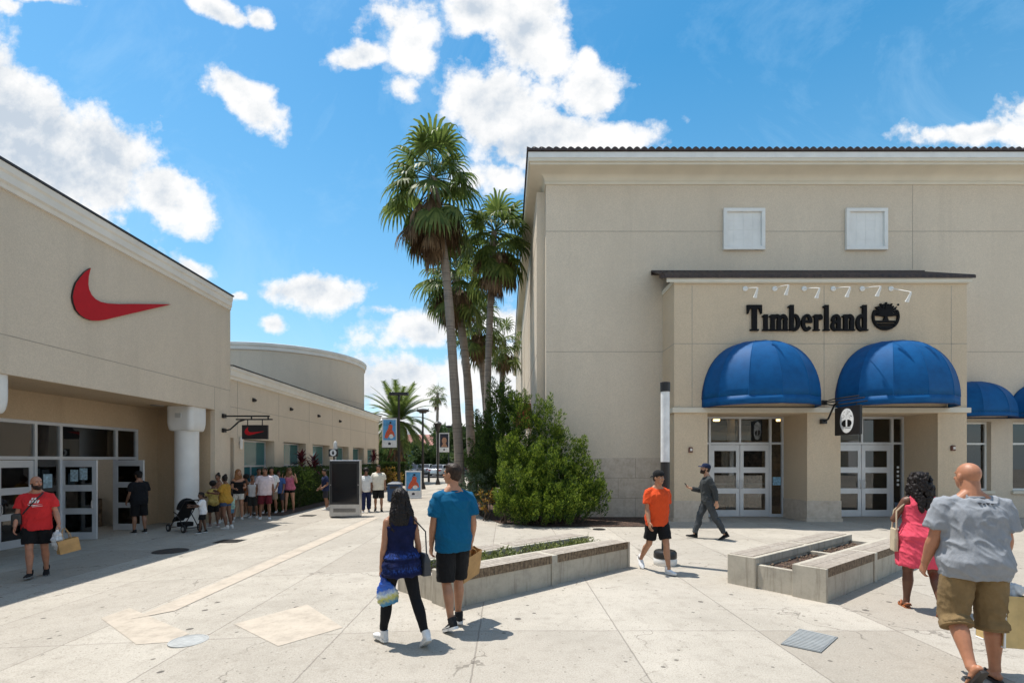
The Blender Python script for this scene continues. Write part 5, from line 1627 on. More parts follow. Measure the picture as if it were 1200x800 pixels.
# ------------------------------------------------------------------ planters
def planter(A, ang, label, plants):
    """A: nearest bottom corner; long side runs along ang"""
    t = thing('concrete_planter', label, 'planter', (A[0], A[1], 0), ang)
    L, B, H0, W = 3.72, .42, .44, 1.33
    m = MB()
    for y0 in (0, W - B):
        m.box(0, .055, y0, y0 + B, -.05, H0); m.box(L - .055, L, y0, y0 + B, -.05, H0); m.box(L / 2 - .06, L / 2 + .06, y0, y0 + B, -.05, H0)
        for a, b2 in ((.0551, L / 2 - .0601), (L / 2 + .0601, L - .0551)):
            m.box(a, b2, y0 + .02, y0 + B - .02, -.05, H0 - .115)
            e = .07 if y0 else .0
            m.box(a, b2, (y0 + .001) if y0 else (y0 + B - .075), (y0 + .075) if y0 else (y0 + B - .001), H0 - .1149, H0 - .001)
    m.build('bench_wall', M['concrete'], t, bevel=.010)
    for x in (.04, L / 2 - .05, L - .10):
        m = MB(); m.box(x, x + .08, B + .001, W - B - .001, -.05, H0 - .10); m.build('cross_wall', M['concrete'], t, bevel=.008)
    m = MB()
    for y0 in (0, W - B):
        for a, b2 in ((.0555, L / 2 - .0605), (L / 2 + .0605, L - .0555)):
            m.box(a, b2, (y0 + .004) if not y0 else (y0 + .0755), (y0 + B - .0755) if not y0 else (y0 + B - .004), H0 - .1145, H0 + .002)
    m.mat(1)
    for v in range(0): pass
    o = m.build('brick_seat', [M['brick'], M['brick_side']], t)
    for p2 in o.data.polygons:
        if abs(p2.normal.z) < .5: p2.material_index = 1
    m = MB()
    for a, b2 in ((.1205, L / 2 - .0505), (L / 2 + .0305, L - .1005)):
        n = 16; rows = []; r = random.Random(2)
        for j in range(5):
            rows.append([V((a + (b2 - a) * i / n, B + .002 + (W - 2 * B - .004) * j / 4, .27 + .03 * r.random())) for i in range(n + 1)])
        m.loft(rows, cap=False, closed=False)
    m.build('soil', M['mulch'], t, fix=False)
    r = random.Random(8); m = MB()
    if plants:
        for k in range(1500):
            x = r.uniform(.2, L - .15); 
            if abs(x - L / 2 - .0) < .07: continue
            y = r.uniform(B + .03, W - B - .03); z = .28 + .13 * r.random() * noise.noise(V((x * 3, y * 3, 0))) + .08 * r.random()
            leaf(m, (x, y, max(.30, z + .06)), rdir(r) + V((0, 0, .6)), r.uniform(.05, .10), r.uniform(.018, .03), .3, rdir(r))
        tag(m.build('ground_cover', M['cover'], t, fix=False), kind='stuff')
    else:
        for k in range(420):
            x = r.uniform(.16, L - .15); y = r.uniform(B + .03, W - B - .03); s = r.uniform(.008, .024)
            m.ell((x, y, .285 + .02 * r.random()), (s, s * r.uniform(.7, 1.2), s * .7), None, 6, 4)
        tag(m.build('bark_chips', plain('pale_chips', (.13, .09, .06), .9, var=.6, nscale=20), t, smooth=60), kind='stuff')
    return t
planter((-.70, 6.08), math.atan2(.652, .757), 'low concrete planter bench with green ground cover behind the couple walking away', True)
planter((4.11, 6.36), math.atan2(.606, .795), 'low concrete planter bench filled with brown chips in front of the blue awnings', False)
# ------------------------------------------------------------------ palms
def fan_palm(base, top, r_base, r_top, crown_r, n_green, n_dead, seed, label, sway=(0, 0), segs=20, skirt=1.0):
    r = random.Random(seed); base = V(base); top = V(top)
    t = thing('fan_palm', label, 'palm tree', base, 0, 'fan palms in the bed beside the tall store')
    m = MB(); pts = []; rs = []
    for i in range(25):
        k = i / 24
        q = (top - base) * k + V((sway[0], sway[1], 0)) * math.sin(PI * k)
        q += V((.03 * math.sin(k * 9 + seed), .03 * math.cos(k * 7 + seed), 0))
        pts.append(q); rs.append((r_top + (r_base - r_top) * (1 - k) ** 1.3 + .10 * r_base * math.exp(-k * 30)) * (1 + .04 * math.sin(i * 2.3)))
    m.tube(pts, rs, 16); m.build('trunk', M['palm_bark'], t, smooth=60)
    C = top - base
    def frond(m, el, az, pet, bl, droop, dead=False):
        d = V((math.cos(az) * math.cos(el), math.sin(az) * math.cos(el), math.sin(el)))
        start = C + V((0, 0, -.25 + .5 * (el + 1) / 2.5)) + V((d.x, d.y, 0)) * r_top * .7
        side = d.cross(V((0, 0, 1))); side = side.normalized() if side.length > .05 else V((math.sin(az), -math.cos(az), 0))
        # petiole bending down with its own weight
        p = start; dd = d.copy(); path = [p]
        for i in range(5):
            dd = (dd + V((0, 0, -droop * .06))).normalized(); p = p + dd * pet / 5; path.append(p)
        m.tube(path, [.028, .024, .02, .018, .016, .014], 5, cap=False)
        nrm = side.cross(dd).normalized()
        fold = r.uniform(.35, 1.15) if not dead else r.uniform(.9, 1.4)
        for i in range(segs):
            a = (i / (segs - 1) - .5) * 2
            ang = a * (2.1 if not dead else 1.0)
            L = bl * (1 - .28 * abs(a) ** 2) * r.uniform(.9, 1.08)
            sd = (dd * math.cos(ang) + side * math.sin(ang) - nrm * (fold * abs(a) * .6)).normalized()
            w = sd.cross(nrm).normalized()
            q = p; dv = sd; pr = None; nq = 5
            for j in range(nq + 1):
                k = j / nq
                wd = L * (.088 * math.sin(min(1, k * 1.9) * PI / 2) if k < .45 else .088 * (1 - (k - .45) / .55) ** .9 + .003)
                cur = (q + w * wd * .55 + nrm * wd * .12 * (1 if i % 2 else -1), q - w * wd * .55 - nrm * wd * .12 * (1 if i % 2 else -1))
                if pr: m.add([pr[0], pr[1], cur[1], cur[0]], [(0, 1, 2, 3)])
                pr = cur
                if k > .45: dv = (dv + V((0, 0, -(.34 if not dead else .5) * (1 + droop)))).normalized()
                else: dv = (dv + V((0, 0, -.05 * droop))).normalized()
                q = q + dv * (L / nq)
    m = MB()
    for i in range(n_green):
        k = (i + .5) / n_green
        el = D(84 - 140 * k ** .8 + r.uniform(-14, 14)); az = i * 2.39996 + r.uniform(-.35, .35)
        frond(m, el, az, crown_r * (.26 + .50 * k) * r.uniform(.7, 1.25), crown_r * .54 * r.uniform(.75, 1.15), 1.0 + 1.2 * k)
    m.build('crown', M['palm_green'], t, fix=False)
    m = MB()
    for i in range(n_dead):
        el = D(r.uniform(-82, -22)); az = i * 2.39996 + r.uniform(-.4, .4)
        s0 = len(m.v); frond(m, el, az, crown_r * .34 * r.uniform(.6, 1.1) * skirt, crown_r * .52 * r.uniform(.7, 1.05), 1.2, True)
        dz = -r.uniform(.0, 1.0) * crown_r * .45 * skirt
        for v in range(s0, len(m.v)): m.v[v] = (m.v[v][0], m.v[v][1], m.v[v][2] + dz)
    m.build('dead_fronds', M['palm_dead'], t, fix=False)
    return t
def palm_at(px_b, y, px_t, py_t, **k):
    b = V(((px_b - PX0) / FOC * y, y, 0)); tp = P(px_t, py_t, y); return dict(base=b, top=tp, **k)
fan_palm(**palm_at(539, 18.0, 507, 208, r_base=.18, r_top=.15, crown_r=2.35, n_green=36, n_dead=36, seed=1, label='tallest fan palm with a long grey trunk in front of the palm row', sway=(.22, 0), skirt=1.25))
fan_palm(**palm_at(578, 20.0, 580, 272, r_base=.155, r_top=.125, crown_r=2.0, n_green=38, n_dead=26, seed=2, label='second tallest fan palm, its crown touching the corner of the tiled roof', sway=(-.25, 0), skirt=1.25))
fan_palm(**palm_at(556, 23.0, 534, 318, r_base=.22, r_top=.17, crown_r=2.3, n_green=36, n_dead=26, seed=3, label='fan palm directly behind the tallest palm with a ragged lower crown', sway=(.1, 0)))
fan_palm(**palm_at(573, 28.0, 560, 372, r_base=.2, r_top=.17, crown_r=2.2, n_green=34, n_dead=24, seed=4, label='lower fan palm between the trunks of the tall palms', sway=(.1, 0), segs=16))
fan_palm(**palm_at(586, 33.0, 590, 398, r_base=.2, r_top=.17, crown_r=2.0, n_green=24, n_dead=22, seed=5, label='lowest fan palm of the row, tucked against the side wall eave', segs=14))
o = fan_palm(**palm_at(513, 62.0, 512.5, 460, r_base=.2, r_top=.16, crown_r=1.75, n_green=24, n_dead=10, seed=6, label='small distant fan palm on a thin trunk beyond the street lamps', segs=12))
del o['group']
# date palm
def date_palm():
    y = 44.0; b = V(((468 - PX0) / FOC * y, y, gz(-9))); t = thing('date_palm', 'feathery date palm with a thick shaggy trunk behind the banner pole', 'palm tree', b)
    top = P(466, 494, y) - b; r = random.Random(4); m = MB()
    m.tube([(0, 0, 0), top * .4, top * .8, top], [.5, .42, .55, .6], 14); m.build('trunk', M['bark'], t, smooth=60)
    m = MB()
    for i in range(70):
        k = (i + .5) / 70; el = D(80 - 100 * k + r.uniform(-6, 6)); az = i * 2.4
        d = V((math.cos(az) * math.cos(el), math.sin(az) * math.cos(el), math.sin(el))); p = top.copy(); L = 3.9
        side = d.cross(V((0, 0, 1))).normalized()
        for j in range(16):
            d = (d + V((0, 0, -.05 - .045 * (1 - abs(el) / 1.6)))).normalized(); q = p + d * L / 16
            n = side.cross(d).normalized()
            wd = .03; m.add([p + side * wd, p - side * wd, q - side * wd, q + side * wd], [(0, 1, 2, 3)])
            if j > 1:
                for s in (-1, 1):
                    for h in (0, .5):
                        a = p.lerp(q, h); ln = .68 * (1 - abs(j / 16 - .5) * .9)
                        tp = a + (side * s * .75 + d * .55 + n * .25 - V((0, 0, .25))).normalized() * ln
                        m.add([a + d * .075, a - d * .075, tp], [(0, 1, 2)])
            p = q
    m.build('crown', M['palm_green'], t, fix=False)
    m = MB()
    for i in range(40):
        az = i * 2.4; p = top + V((0, 0, r.uniform(-3.2, -.2))); leaf(m, p + V((math.cos(az), math.sin(az), 0)) * .45, (math.cos(az) * .5, math.sin(az) * .5, -.9), r.uniform(.8, 1.4), .28, .2)
    m.build('dead_fronds', M['palm_dead'], t, fix=False)
date_palm()

# ------------------------------------------------------------------ juniper and shrubs
def flames(m, r, lobes, density, ln, wd, tuft=14):
    """upright twisted juniper: every lobe carries many small pointed plumes that lean out and up"""
    for x, y, z0, z1, rad in lobes:
        n = int(density * .042 * ((z1 - z0) * rad * 2 + .25))
        for _ in range(n):
            k = r.random() ** .8; a = r.uniform(0, 2 * PI)
            prof = math.sin(PI * min(1, (k * .80 + .20))) ** .55 * (1 - .30 * k)
            lump = 1 + .45 * noise.noise(V((math.cos(a) * 1.3 + x * 3, math.sin(a) * 1.3 + y * 3, (z0 + (z1 - z0) * k) * 1.9)))
            q = rad * prof * lump * r.uniform(.50, 1.02)
            c = V((x + math.cos(a) * q, y + math.sin(a) * q, z0 + (z1 - z0) * k * .90))
            ax = V((math.cos(a + .6) * .55, math.sin(a + .6) * .55, 1.0 + r.uniform(-.35, .35))).normalized()
            L = r.uniform(.30, .62) * (1.15 if k > .75 else 1); R = r.uniform(.07, .12)
            for i in range(tuft * 8):
                t = r.random() ** .85; w = R * math.sin(PI * min(1, t * .82 + .18)) ** .7
                o = rdir(r); o = (o - ax * o.dot(ax)); o = o.normalized() if o.length > 1e-3 else V((1, 0, 0))
                m.mat(1 if t > .45 and r.random() < .55 else 0)
                leaf(m, c + ax * (L * t) + o * w * r.uniform(.7, 1.05), ax * 1.0 + o * .6 + rdir(r) * .3, ln * r.uniform(.6, 1.3), wd * r.uniform(.8, 1.4), .25, rdir(r))
def bp(px, y): return (px - PX0) / FOC * y
def zt(py, y): return CAM_H - (py - PY0) / FOC * y
jt = thing('juniper_bush', 'big bright green twisted juniper bush at the corner of the tall store', 'bush', (.9, 14.6, 0))
r = random.Random(12); m = MB()
JL = [(609, 458, 15.2, .44), (627, 480, 15.0, .36), (642, 470, 14.8, .42), (661, 504, 14.7, .36), (674, 516, 14.7, .33), (690, 545, 14.5, .36), (601, 515, 14.6, .42), (618, 525, 14.3, .40), (636, 530, 14.2, .42), (655, 545, 14.1, .42), (684, 566, 14.3, .36), (698, 572, 14.5, .26), (597, 556, 14.0, .36), (615, 566, 13.9, .38), (632, 572, 13.85, .40), (650, 578, 13.8, .38), (668, 580, 13.9, .36)]
flames(m, r, [(bp(px, y) - .9, y - 14.6, .15, zt(py, y), rad) for px, py, y, rad in JL], 640, .075, .020)
flames(m, r, [(bp(px, y) - .9, y - 14.6, .02, .62, .44) for px, y in ((612, 13.75), (632, 13.65), (652, 13.65), (668, 13.9), (596, 14.0))], 800, .055, .022)
m.build('foliage', [M['juniper'], M['juniper_tip']], jt, fix=False)
m = MB()
for px, py, y, rad in JL: m.tube([(bp(px, y) * .6 - .3, (y - 14.6) * .6, 0), (bp(px, y) - .9, y - 14.6, zt(py, y) * .55)], [.05, .02], 6)
m.build('stem', M['bark'], jt)
jt = thing('juniper_bush', 'darker taller juniper behind the bright bush beside a palm trunk', 'bush', (0, 16.8, 0))
m = MB(); flames(m, r, [(bp(586, 16.6), -.2, .2, zt(446, 16.6), .55), (bp(598, 16.2), -.6, .2, zt(470, 16.2), .5), (bp(566, 17.4), .6, .2, zt(488, 17.4), .42), (bp(574, 16.4), -.4, .2, zt(505, 16.4), .5), (bp(562, 17.8), 1.0, .2, zt(520, 17.8), .4)], 620, .08, .022)
m.build('foliage', [M['juniper_dark'], M['juniper']], jt, fix=False)
m = MB(); m.tube([(-.2, -.2, 0), (-.2, -.2, 2.6)], [.07, .02], 6); m.tube([(-.7, .6, 0), (-.8, .6, 2.0)], [.06, .02], 6); m.build('stem', M['bark'], jt)
def shrub(name, label, cat, loc, lobes, mat, n, nl, cr, ln, wd, seed, group=None, stems=5):
    t = thing(name, label, cat, loc, 0, group); r = random.Random(seed)
    m = MB(); clumps(m, r, lobes, n, nl, cr, ln, wd, .55, .35); m.build('foliage', mat, t, fix=False)
    if stems:
        m = MB()
        for k in range(stems):
            c, rad = lobes[k % len(lobes)]; m.tube([(r.uniform(-.08, .08), r.uniform(-.08, .08), 0), (c[0] * .5 + r.uniform(-.1, .1), c[1] * .5, c[2] * .5), (c[0] + r.uniform(-.15, .15), c[1], c[2] + .1)], [.022, .016, .008], 5)
        m.build('stem', M['bark'], t)
    return t
y = 16.2
shrub('variegated_shrub', 'grey-green leafy shrub between the palm trunk and the juniper', 'shrub', (bp(566, y), y, 0), [((-.25, 0, .95), (.42, .4, .55)), ((.15, -.1, 1.05), (.42, .4, .6)), ((-.05, -.2, .6), (.5, .4, .4)), ((-.55, .4, .9), (.35, .4, .5))], M['shrub_grey'], 120, 12, .10, .13, .05, 31)
y = 15.0
shrub('croton', 'small croton with yellow and orange leaves at the foot of the shrubs', 'shrub', (bp(569, y), y, 0), [((0, 0, .72), (.26, .22, .24)), ((.1, 0, .5), (.25, .2, .2))], M['croton'], 130, 9, .09, .12, .045, 32)
y = 14.4
shrub('lime_shrub', 'small lime green shrub in front of the juniper', 'shrub', (bp(590, y), y, 0), [((0, 0, .62), (.26, .2, .22)), ((.05, 0, .95), (.16, .15, .22))], M['lime'], 130, 10, .08, .10, .045, 33)
# clipped hedge on the left
ht = thing('hedge', 'dark clipped hedge along the low shops behind the queue', 'hedge', (-9.45, 27, gz(-9)))
m = MB(); r = random.Random(5)
for k in range(21000):
    f = r.random(); yy = 19.6 - 27 + 16.5 * r.random() ** 1.3
    hgt = 1.62 + .10 * noise.noise(V((yy * 1.3, 0, 0)))
    if f < .55: p = V((.36 + .08 * noise.noise(V((yy * 2, 3, 0))), yy, r.uniform(.05, hgt))); d = V((1, 0, .3))
    elif f < .85: p = V((r.uniform(-.36, .36), yy, hgt + .05 * r.random())); d = V((0, 0, 1))
    else: p = V((r.uniform(-.36, .36), 19.6 - 27 + r.uniform(-.05, .1), r.uniform(.05, hgt))); d = V((0, -1, .3))
    leaf(m, p, d + rdir(r) * .9, r.uniform(.07, .15), r.uniform(.035, .06), .3, rdir(r))
m.build('foliage', M['hedge'], ht, fix=False)
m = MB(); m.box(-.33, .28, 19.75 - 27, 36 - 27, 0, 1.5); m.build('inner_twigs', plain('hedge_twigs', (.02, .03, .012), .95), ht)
y = 21.6
shrub('lime_hedge', 'rounder lighter green bush on the hedge beside the woman in pink', 'bush', (-9.12, y, gz(-9)), [((0, 0, 1.22), (.40, .7, .60)), ((.05, .7, 1.15), (.38, .6, .6))], M['lime'], 130, 12, .12, .10, .04, 34)
def cordyline(x, y, z, h, label, seed):
    t = thing('cordyline', label, 'plant', (x, y, z), 0, 'red leaved plants along the low shops'); r = random.Random(seed)
    m = MB(); m.tube([(0, 0, 0), (.03, 0, h * .6), (0, 0, h * .9)], [.03, .025, .02], 6); m.build('stem', M['bark'], t)
    m = MB()
    for i in range(46):
        a = i * 2.4; e = D(r.uniform(-25, 80)); leaf(m, (0, 0, h * r.uniform(.72, .95)), (math.cos(a) * math.cos(e), math.sin(a) * math.cos(e), math.sin(e)), r.uniform(.45, .7), .13, .35)
    m.build('foliage', M['cordyline'], t, fix=False)
cordyline(-9.35, 22.5, gz(-9), 2.25, 'dark red cordyline rising from the hedge above the woman in pink', 1)
cordyline(-9.25, 23.8, gz(-9), 2.05, 'dark red cordyline between the pink-topped woman and the directory screen', 2)
cordyline(-9.1, 33.8, gz(-9), 2.5, 'dark red cordyline behind the couple in white', 3)

# ------------------------------------------------------------------ street furniture
c = G(403.5, 606)
t = thing('directory_kiosk', 'freestanding silver directory kiosk with a tall black touch screen', 'information kiosk', (c.x, c.y + .15, c.z), D(3))
w, dp, h = .53, .15, 2.02
m = MB(); m.box(-w, w, -dp, dp, .03, h); m.build('housing', M['steel'], t, bevel=.018)
m = MB(); m.box(-w + .03, w - .03, -dp + .02, dp - .02, 0, .03); m.build('plinth', M['black_plastic'], t)
m = MB(); m.box(-w + .02, w - .02, -dp - .012, -dp - .001, .46, h - .03); bz = m.build('screen_bezel', M['black_plastic'], t, bevel=.004)
m = MB(); m.box(-w + .10, w - .10, -dp - .016, -dp - .0125, .54, h - .12); m.build('screen', M['screen'], bz)
m = MB()
for k in range(5): m.box(-w + .14, w - .14, -dp - .008, -dp - .001, .19 + k * .028, .205 + k * .028)
m.build('vent', M['black_metal'], t)
m = MB()
for s in (-1, 1): m.tube([(s * (w - .05), -dp - .012, 1.15), (s * (w - .05), -dp - .03, 1.15)], .018, 10)
m.build('lock', M['steel'], t)
is_ = thing('information_sign', 'small black square sign with a white round pointer symbol above the kiosk', 'sign', (bp(390.7, 18.7), 18.7, gz(-6.5)))
m = MB(); m.tube([(0, .06, 0), (0, .06, 2.25)], .03, 8); m.build('post', M['black_metal'], is_, smooth=60)
m = MB(); m.box(-.175, .175, -.03, .03, 2.19, 2.47); m.build('sign_panel', M['black_plastic'], is_, bevel=.01)
m = MB(); m.lathe([(.125, .031), (.125, .034)], (0, 0, 0), 28); o = m.build('white_disc', M['white_plastic'], is_); o.rotation_euler = (PI / 2, 0, 0); o.location = (0, 0, 2.33)
m = MB(); m.prism([(-.030, 2.26), (.030, 2.26), (.042, 2.33), (.0, 2.42), (-.042, 2.33)], fXZ, -.0375, -.0345); m.build('pointer_symbol', M['black_plastic'], is_)
bl = thing('beacon_post', 'slim post topped by a clear glass cylinder behind the information sign', 'lamp post', (bp(393, 19.6), 19.6, gz(-6.8)))
m = MB(); m.tube([(0, 0, 0), (0, 0, 2.40)], .035, 8); m.build('post', M['steel'], bl, smooth=60)
m = MB(); m.lathe([(.07, 2.40), (.075, 2.43), (.07, 2.74), (.05, 2.78), (.02, 2.82)], (0, 0, 0), 16); m.build('glass_cylinder', plain('beacon_lens', (.6, .6, .58), .2), bl, smooth=50)
# trash can
c = V((bp(463, 24.0), 24.0, gz(-5.4)))
t = thing('trash_can', 'blue square litter bin with a dark domed lid beside the path', 'trash can', c, .1)
m = MB(); m.box(-.33, .33, -.33, .33, .03, .82); m.build('bin_body', plain('navy_paint', (.012, .05, .13), .45), t, bevel=.03)
m = MB(); m.lathe([(.48, .821), (.48, .86), (.40, .90), (.22, .95), (.05, .96)], (0, 0, 0), 4); o = m.build('lid', plain('lid_grey', (.10, .11, .13), .5), t, bevel=.02); o.rotation_euler = (0, 0, PI / 4)
m = MB(); m.box(-.21, .21, -.339, -.331, .62, .76); m.build('opening', M['black_plastic'], t)
# poster boards and banners: plain stand-in artwork
M['poster_sky'] = plain('poster_sky', (.10, .33, .60), .5, var=.25, nscale=4)
M['poster_orange'] = plain('poster_orange', (.62, .10, .04), .5, var=.3, nscale=12)
M['poster_dark'] = plain('poster_dark', (.02, .02, .035), .5)
M['poster_skin'] = plain('poster_skin', (.42, .22, .13), .5)
def poster(par, x0, x1, z0, z1, y, kind, s=-1):
    fn = lambda u, v, d: V((x0 + (x1 - x0) * u, y + s * d, z0 + (z1 - z0) * v))
    m = MB(); m.prism([(.07, .25), (.93, .25), (.93, .95), (.07, .95)], fn, .001, .004)
    m.build('picture', M['poster_sky'] if kind == 'figure' else M['poster_dark'], par)
    m = MB()
    if kind == 'figure':
        m.prism([(.15, .34), (.35, .30), (.50, .42), (.70, .32), (.86, .40), (.80, .52), (.68, .60), (.72, .74), (.60, .80), (.46, .78), (.40, .64), (.26, .52)], fn, .0045, .007)
        m.mat(1); m.prism([(.62 + .15 * math.cos(a), .38 + .075 * math.sin(a)) for a in [PI * i / 9 for i in range(18)]], fn, .0075, .009)
        m.mat(2); m.prism([(.56 + .075 * math.cos(a), .85 + .04 * math.sin(a)) for a in [PI * i / 9 for i in range(18)]], fn, .0045, .008); m.prism([(.44, .79), (.52, .76), (.5, .80), (.45, .82)], fn, .0075, .0095)
        m.build('figure', [M['poster_orange'], M['white_plastic'], M['poster_dark']], par)
    else:
        m.prism([(.50 + .24 * math.cos(a), .62 + .20 * math.sin(a)) for a in [PI * i / 10 for i in range(20)]], fn, .0045, .007); m.prism([(.20, .27), (.84, .27), (.66, .44), (.38, .44)], fn, .0045, .0065)
        m.mat(1); m.prism([(.24, .62), (.3, .80), (.5, .88), (.72, .82), (.76, .66), (.62, .76), (.40, .76)], fn, .0075, .009)
        m.build('portrait', [M['poster_skin'], M['poster_dark']], par)
    m = MB(); m.prism([(.42, .09), (.58, .09), (.60, .15), (.5, .18), (.40, .15)], fn, .001, .004); m.build('emblem', M['poster_dark'], par)
y = 25.5
t = thing('poster_stand', 'white framed pavement poster with an orange figure on blue', 'poster', (bp(484.5, y), y, gz(-4.8)), 0)
m = MB(); m.box(-.42, .42, -.03, .03, .06, 1.42); m.build('board', M['white_plastic'], t, bevel=.01)
m = MB(); m.box(-.40, .40, -.18, .18, 0, .05); m.build('foot', M['white_plastic'], t, bevel=.01)
poster(t, -.42, .42, .06, 1.42, -.03, 'figure')
def lamp_post(px, y, py_top, head, label, banner=None):
    x = bp(px, y); z0 = gz(x); h = zt(py_top, y) - z0
    t = thing('street_lamp', label, 'street lamp', (x, y, z0), 0, 'dark lamp posts along the path')
    m = MB(); m.lathe([(.20, 0), (.20, .1), (.13, .35), (.085, .5), (.075, h * .5), (.06, h)], (0, 0, 0), 14); m.build('post', M['bark_pole'], t, smooth=40)
    m = MB()
    if head == 'box': m.box(-.55, .55, -.16, .16, h, h + .16); m.box(-.06, .06, -.06, .06, h - .25, h)
    elif head == 'disc': m.lathe([(.08, h - .1), (.42, h), (.46, h + .08), (.30, h + .16), (.05, h + .2)], (0, 0, 0), 18); m.tube([(-.4, 0, h + .2), (-.2, 0, h - .1), (.2, 0, h - .1), (.4, 0, h + .2)], .03, 6)
    else: m.lathe([(.07, h - .75), (.12, h - .65), (.30, h - .1), (.34, h), (.20, h + .12), (.03, h + .2)], (0, 0, 0), 8)
    m.build('lamp_head', M['bark_pole'], t, smooth=30)
    if banner:
        s, zc, bw, bh, kind = banner; x0, x1 = (s * .12, s * (.12 + bw)) if s > 0 else (s * (.12 + bw), s * .12)
        for z in (zc - bh / 2 - .03, zc + bh / 2 + .03):
            m = MB(); m.tube([(0, 0, z), (s * (.14 + bw), 0, z)], .02, 6); m.build('banner_arm', M['bark_pole'], t)
        b = thing('banner', {'figure': 'white edged street banner with an orange figure on blue', 'portrait': 'white edged street banner with a dark haired portrait'}[kind], 'banner', (x, y - .001, z0), 0)
        m = MB(); m.box(x0, x1, -.008, .008, zc - bh / 2, zc + bh / 2); m.build('cloth', M['white_plastic'], b)
        poster(b, x0, x1, zc - bh / 2, zc + bh / 2, -.009, kind)
def zrel(py, y, x): return zt(py, y) - gz(x)
lamp_post(467.5, 29.0, 463, 'box', 'tallest dark lamp post carrying the blue figure banner', (-1, (zrel(490, 29, -6.3) + zrel(524, 29, -6.3)) / 2, .86, 34 * 29 / FOC, 'figure'))
lamp_post(495.5, 34.0, 482, 'disc', 'dark lamp post with a flat round head between the two bannered posts')
lamp_post(513.0, 40.0, 496, 'lantern', 'dark lantern lamp post carrying the portrait banner', (1, (zrel(507, 40, -5.6) + zrel(529.5, 40, -5.6)) / 2, .80, 22.5 * 40 / FOC, 'portrait'))
lamp_post(526.0, 62.0, 500, 'disc', 'smallest lamp post, close to the parked cars')
for px, y, lb in ((502.5, 46, 'short dark bollard near the middle lamp post'),):
    x = bp(px, y); m = MB(); m.lathe([(.11, 0), (.11, .85), (.09, .95), (.03, 1.0)], (0, 0, 0), 12); o = m.build('bollard', M['black_metal'], smooth=40); o.location = (x, y, gz(x)); tag(o, lb, 'bollard')
# light column behind the man in orange
c = G(779.5, 661); t = thing('light_column', 'slender white light column with black ends on a round weighted base', 'light column', (c.x, c.y, 0))
hh = zt(448, c.y)
m = MB(); m.lathe([(.19, 0), (.20, .02), (.20, .10), (.19, .12)], (0, 0, 0), 32); m.build('white_base', M['white_paint'], t, smooth=40)
m = MB(); m.lathe([(.195, .121), (.20, .14), (.195, .22), (.17, .25), (.09, .26)], (0, 0, 0), 32); m.lathe([(.062, .261), (.062, .9), (.078, .905), (.078, zt(541, c.y) - .002)], (0, 0, 0), 20); m.lathe([(.085, zt(459, c.y) + .002), (.085, hh), (.05, hh + .01)], (0, 0, 0), 20)
m.build('black_sleeve', M['black_metal'], t, smooth=40)
m = MB(); m.lathe([(.076, zt(541, c.y)), (.076, zt(459, c.y))], (0, 0, 0), 24); m.build('white_tube', M['white_plastic'], t, smooth=40)

# ------------------------------------------------------------------ far end of the lane
fb = thing('distant_mall_building', 'long low pale building with a dusty red roof beyond the car park', 'building', (-8, 112, gz(-9)))
m = MB(); m.box(-40, 22, 0, 20, 0, 5.0); m.build('wall', plain('far_wall', (.52, .49, .43), .8, var=.08), fb)
m = MB(); m.add([(-41, -1, 5.0), (23, -1, 5.0), (23, 6, 8.0), (-41, 6, 8.0)], [(0, 1, 2, 3)]); m.box(-41, 23, -1, -.8, 4.7, 5.0); m.build('roof', plain('far_roof', (.30, .13, .10), .8, var=.2), fb)
m = MB()
for k in range(14): m.box(-38 + k * 4.4, -35.4 + k * 4.4, -.06, -.001, .2, 3.2)
m.build('shopfront', M['glass_teal'], fb)
bs2 = thing('blue_sign', 'small turquoise sign on legs beyond the lamp posts', 'sign', (bp(478, 70), 70, gz(-9)))
m = MB(); m.box(-.75, .75, -.08, .08, 1.9, 3.3); m.build('panel', plain('turquoise_sign', (.02, .20, .34), .5), bs2)
m = MB()
for s in (-1, 1): m.tube([(s * .6, 0, 0), (s * .6, 0, 1.9)], .06, 6)
m.build('leg', M['white_paint'], bs2)
def round_tree(px, y, py_top, w, label, mat, seed, trunk_h=.35):
    x = bp(px, y); z0 = gz(x); h = zt(py_top, y) - z0; t = thing('tree', label, 'tree', (x, y, z0), 0, 'round trees around the car park'); r = random.Random(seed)
    m = MB(); m.tube([(0, 0, 0), (.1, 0, h * .35), (.0, .1, h * .6)], [.16, .12, .05], 8)
    for k in range(4): m.tube([(.1, 0, h * .34), (w * .3 * math.cos(k * 1.7), w * .3 * math.sin(k * 1.7), h * .65)], [.07, .025], 5)
    m.build('trunk', M['bark'], t, smooth=60)
    lobes = []
    for k in range(9):
        a = k * 2.4; q = w * .32 * math.sqrt(k / 9)
        lobes.append(((q * math.cos(a), q * math.sin(a), h * (.62 + .14 * math.sin(k * 2.1))), (w * .26, w * .26, h * .24)))
    m = MB(); clumps(m, r, lobes, 26, 16, .32, .42, .2, .6, .2); m.build('crown', mat, t, fix=False)
round_tree(452, 50, 522, 5.0, 'bright green tree behind the banner pole near the low shops', M['shrub'], 1)
round_tree(496, 72, 519, 7.5, 'broad pale green tree behind the poster stand', M['tree'], 2)
round_tree(512, 78, 524, 5.5, 'smaller pale green tree behind the lantern post', M['tree'], 3)
round_tree(525, 84, 497, 6.0, 'taller dark tree above the portrait banner', M['shrub'], 4)
round_tree(548, 66, 500, 7.0, 'dark tree glimpsed between the palm trunks', M['tree'], 5)
round_tree(440, 62, 530, 6.0, 'low tree just past the end of the shop row', M['hedge'], 6)
round_tree(562, 58, 528, 7.0, 'low dull green tree behind the palm bases', M['tree'], 7)
ht = thing('hedge', 'long dark hedge between the path and the car park', 'hedge', (bp(462, 40), 40, gz(-9)))
m = MB(); r = random.Random(9)
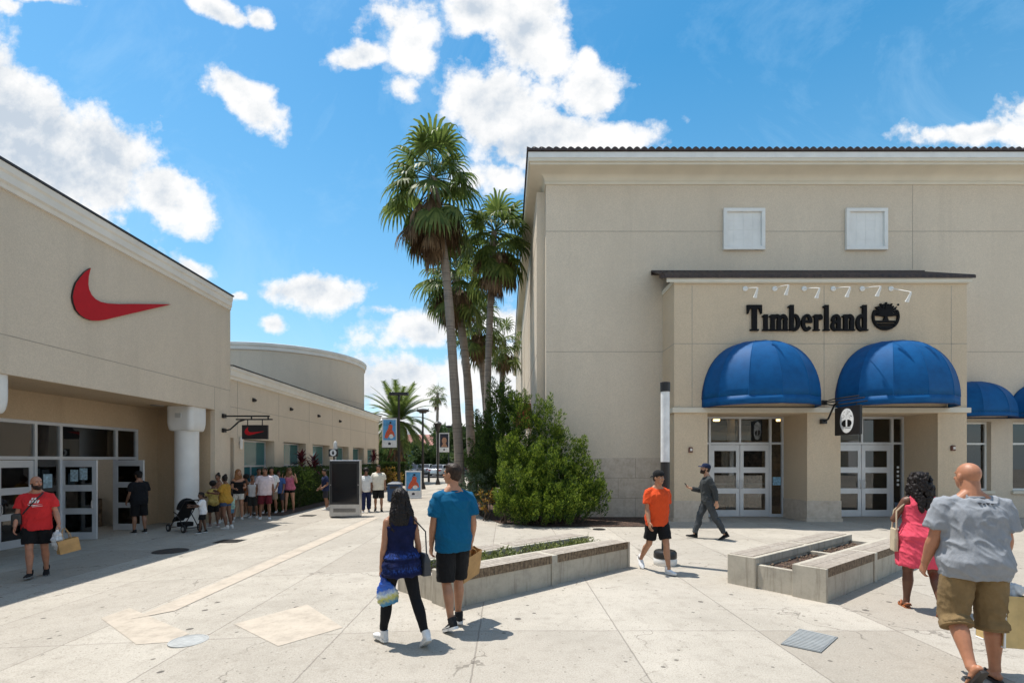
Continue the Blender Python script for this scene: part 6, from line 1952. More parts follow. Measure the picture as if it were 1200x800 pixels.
for k in range(3600):
    p = V((r.uniform(-2.2, 1.0), r.uniform(-.5, .5), r.uniform(0, 1.75))); 
    if r.random() < .6: p.y = -.5
    else: p.z = 1.75
    leaf(m, p, rdir(r) + V((0, -.6, .5)), r.uniform(.14, .26), .09, .3, rdir(r))
m.build('foliage', M['hedge'], ht, fix=False)
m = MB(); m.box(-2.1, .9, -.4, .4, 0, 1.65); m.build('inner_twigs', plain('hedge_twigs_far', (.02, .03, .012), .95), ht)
y = 41
shrub('flower_shrub', 'yellowish flowering shrub at the end of the near hedge', 'shrub', (bp(452, 36), 36, gz(-9)), [((0, 0, .9), (.8, .6, .7)), ((.7, 0, .7), (.6, .5, .55))], M['croton'], 60, 10, .2, .22, .09, 35)
# parked cars
def car_proto():
    t = bpy.data.objects.new('parked_car', None); COL.objects.link(t)
    prof = [(-2.2, .35), (-2.22, .75), (-2.1, .95), (-1.55, 1.0), (-.95, 1.42), (.75, 1.45), (1.45, .98), (2.1, .86), (2.25, .65), (2.22, .32)]
    m = MB(); rings = []
    for y, k, zc in ((-.88, .97, .0), (-.80, 1.0, 0), (.80, 1.0, 0), (.88, .97, 0)):
        rings.append([V((x * k, y * (1.0 if z < 1.0 else .84), z if z < 1.0 else z - (0 if abs(y) < .85 else .03))) for x, z in prof])
    m.loft(rings, cap=True); b = m.build('body', None, t, smooth=35, bevel=.03)
    m = MB()
    for s in (-1, 1): m.add([V((x, s * (.885 if z < 1.05 else .76), z)) for x, z in ((-1.38, 1.02), (-.88, 1.37), (.70, 1.40), (1.22, 1.02))], [(0, 1, 2, 3)])
    m.add([V((x, y2, z)) for x, y2, z in ((-1.60, -.74, 1.01), (-1.60, .74, 1.01), (-1.0, .64, 1.41), (-1.0, -.64, 1.41))], [(0, 1, 2, 3)]); m.add([V((x, y2, z)) for x, y2, z in ((1.50, -.74, 1.0), (1.50, .74, 1.0), (.80, .64, 1.44), (.80, -.64, 1.44))], [(0, 1, 2, 3)])
    for v in range(len(m.v)): m.v[v] = (m.v[v][0] * 1.004, m.v[v][1], m.v[v][2] + .004)
    o = m.build('window', M['screen'], t, fix=False); sd = o.modifiers.new('thickness', 'SOLIDIFY'); sd.thickness = .012
    for x in (-1.35, 1.4):
        for s in (-1, 1):
            m = MB(); m.tube([(x, s * .70, .33), (x, s * .90, .33)], .33, 18); wh = m.build('wheel', M['black_plastic'], t); m = MB(); m.tube([(x, s * .9005, .33), (x, s * .912, .33)], [.2, .17], 12); m.build('rim', M['steel'], wh)
    for s in (-1, 1):
        m = MB(); m.box(2.12, 2.235, s * .62 - .16, s * .62 + .16, .62, .78); m.build('headlight', M['white_plastic'], t)
        m = MB(); m.box(-2.225, -2.12, s * .64 - .14, s * .64 + .14, .70, .88); m.build('tail_light', M['red_paint'], t)
    return t
proto = car_proto()
cars = [(484, 62, -92, (.05, .05, .055), 'dark grey car parked between the poster stand and date palm'), (499, 66, 88, (.50, .51, .52), 'silver car parked behind the middle lamp post'), (516, 61, 80, (.62, .62, .62), 'white car parked beside the lantern post'), (531, 67, 92, (.10, .11, .13), 'charcoal car parked near the tallest palm trunk'), (508, 76, 90, (.30, .03, .03), 'dark red car in the second row of the car park'), (544, 70, 86, (.42, .43, .45), 'light grey car seen between the palm trunks'), (489, 80, 90, (.55, .55, .54), 'pale car in the second row behind the dark grey car')]
for i, (px, y, rot, colr, lb) in enumerate(cars):
    t = proto if i == 0 else copy_tree(proto)
    x = bp(px, y); t.location = (x, y, gz(x) + .01); t.rotation_euler = (0, 0, D(rot)); tag(t, lb, 'car', 'cars in the car park')
    pm = plain('car_paint', colr, .25, .3, .05)
    for ch in [c2 for c2 in COL.objects if c2.parent == t and c2.name.startswith('body')]:
        if i: ch.data = ch.data.copy()
        ch.data.materials.clear(); ch.data.materials.append(pm)
# ------------------------------------------------------------------ the people
def H_of(px_feet, py_feet, py_head):
    g = G(px_feet, py_feet); return (CAM_H - (py_head - PY0) / FOC * g.y) - g.z
def tube_thing(name, m, mat, label, cat, origin, smooth=60, **k):
    o = m.build(name, mat, smooth=smooth, origin=origin); return tag(o, label, cat)

# --- woman in the blue tiered dress
def tiered_cloth():
    m, nt, b = new_mat('tiered_dress'); tc = nt.nodes.new('ShaderNodeTexCoord'); sp = nt.nodes.new('ShaderNodeSeparateXYZ'); nt.links.new(tc.outputs['Object'], sp.inputs[0])
    zf = math_node(nt, 'FRACT', math_node(nt, 'MULTIPLY', math_node(nt, 'SUBTRACT', sp.outputs[2], .70), 7.6))
    low = math_node(nt, 'LESS_THAN', sp.outputs[2], .955)
    tick = noise_tex(nt, obj_pos(nt, 60, 60, 16), 1.0, 3, .7)
    band = math_node(nt, 'MULTIPLY', math_node(nt, 'MULTIPLY', ramp(nt, zf, [(.25, 0.0), (.5, 1.0), (.8, .15)]), low), ramp(nt, tick, [(.42, 0.0), (.62, .9)]))
    c = mixrgb(nt, band, ramp(nt, noise_tex(nt, tc.outputs['Object'], 12, 4), [(.3, (.006, .009, .034)), (.7, (.011, .015, .058))]), (.035, .085, .34))
    nt.links.new(c, b.inputs['Base Color']); b.inputs['Roughness'].default_value = .9; b.inputs['Specular IOR Level'].default_value = .15
    bump(nt, b, noise_tex(nt, obj_pos(nt, 1, 1, .4), 34, 4), .6, .012)
    return m
at = G(470, 753.5)
W1 = person(at, H_of(470, 753.5, 575), 38, 'woman with long black hair in blue tiered dress and black leggings', None, (.36, .17, .095), fem=True,
            pose=dict(lean=3, twist=-14, legL=(16, 5, 8, -4), legR=(-16, 5, 14, 34), armL=(-2, 9, 8, 2), armR=(4, 11, 14, 4)), head=(-4, -2), hair=('long', (.011, .008, .007)),
            top=('dress', tiered_cloth(), .024, -.14, 3), bottom=('leggings', cloth('leggings', (.010, .010, .012))), shoes=('sneaker', (.70, .70, .70), (.62, .62, .60)), vox=.0055, hands={-1: 'grip', 1: 'relaxed'})
# --- man in the teal shirt
at = G(531, 736)
W2 = person(at, H_of(531, 736, 549), 32, 'man in a teal blue t-shirt and black shorts walking away beside the woman in blue', None, (.42, .20, .11),
            pose=dict(lean=1, twist=-8, legL=(-3, 1, 16, 22), legR=(9, 1, 8, 0), armL=(2, 9, 16, 8), armR=(-6, 9, 30, 6)), head=(34, -3), hair=('short', (.030, .018, .012)),
            top=('tee', cloth('teal_shirt', (.003, .098, .205), .10), .022), bottom=('shorts', cloth('black_shorts', (.012, .012, .013)), .42), shoes=('sneaker', (.02, .02, .022), (.66, .66, .66), 'mark'), vox=.0055, hands={-1: 'relaxed', 1: 'grip'})
# --- man in orange
at = G(770, 670)
W3 = person(at, H_of(770, 670, 552), 193, 'man in an orange-red t-shirt, black shorts and white sneakers walking towards the camera', None, (.40, .20, .115),
            pose=dict(lean=3, twist=0, legL=(18, 2, 10, -6), legR=(-12, 2, 30, 40), armL=(-14, 8, 14, 4), armR=(10, 8, 16, 4)), head=(16, 0), hair=('cap', (.012, .010, .009)), hat=((.012, .012, .013), 'back'),
            top=('tee', cloth('orange_shirt', (.66, .075, .018), .08), .024), bottom=('shorts', cloth('black_gym_shorts', (.010, .010, .011)), .34), shoes=('sneaker', (.72, .72, .73), (.75, .75, .74)), vox=.0065)
# --- man in dark sweater on his phone
at = G(829, 631)
W4 = person(at, H_of(829, 631, 543), 84, 'bearded man in dark grey sweater, jeans and navy cap looking at his phone', None, (.45, .24, .15),
            pose=dict(lean=2, legL=(-19, 2, 12, 22), legR=(22, 2, 8, -8), armL=(-22, 8, 18, 4), armR=(22, 6, 82, 20)), head=(6, -16), hair=('cap', (.02, .013, .01)), hat=((.012, .020, .055), 'front'), beard=(.030, .016, .010),
            top=('sweater', cloth('charcoal_sweater', (.045, .050, .052)), .018), bottom=('slim', cloth('grey_jeans', (.055, .062, .068), .25)), shoes=('shoe', (.010, .010, .010), (.03, .03, .03)), vox=.0075, hands={-1: 'relaxed', 1: 'phone'})
# --- woman in the pink dress
at = G(1079, 715)
W5 = person(at, H_of(1079, 715, 556), -24, 'woman with curly black hair in a sleeveless coral pink dress walking towards the store', None, (.13, .055, .03), fem=True, fat=.42,
            pose=dict(lean=3, twist=6, legL=(10, 2, 6, -4), legR=(-8, 2, 26, 40), armL=(12, 24, 95, 62), armR=(6, 8, 30, 10)), head=(-4, 0), hair=('curly', (.014, .010, .009)),
            top=('dress', cloth('coral_dress', (.68, .075, .12), .08), .022, -.36), bottom=None, shoes=('sandal', (.34, .10, .03)), vox=.0055, hands={-1: 'phone', 1: 'grip'}, face=False)
# --- bald man in grey
at = G(1141, 796)
W6 = person(at, H_of(1141, 796, 546), -12, 'large bald man in a grey t-shirt and khaki cargo shorts walking away', None, (.40, .175, .095), fat=.52,
            pose=dict(lean=4, twist=-4, legL=(5, 3, 40, 58), legR=(3, 4, 6, 0), armL=(8, 12, 22, 8), armR=(2, 7, 22, 12)), head=(10, -2), hair=('bald', None),
            top=('tee', cloth('grey_shirt', (.26, .275, .30), .10), .026), bottom=('longshorts', cloth('khaki_shorts', (.20, .135, .065), .2), .52, 'cuff'), shoes=('flip_flop', (.022, .018, .017)), vox=.0055, hands={-1: 'relaxed', 1: 'grip'}, face=False)
# small dark print under the collar
def back_print(info, z, n):
    R0 = info['ring'](z, .030); q = [p for p in R0 if p.y < 0]; q = min(q, key=lambda p: abs(p.x)); m = MB()
    for k in range(n): m.box(q.x - .05 + .028 * k, q.x - .05 + .028 * k + .016, q.y - .012, q.y + .01, z - .003, z + .005 - .003 * (k % 2))
    info['put'](m.build('neck_print', M['poster_dark']), None, info['garment'])
back_print(W6, .505, 4)
# cargo pockets
W6b = W6['body']
# --- man in red by the left shop
at = G(43, 676)
W7 = person(at, H_of(43, 676, 560), 214, 'bald bearded man in a red t-shirt with white print and black shorts', None, (.45, .21, .13), fat=.05,
            pose=dict(lean=1, legL=(-6, 1, 12, 14), legR=(12, -1, 12, -4), armL=(6, 16, 22, 2), armR=(6, 12, 24, 8)), head=(36, 0), hair=('bald', None), beard=(.018, .011, .008),
            top=('tee', cloth('red_shirt', (.60, .03, .032), .08), .022), bottom=('shorts', cloth('black_basketball_shorts', (.010, .010, .011)), .34), shoes=('sneaker', (.015, .015, .016), (.20, .20, .20)), vox=.0065, hands={-1: 'grip', 1: 'relaxed'})
def chest_print(info):
    m = MB(); R0 = info['ring'](.33, .024 + .006)
    front = sorted([p for p in R0 if p.y > 0], key=lambda p: p.x)
    def yat(x):
        for a, b2 in zip(front, front[1:]):
            if a.x <= x <= b2.x: return a.y + (b2.y - a.y) * (x - a.x) / max(1e-6, b2.x - a.x)
        return front[len(front) // 2].y
    def pr(poly):
        n = len(poly); m.add([V((u, yat(u) + .012, v)) for u, v in poly] + [V((u, yat(u) - .012, v)) for u, v in poly], [tuple(range(n)), tuple(range(n, 2 * n))[::-1]] + [(i, (i + 1) % n, n + (i + 1) % n, n + i) for i in range(n)])
    for k in range(4):
        x = .075 - .034 * k; pr([(x, .375), (x - .020, .375), (x - .036, .425), (x - .016, .425)])
    for k in range(2):
        x = .045 - .036 * k; pr([(x, .435), (x - .022, .435), (x - .034, .470), (x - .012, .470)])
    pr([(.095, .355), (.06, .332), (.02, .328), (-.04, .340), (-.11, .360), (-.04, .346), (.02, .342), (.06, .346)])
    pr([(.03, .316), (-.10, .326), (-.10, .320), (.03, .309)])
    info['put'](m.build('chest_print', M['white_plastic']), None, info['garment'])
chest_print(W7)
def hem_band(info, key, frac, col):
    pass
# --- man in black at the open door
at = G(163, 624.5)
W8 = person(at, H_of(163, 624.5, 553), 62, 'man dressed all in black standing at the open shop door', None, (.30, .15, .09), fat=.15,
            pose=dict(lean=1, legL=(2, 3, 4, 0), legR=(-2, 3, 4, 0), armL=(10, 8, 24, 6), armR=(4, 8, 20, 6)), head=(10, -4), hair=('cap', (.012, .01, .009)), hat=((.012, .012, .013), 'front'),
            top=('tee', (.012, .013, .016), .028), bottom=('shorts', (.010, .010, .011), .42), shoes=('sneaker', (.02, .02, .02), (.5, .5, .5)), vox=.0085)

# --- couple in white
at = G(443.5, 599)
person(at, H_of(443.5, 599, 545.5), 194, 'man in a cream polo shirt and black shorts walking up beside the kiosk', None, (.33, .16, .09),
       pose=dict(lean=1, legL=(10, 2, 6, 0), legR=(-8, 2, 14, 14), armL=(4, 9, 12, 2), armR=(-4, 9, 12, 2)), hair=('short', (.03, .02, .015)), top=('polo', (.72, .68, .58), .028), bottom=('shorts', (.015, .015, .016), .42), shoes=('shoe', (.02, .02, .02), (.05, .05, .05)), vox=.010, fat=.2)
at = G(429, 600)
person(at, H_of(429, 600, 549.5), 198, 'woman in white blouse and long navy trousers beside the man in the cream polo', None, (.22, .10, .06), fem=True,
       pose=dict(lean=1, legL=(-6, 2, 8, 6), legR=(8, 2, 6, 0), armL=(6, 8, 24, 8), armR=(2, 8, 30, 10)), hair=('afro', (.015, .012, .010)), top=('tee', (.76, .76, .75), .024), bottom=('wide', (.018, .025, .075)), shoes=('shoe', (.5, .5, .5), (.3, .3, .3)), vox=.010, fat=.25)

# --- the queue along the low shops
Q = 'people waiting in line beside the hedge'
Z = dict(lean=1)
def qp(px, py_f, py_h, heading, label, tone, top, bottom, **k):
    at = G(px, py_f); q = random.Random(int(px * 7)); u = q.uniform
    pose = dict(lean=u(0, 5), twist=u(-14, 14), legL=(u(-3, 14), u(2, 5), u(3, 18), 0), legR=(u(-10, 3), u(2, 6), u(3, 8), 0), armL=(u(-8, 26), u(7, 14), u(8, 75), u(2, 18)), armR=(u(-8, 20), u(7, 14), u(8, 60), u(2, 18))); pose.update(k.pop('pose', {}))
    k.setdefault('head', (u(-45, 45), u(-14, 4))); heading += u(-14, 14)
    k.setdefault('vox', .011); k.setdefault('shoes', ('sneaker', (.6, .6, .6)))
    return person(at, H_of(px, py_f, py_h), heading, label, Q, tone, top=top, bottom=bottom, pose=pose, **k)
qp(237.5, 624, 577.5, 110, 'small child in a long white t-shirt and black shorts holding the stroller', (.12, .055, .03), ('tee', (.75, .75, .77), .035), ('shorts', (.012, .012, .013), .34), child=True, hair=('short', (.012, .01, .009)), shoes=('sneaker', (.02, .02, .02), (.7, .7, .7)), pose=dict(armL=(40, 10, 50, 10), armR=(45, 8, 55, 15)))
qp(250, 617, 564.5, 80, 'child with dark curly hair in a yellow patterned top and black shorts', (.14, .065, .035), ('tee', cloth('yellow_print', (.42, .32, .10), .6), .026), ('shorts', (.012, .012, .013), .34), fem=True, hair=('afro', (.012, .010, .009)), shoes=('sneaker', (.25, .2, .2)), pose=dict(armL=(30, 12, 60, 10), armR=(20, 10, 80, 20)))
qp(264.5, 619, 557, 88, 'woman in a mustard top and denim shorts with her hair in a bun', (.16, .07, .04), ('tee', (.40, .22, .035), .022), ('hotpants', cloth('denim', (.045, .075, .15), .3), .17), fem=True, fat=.35, hair=('bun', (.014, .011, .010)), shoes=('sneaker', (.7, .68, .66)), pose=dict(armL=(30, 14, 70, 14), armR=(28, 12, 80, 20)))
qp(279.5, 608, 550.5, 190, 'woman with long blond hair in a black off-shoulder top and white shorts', (.46, .23, .14), ('offshoulder', (.014, .013, .014), .024), ('hotpants', (.66, .62, .56), .22), fem=True, hair=('shoulder', (.22, .10, .04)), shoes=('sneaker', (.7, .68, .64)), pose=dict(armL=(14, 14, 80, 30), armR=(14, 12, 70, 30)))
qp(257.5, 612, 555.5, 120, 'person with a high dark bun peeking out behind the woman in mustard', (.18, .08, .045), ('tee', (.30, .16, .10), .024), ('shorts', (.03, .03, .035), .36), fem=True, hair=('bun', (.012, .010, .009)))
qp(267.5, 607.5, 554, 150, 'person in brown standing between the woman in mustard and the blond woman', (.26, .12, .07), ('tee', (.20, .12, .09), .024), ('shorts', (.05, .05, .06), .40), hair=('short', (.03, .015, .010)))
qp(327, 600, 552, 190, 'teenager in a blue shirt between the man in the white t-shirt and the hedge', (.22, .10, .06), ('tee', (.06, .12, .30), .024), ('shorts', (.04, .04, .05), .40), hair=('short', (.012, .010, .009)))
qp(272, 612, 578, 100, 'small child in a green and white shirt holding a blue bag between the women', (.14, .06, .035), ('tee', cloth('green_white', (.30, .45, .38), .8), .026), ('shorts', (.10, .22, .34), .34), child=True, hair=('short', (.012, .01, .009)))
qp(289, 604.5, 556.5, 120, 'woman with dark hair in an orange top half hidden among the queue', (.24, .11, .06), ('tank', (.45, .13, .03), .022), ('shorts', (.02, .02, .025), .3), fem=True, hair=('afro', (.012, .010, .009)))
qp(296.5, 606.5, 556.5, 200, 'boy in a white tank top and dark grey shorts', (.27, .13, .075), ('tank', (.74, .74, .74), .024), ('shorts', (.035, .038, .036), .42), hair=('short', (.05, .03, .02)), pose=dict(armL=(2, 9, 10, 2), armR=(10, 10, 40, 12)))
qp(310.5, 608, 548, 206, 'man in a pale pink polo shirt and maroon shorts', (.20, .09, .05), ('polo', (.66, .56, .58), .026), ('shorts', (.11, .014, .022), .40), fat=.3, hair=('short', (.012, .010, .009)), shoes=('sneaker', (.72, .72, .72)), head=(-20, 0), pose=dict(armL=(0, 10, 16, 2), armR=(-2, 10, 12, 2)))
qp(318.5, 601, 548, 185, 'man in a white t-shirt standing behind the man in the pink polo', (.30, .14, .08), ('tee', (.74, .74, .74), .024), ('shorts', (.30, .24, .18), .38), hair=('short', (.015, .012, .010)), head=(20, 0))
qp(303.5, 602, 549, 200, 'man mostly hidden behind the man in the pink polo', (.20, .10, .06), ('tee', (.25, .27, .30), .024), ('shorts', (.03, .03, .035), .4), hair=('short', (.015, .012, .010)))
qp(339.5, 599, 548.5, 206, 'woman in a pink top and black shorts shading her eyes by the hedge', (.48, .25, .16), ('tank', cloth('pink_top', (.50, .14, .22), .3), .024), ('hotpants', (.012, .012, .013), .16), fem=True, fat=.3, hair=('shoulder', (.16, .09, .05)), glasses=True, shoes=('sandal', (.05, .03, .03)), pose=dict(armL=(38, 24, 128, 30), armR=(38, 24, 128, 30)))
qp(381.5, 597, 550, 100, 'person in navy mostly hidden behind the kiosk', (.25, .12, .07), ('tee', (.02, .03, .08), .024), ('shorts', (.03, .03, .04), .4), hair=('short', (.015, .012, .010)))

# ------------------------------------------------------------------ things they carry
def paper_bag(hand, heading, w, d, h, drop, mat, label, tilt=(0, 0), stripe=None, name='shopping_bag', stuff=None):
    t = thing(name, label, 'bag', hand, D(heading)); Rt = Rx(D(tilt[0])) @ Ry(D(tilt[1])); z1 = -drop; z0 = z1 - h
    m = MB()
    rings = []
    for z, k in ((z0, 1.0), (z0 + h * .5, 1.0), (z1, .92)):
        pts2 = [(-w / 2, -d / 2), (w / 2, -d / 2), (w / 2 - .012, 0), (w / 2, d / 2), (-w / 2, d / 2), (-w / 2 + .012, 0)]
        rings.append([Rt @ V((x, y * k, z)) for x, y in pts2])
    m.loft(rings, cap=False); m.add(rings[0], [tuple(range(6))])
    o = m.build('bag_body', mat, t); sd = o.modifiers.new('paper_thickness', 'SOLIDIFY'); sd.thickness = .002
    m = MB()
    for s in (-1, 1): m.tube([Rt @ V((x, s * d * .42 * k, z)) for x, z, k in ((-w * .2, z1 - .03, 1), (-w * .18, z1 + drop * .4, .7), (-w * .06, z1 + drop * .98, .1), (w * .06, z1 + drop * .98, .1), (w * .18, z1 + drop * .4, .7), (w * .2, z1 - .03, 1))], .0055, 6)
    m.build('handle', stripe or mat, t, smooth=60)
    if stripe:
        m = MB()
        for x in (-w / 2, w / 2):
            for s in (-1, 1): m.tube([Rt @ V((x, s * d / 2, z0)), Rt @ V((x, s * d / 2 * .93, z1))], .008, 6)
        for s in (-1, 1): m.tube([Rt @ V((-w / 2, s * d / 2, z0)), Rt @ V((w / 2, s * d / 2, z0))], .008, 6); m.tube([Rt @ V((-w / 2, s * d * .48, z0 + h * .62)), Rt @ V((w / 2, s * d * .48, z0 + h * .62))], .004, 6)
        m.build('piping', stripe, t, smooth=60)
    if stuff:
        m = MB(); r = random.Random(3)
        for k in range(12): m.ell((r.uniform(-w * .35, w * .35), r.uniform(-d * .3, d * .3), z1 + r.uniform(-.02, .04)), (r.uniform(.03, .07),) * 3, Rt, 8, 6)
        o = remeshed('plastic_wrap', m, .012, 1, stuff, t, wrinkle=.012, wr_scale=26)
    return t
M['clear_plastic'] = plain('crumpled_plastic', (.62, .63, .64), .25, var=.2, nscale=12, bscale=40, bstr=.6)
paper_bag(W6['handR'] + V((.07, -.02, .0)), 78, .33, .20, .42, .13, M['gold_paper'], 'gold shopping bag with white edges in the hand of the large bald man', (2, 3), M['white_plastic'], stuff=M['clear_plastic'])
paper_bag(W2['handR'], 60, .30, .13, .32, .06, M['kraft'], 'brown paper shopping bag held by the man in teal', (18, -14))
paper_bag(W7['handL'] + V((.07, 0, 0)), 240, .30, .14, .24, .20, M['kraft'], 'brown paper shopping bag in the hand of the man in red', (0, 10))
# grey plastic bag beside it
m = MB(); h = W7['handL']
for k, (z, rr) in enumerate(((-.02, .03), (-.10, .07), (-.18, .10), (-.26, .09), (-.31, .05))): m.ell((0, 0, z), (rr, rr * .7, .06))
o = remeshed('plastic_bag', m, .012, 2, M['clear_plastic'], None, wrinkle=.012, wr_scale=22); o.location = h + V((-.03, -.02, -.02)); tag(o, 'crumpled grey plastic bag in the hand of the man in red', 'bag')
# crossbody bag of the man in red
def strap_loop(info, side, off, z_low, mat, name='crossbody_bag', label='', bag=(.24, .09, .20)):
    """strap over one shoulder down to the opposite hip, with its bag"""
    W = info['W']; ring = info['ring']; m = MB(); pts = []
    for k in range(13):
        t2 = k / 12; z = .53 - (.53 - z_low) * t2; R0 = ring(z, off); xx = side * (.085 - .27 * t2)
        f = [p for p in R0 if p.y > 0]; p = min(f, key=lambda q: abs(q.x - xx)); pts.append(V((xx if abs(xx) < .2 else p.x, p.y + .006, z)))
    back = []
    for k in range(13):
        t2 = k / 12; z = .53 - (.53 - z_low) * t2; R0 = ring(z, off); xx = side * (.085 - .27 * t2)
        f = [p for p in R0 if p.y < 0]; p = min(f, key=lambda q: abs(q.x - xx)); back.append(V((xx if abs(xx) < .2 else p.x, p.y - .006, z)))
    loop = pts[::-1] + [V((pts[0].x, 0, .565))] + back
    m.tube([W @ p for p in loop], .016 * info['s'], 8, flat=.4)
    end = W @ ((pts[-1] + back[-1]) / 2)
    t = thing(name, label, 'bag', end, info['body'].rotation_euler.z)
    o = m.build('strap', mat, smooth=60); _attach(o, t)
    bpy.context.view_layer.update(); o.matrix_parent_inverse = t.matrix_world.inverted()
    m = MB(); m.box(-bag[0] / 2 - side * .06, bag[0] / 2 - side * .06, -bag[1] / 2, bag[1] / 2, -bag[2] * .8, bag[2] * .2); m.build('bag_body', mat, t, bevel=.03)
    return t
strap_loop(W7, -1, .034, .16, M['black_plastic'], label='black crossbody bag slung across the chest of the man in red', bag=(.14, .22, .20))
# shoulder bag of the woman in blue
e = W1['W'] @ (W1['TM'](.1) @ V((.235, -.02, .06)))
t = thing('handbag', 'dark grey handbag hanging at the hip of the woman in blue', 'bag', e, W1['body'].rotation_euler.z)
m = MB(); m.loft([[V((x * k, y * kk, z)) for x, y in ((-.035, -.15), (.035, -.15), (.035, .15), (-.035, .15))] for z, k, kk in ((-.19, 1.2, 1.0), (-.05, 1.1, .95), (.03, .5, .85))]); m.build('bag_body', plain('slate_leather', (.030, .034, .040), .5), t, bevel=.012)
m = MB(); sh = t.matrix_world if False else None
shw = W1['shR']; bpy.context.view_layer.update(); L = t.matrix_world.inverted() @ (shw + V((0, 0, .055)))
m.tube([(0, .12, .02), V((.01, .07, .25)), L + V((-.045, .03, 0)), L + V((-.045, -.03, 0)), V((.01, -.08, .25)), (0, -.12, .02)], .008, 6); m.build('strap', plain('slate_strap', (.025, .028, .033), .5), t, smooth=60)
# blue and yellow plastic bag in her left hand
m = MB(); h = W1['handL']
m.loft([[V((w * math.cos(2 * PI * j / 14), dd * math.sin(2 * PI * j / 14), z)) for j in range(14)] for z, w, dd in ((.03, .02, .015), (-.03, .03, .02), (-.09, .075, .035), (-.17, .105, .05), (-.24, .10, .045), (-.27, .085, .03))])
mm, nt, b = new_mat('printed_plastic'); sp = nt.nodes.new('ShaderNodeSeparateXYZ'); tc = nt.nodes.new('ShaderNodeTexCoord'); nt.links.new(tc.outputs['Object'], sp.inputs[0])
nz = math_node(nt, 'ADD', math_node(nt, 'MULTIPLY', sp.outputs[2], -3.4), math_node(nt, 'MULTIPLY', noise_tex(nt, tc.outputs['Object'], 26, 4), .35))
nt.links.new(ramp(nt, nz, [(0.1, (.02, .06, .35)), (.55, (.03, .12, .50)), (.72, (.55, .62, .66)), (.86, (.50, .48, .10)), (1.0, (.05, .22, .40))]), b.inputs['Base Color']); b.inputs['Roughness'].default_value = .2
o = remeshed('plastic_bag', m, .009, 2, mm, None, wrinkle=.008, wr_scale=24); o.location = h + V((.03, -.02, -.01)); o.rotation_euler = (0, D(-14), D(20)); tag(o, 'glossy blue and yellow plastic bag held by the woman in blue', 'bag')
# bracelet
# phone of the man in the dark sweater, phone of the woman in pink
def phone(h, info, label, rz):
    m = MB(); m.box(-.036, .036, -.006, .006, -.03, .11); o = m.build('phone', M['black_gloss'], bevel=.005); o.location = h; o.rotation_euler = (D(-35), 0, info['body'].rotation_euler.z + rz); tag(o, label, 'phone')
phone(W4['handR'] + V((0, 0, .02)), W4, 'dark phone in the hand of the man in the navy cap', 0)
phone(W5['handL'] + V((0, 0, .02)), W5, 'dark phone held up by the woman in pink', 0)
# beige tote of the woman in pink and her dark wallet
bpy.context.view_layer.update()
e = W5['W'] @ (W5['TM'](.0) @ V((-.275, .02, -.02)))
t = thing('tote_bag', 'beige tote hanging from the shoulder of the woman in pink', 'bag', e, W5['body'].rotation_euler.z)
m = MB(); m.loft([[V((x * k, y * k, z)) for x, y in ((-.022, -.09), (.022, -.09), (.022, .09), (-.022, .09))] for z, k in ((-.16, 1.0), (.0, 1.05), (.12, .9))]); m.build('bag_body', cloth('beige_canvas', (.52, .43, .30)), t, bevel=.012)
bpy.context.view_layer.update(); L = t.matrix_world.inverted() @ (W5['shL'] + V((0, 0, .06)))
m = MB(); m.tube([(0, .09, .11), (0.01, .05, .34), L + V((.06, .03, 0)), L + V((.06, -.03, 0)), (0.01, -.06, .34), (0, -.09, .11)], .009, 6); m.build('strap', cloth('beige_strap', (.52, .43, .30)), t, smooth=60)
m = MB(); m.box(-.09, .09, -.02, .02, -.12, .02); o = m.build('wallet', plain('navy_leather', (.012, .014, .03), .4), bevel=.008); o.location = W5['handR'] + V((-.02, .0, -.02)); o.rotation_euler = (.2, .1, W5['body'].rotation_euler.z); tag(o, 'small dark wallet in the hand of the woman in pink', 'wallet')
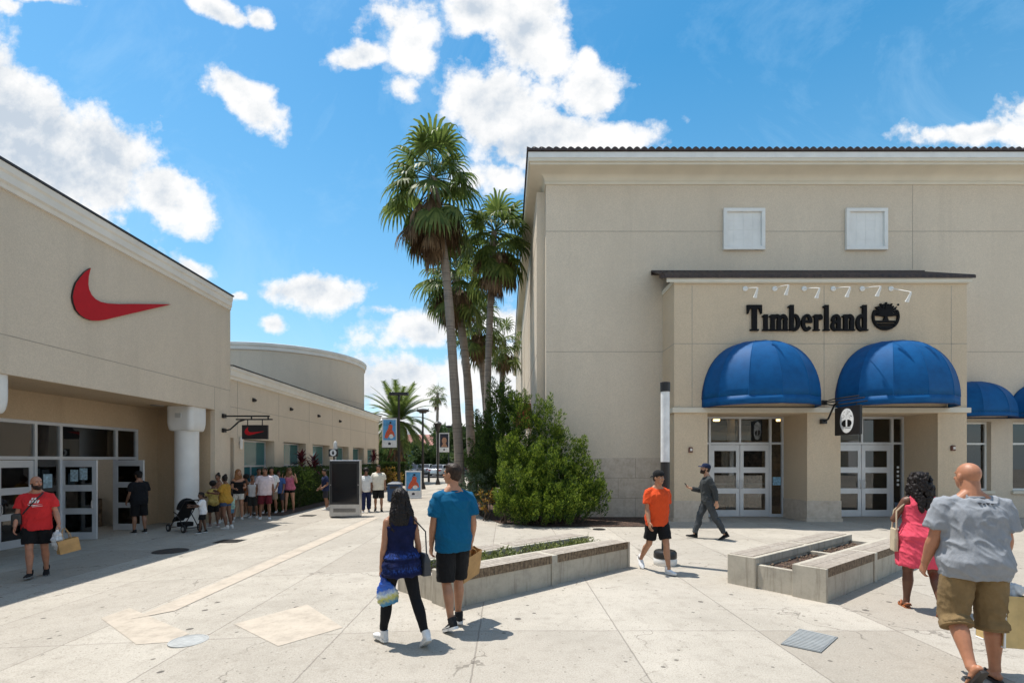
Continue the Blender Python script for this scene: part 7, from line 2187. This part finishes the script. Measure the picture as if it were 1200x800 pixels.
# stroller
c = G(216, 622); t = thing('stroller', 'black baby stroller with its hood up beside the white column', 'stroller', c, D(-25)); t.scale = (.84, .84, .92)
m = MB()
for s in (-.24, .24):
    m.tube([(-.42, s, .12), (.10, s, .62), (.42, s, .98), (.50, s, 1.0)], .016, 8); m.tube([(.40, s, .12), (.0, s, .55), (-.20, s, .62)], .016, 8)
m.tube([(.50, -.24, 1.0), (.52, 0, 1.0), (.50, .24, 1.0)], .02, 8); m.tube([(-.42, -.24, .12), (-.42, .24, .12)], .012, 6); m.tube([(.40, -.24, .12), (.40, .24, .12)], .012, 6)
m.build('frame', M['black_metal'], t, smooth=60)
for x in (-.42, .40):
    for s in (-.28, .28):
        m = MB(); m.tube([(x, s - .022, .12), (x, s + .022, .12)], .12, 18); wh = m.build('wheel', M['black_plastic'], t); m = MB(); m.tube([(x, s - .026, .12), (x, s + .026, .12)], .06, 12); m.build('hub', plain('wheel_hub', (.35, .35, .35), .5), wh)
m = MB(); m.loft([[V((x, y, z)) for y in (-.2, .2)] + [V((x + dx, y, z + dz)) for y in (.2, -.2)] for x, z, dx, dz in ((-.36, .30, .03, .05), (-.25, .40, .03, .06), (-.08, .40, .02, .06), (.08, .60, -.03, .05), (.22, .86, -.05, .04))]); m.build('seat', cloth('black_canvas', (.014, .014, .016)), t, smooth=30)
m = MB(); m.box(-.15, .25, -.18, .18, .16, .30); m.build('basket', cloth('basket_mesh', (.012, .012, .014)), t, bevel=.03)
m = MB(); rows = []
for i in range(9):
    a = D(10 + 120 * i / 8); rows.append([V((.16 - .42 * math.cos(a) * math.sin(b3) ** .6 if True else 0, .23 * math.cos(b3), .66 + .40 * math.sin(a) * math.sin(b3) ** .6)) for b3 in [PI * j / 12 for j in range(13)]])
m.loft(rows, cap=False, closed=False); o = m.build('hood', cloth('hood_canvas', (.012, .012, .014)), t, smooth=40, fix=False); sd = o.modifiers.new('thickness', 'SOLIDIFY'); sd.thickness = .01
# ------------------------------------------------------------------ unseen store added behind the viewpoint for the shop glass to reflect
ob = thing('added_reflection_store', 'plain tan store with dark windows, added unseen behind the viewpoint for the glass to reflect', 'building', (0, -26, 0))
m = MB(); m.box(-30, 40, -6, 0, 0, 8); m.build('wall', M['stucco'], ob)
m = MB()
for k in range(12): m.box(-29 + 5.5 * k, -24.4 + 5.5 * k, .001, .05, .05, 3.6)
m.build('window', M['screen'], ob)
for k in range(13):
    m = MB(); m.lathe([(.3, 0), (.26, .2), (.24, 3.4), (.42, 3.6), (.42, 4.0)], (-29.2 + 5.5 * k, 1.2, 0), 20); m.build('column', M['white_paint'], ob, smooth=50)
m = MB(); m.box(-30, 40, .06, 1.7, 4.001, 4.6); m.build('canopy', M['cream'], ob)
m = MB(); m.box(-30.4, 40.4, -6, .5, 8.001, 8.5); m.build('roof', M['tile'], ob)
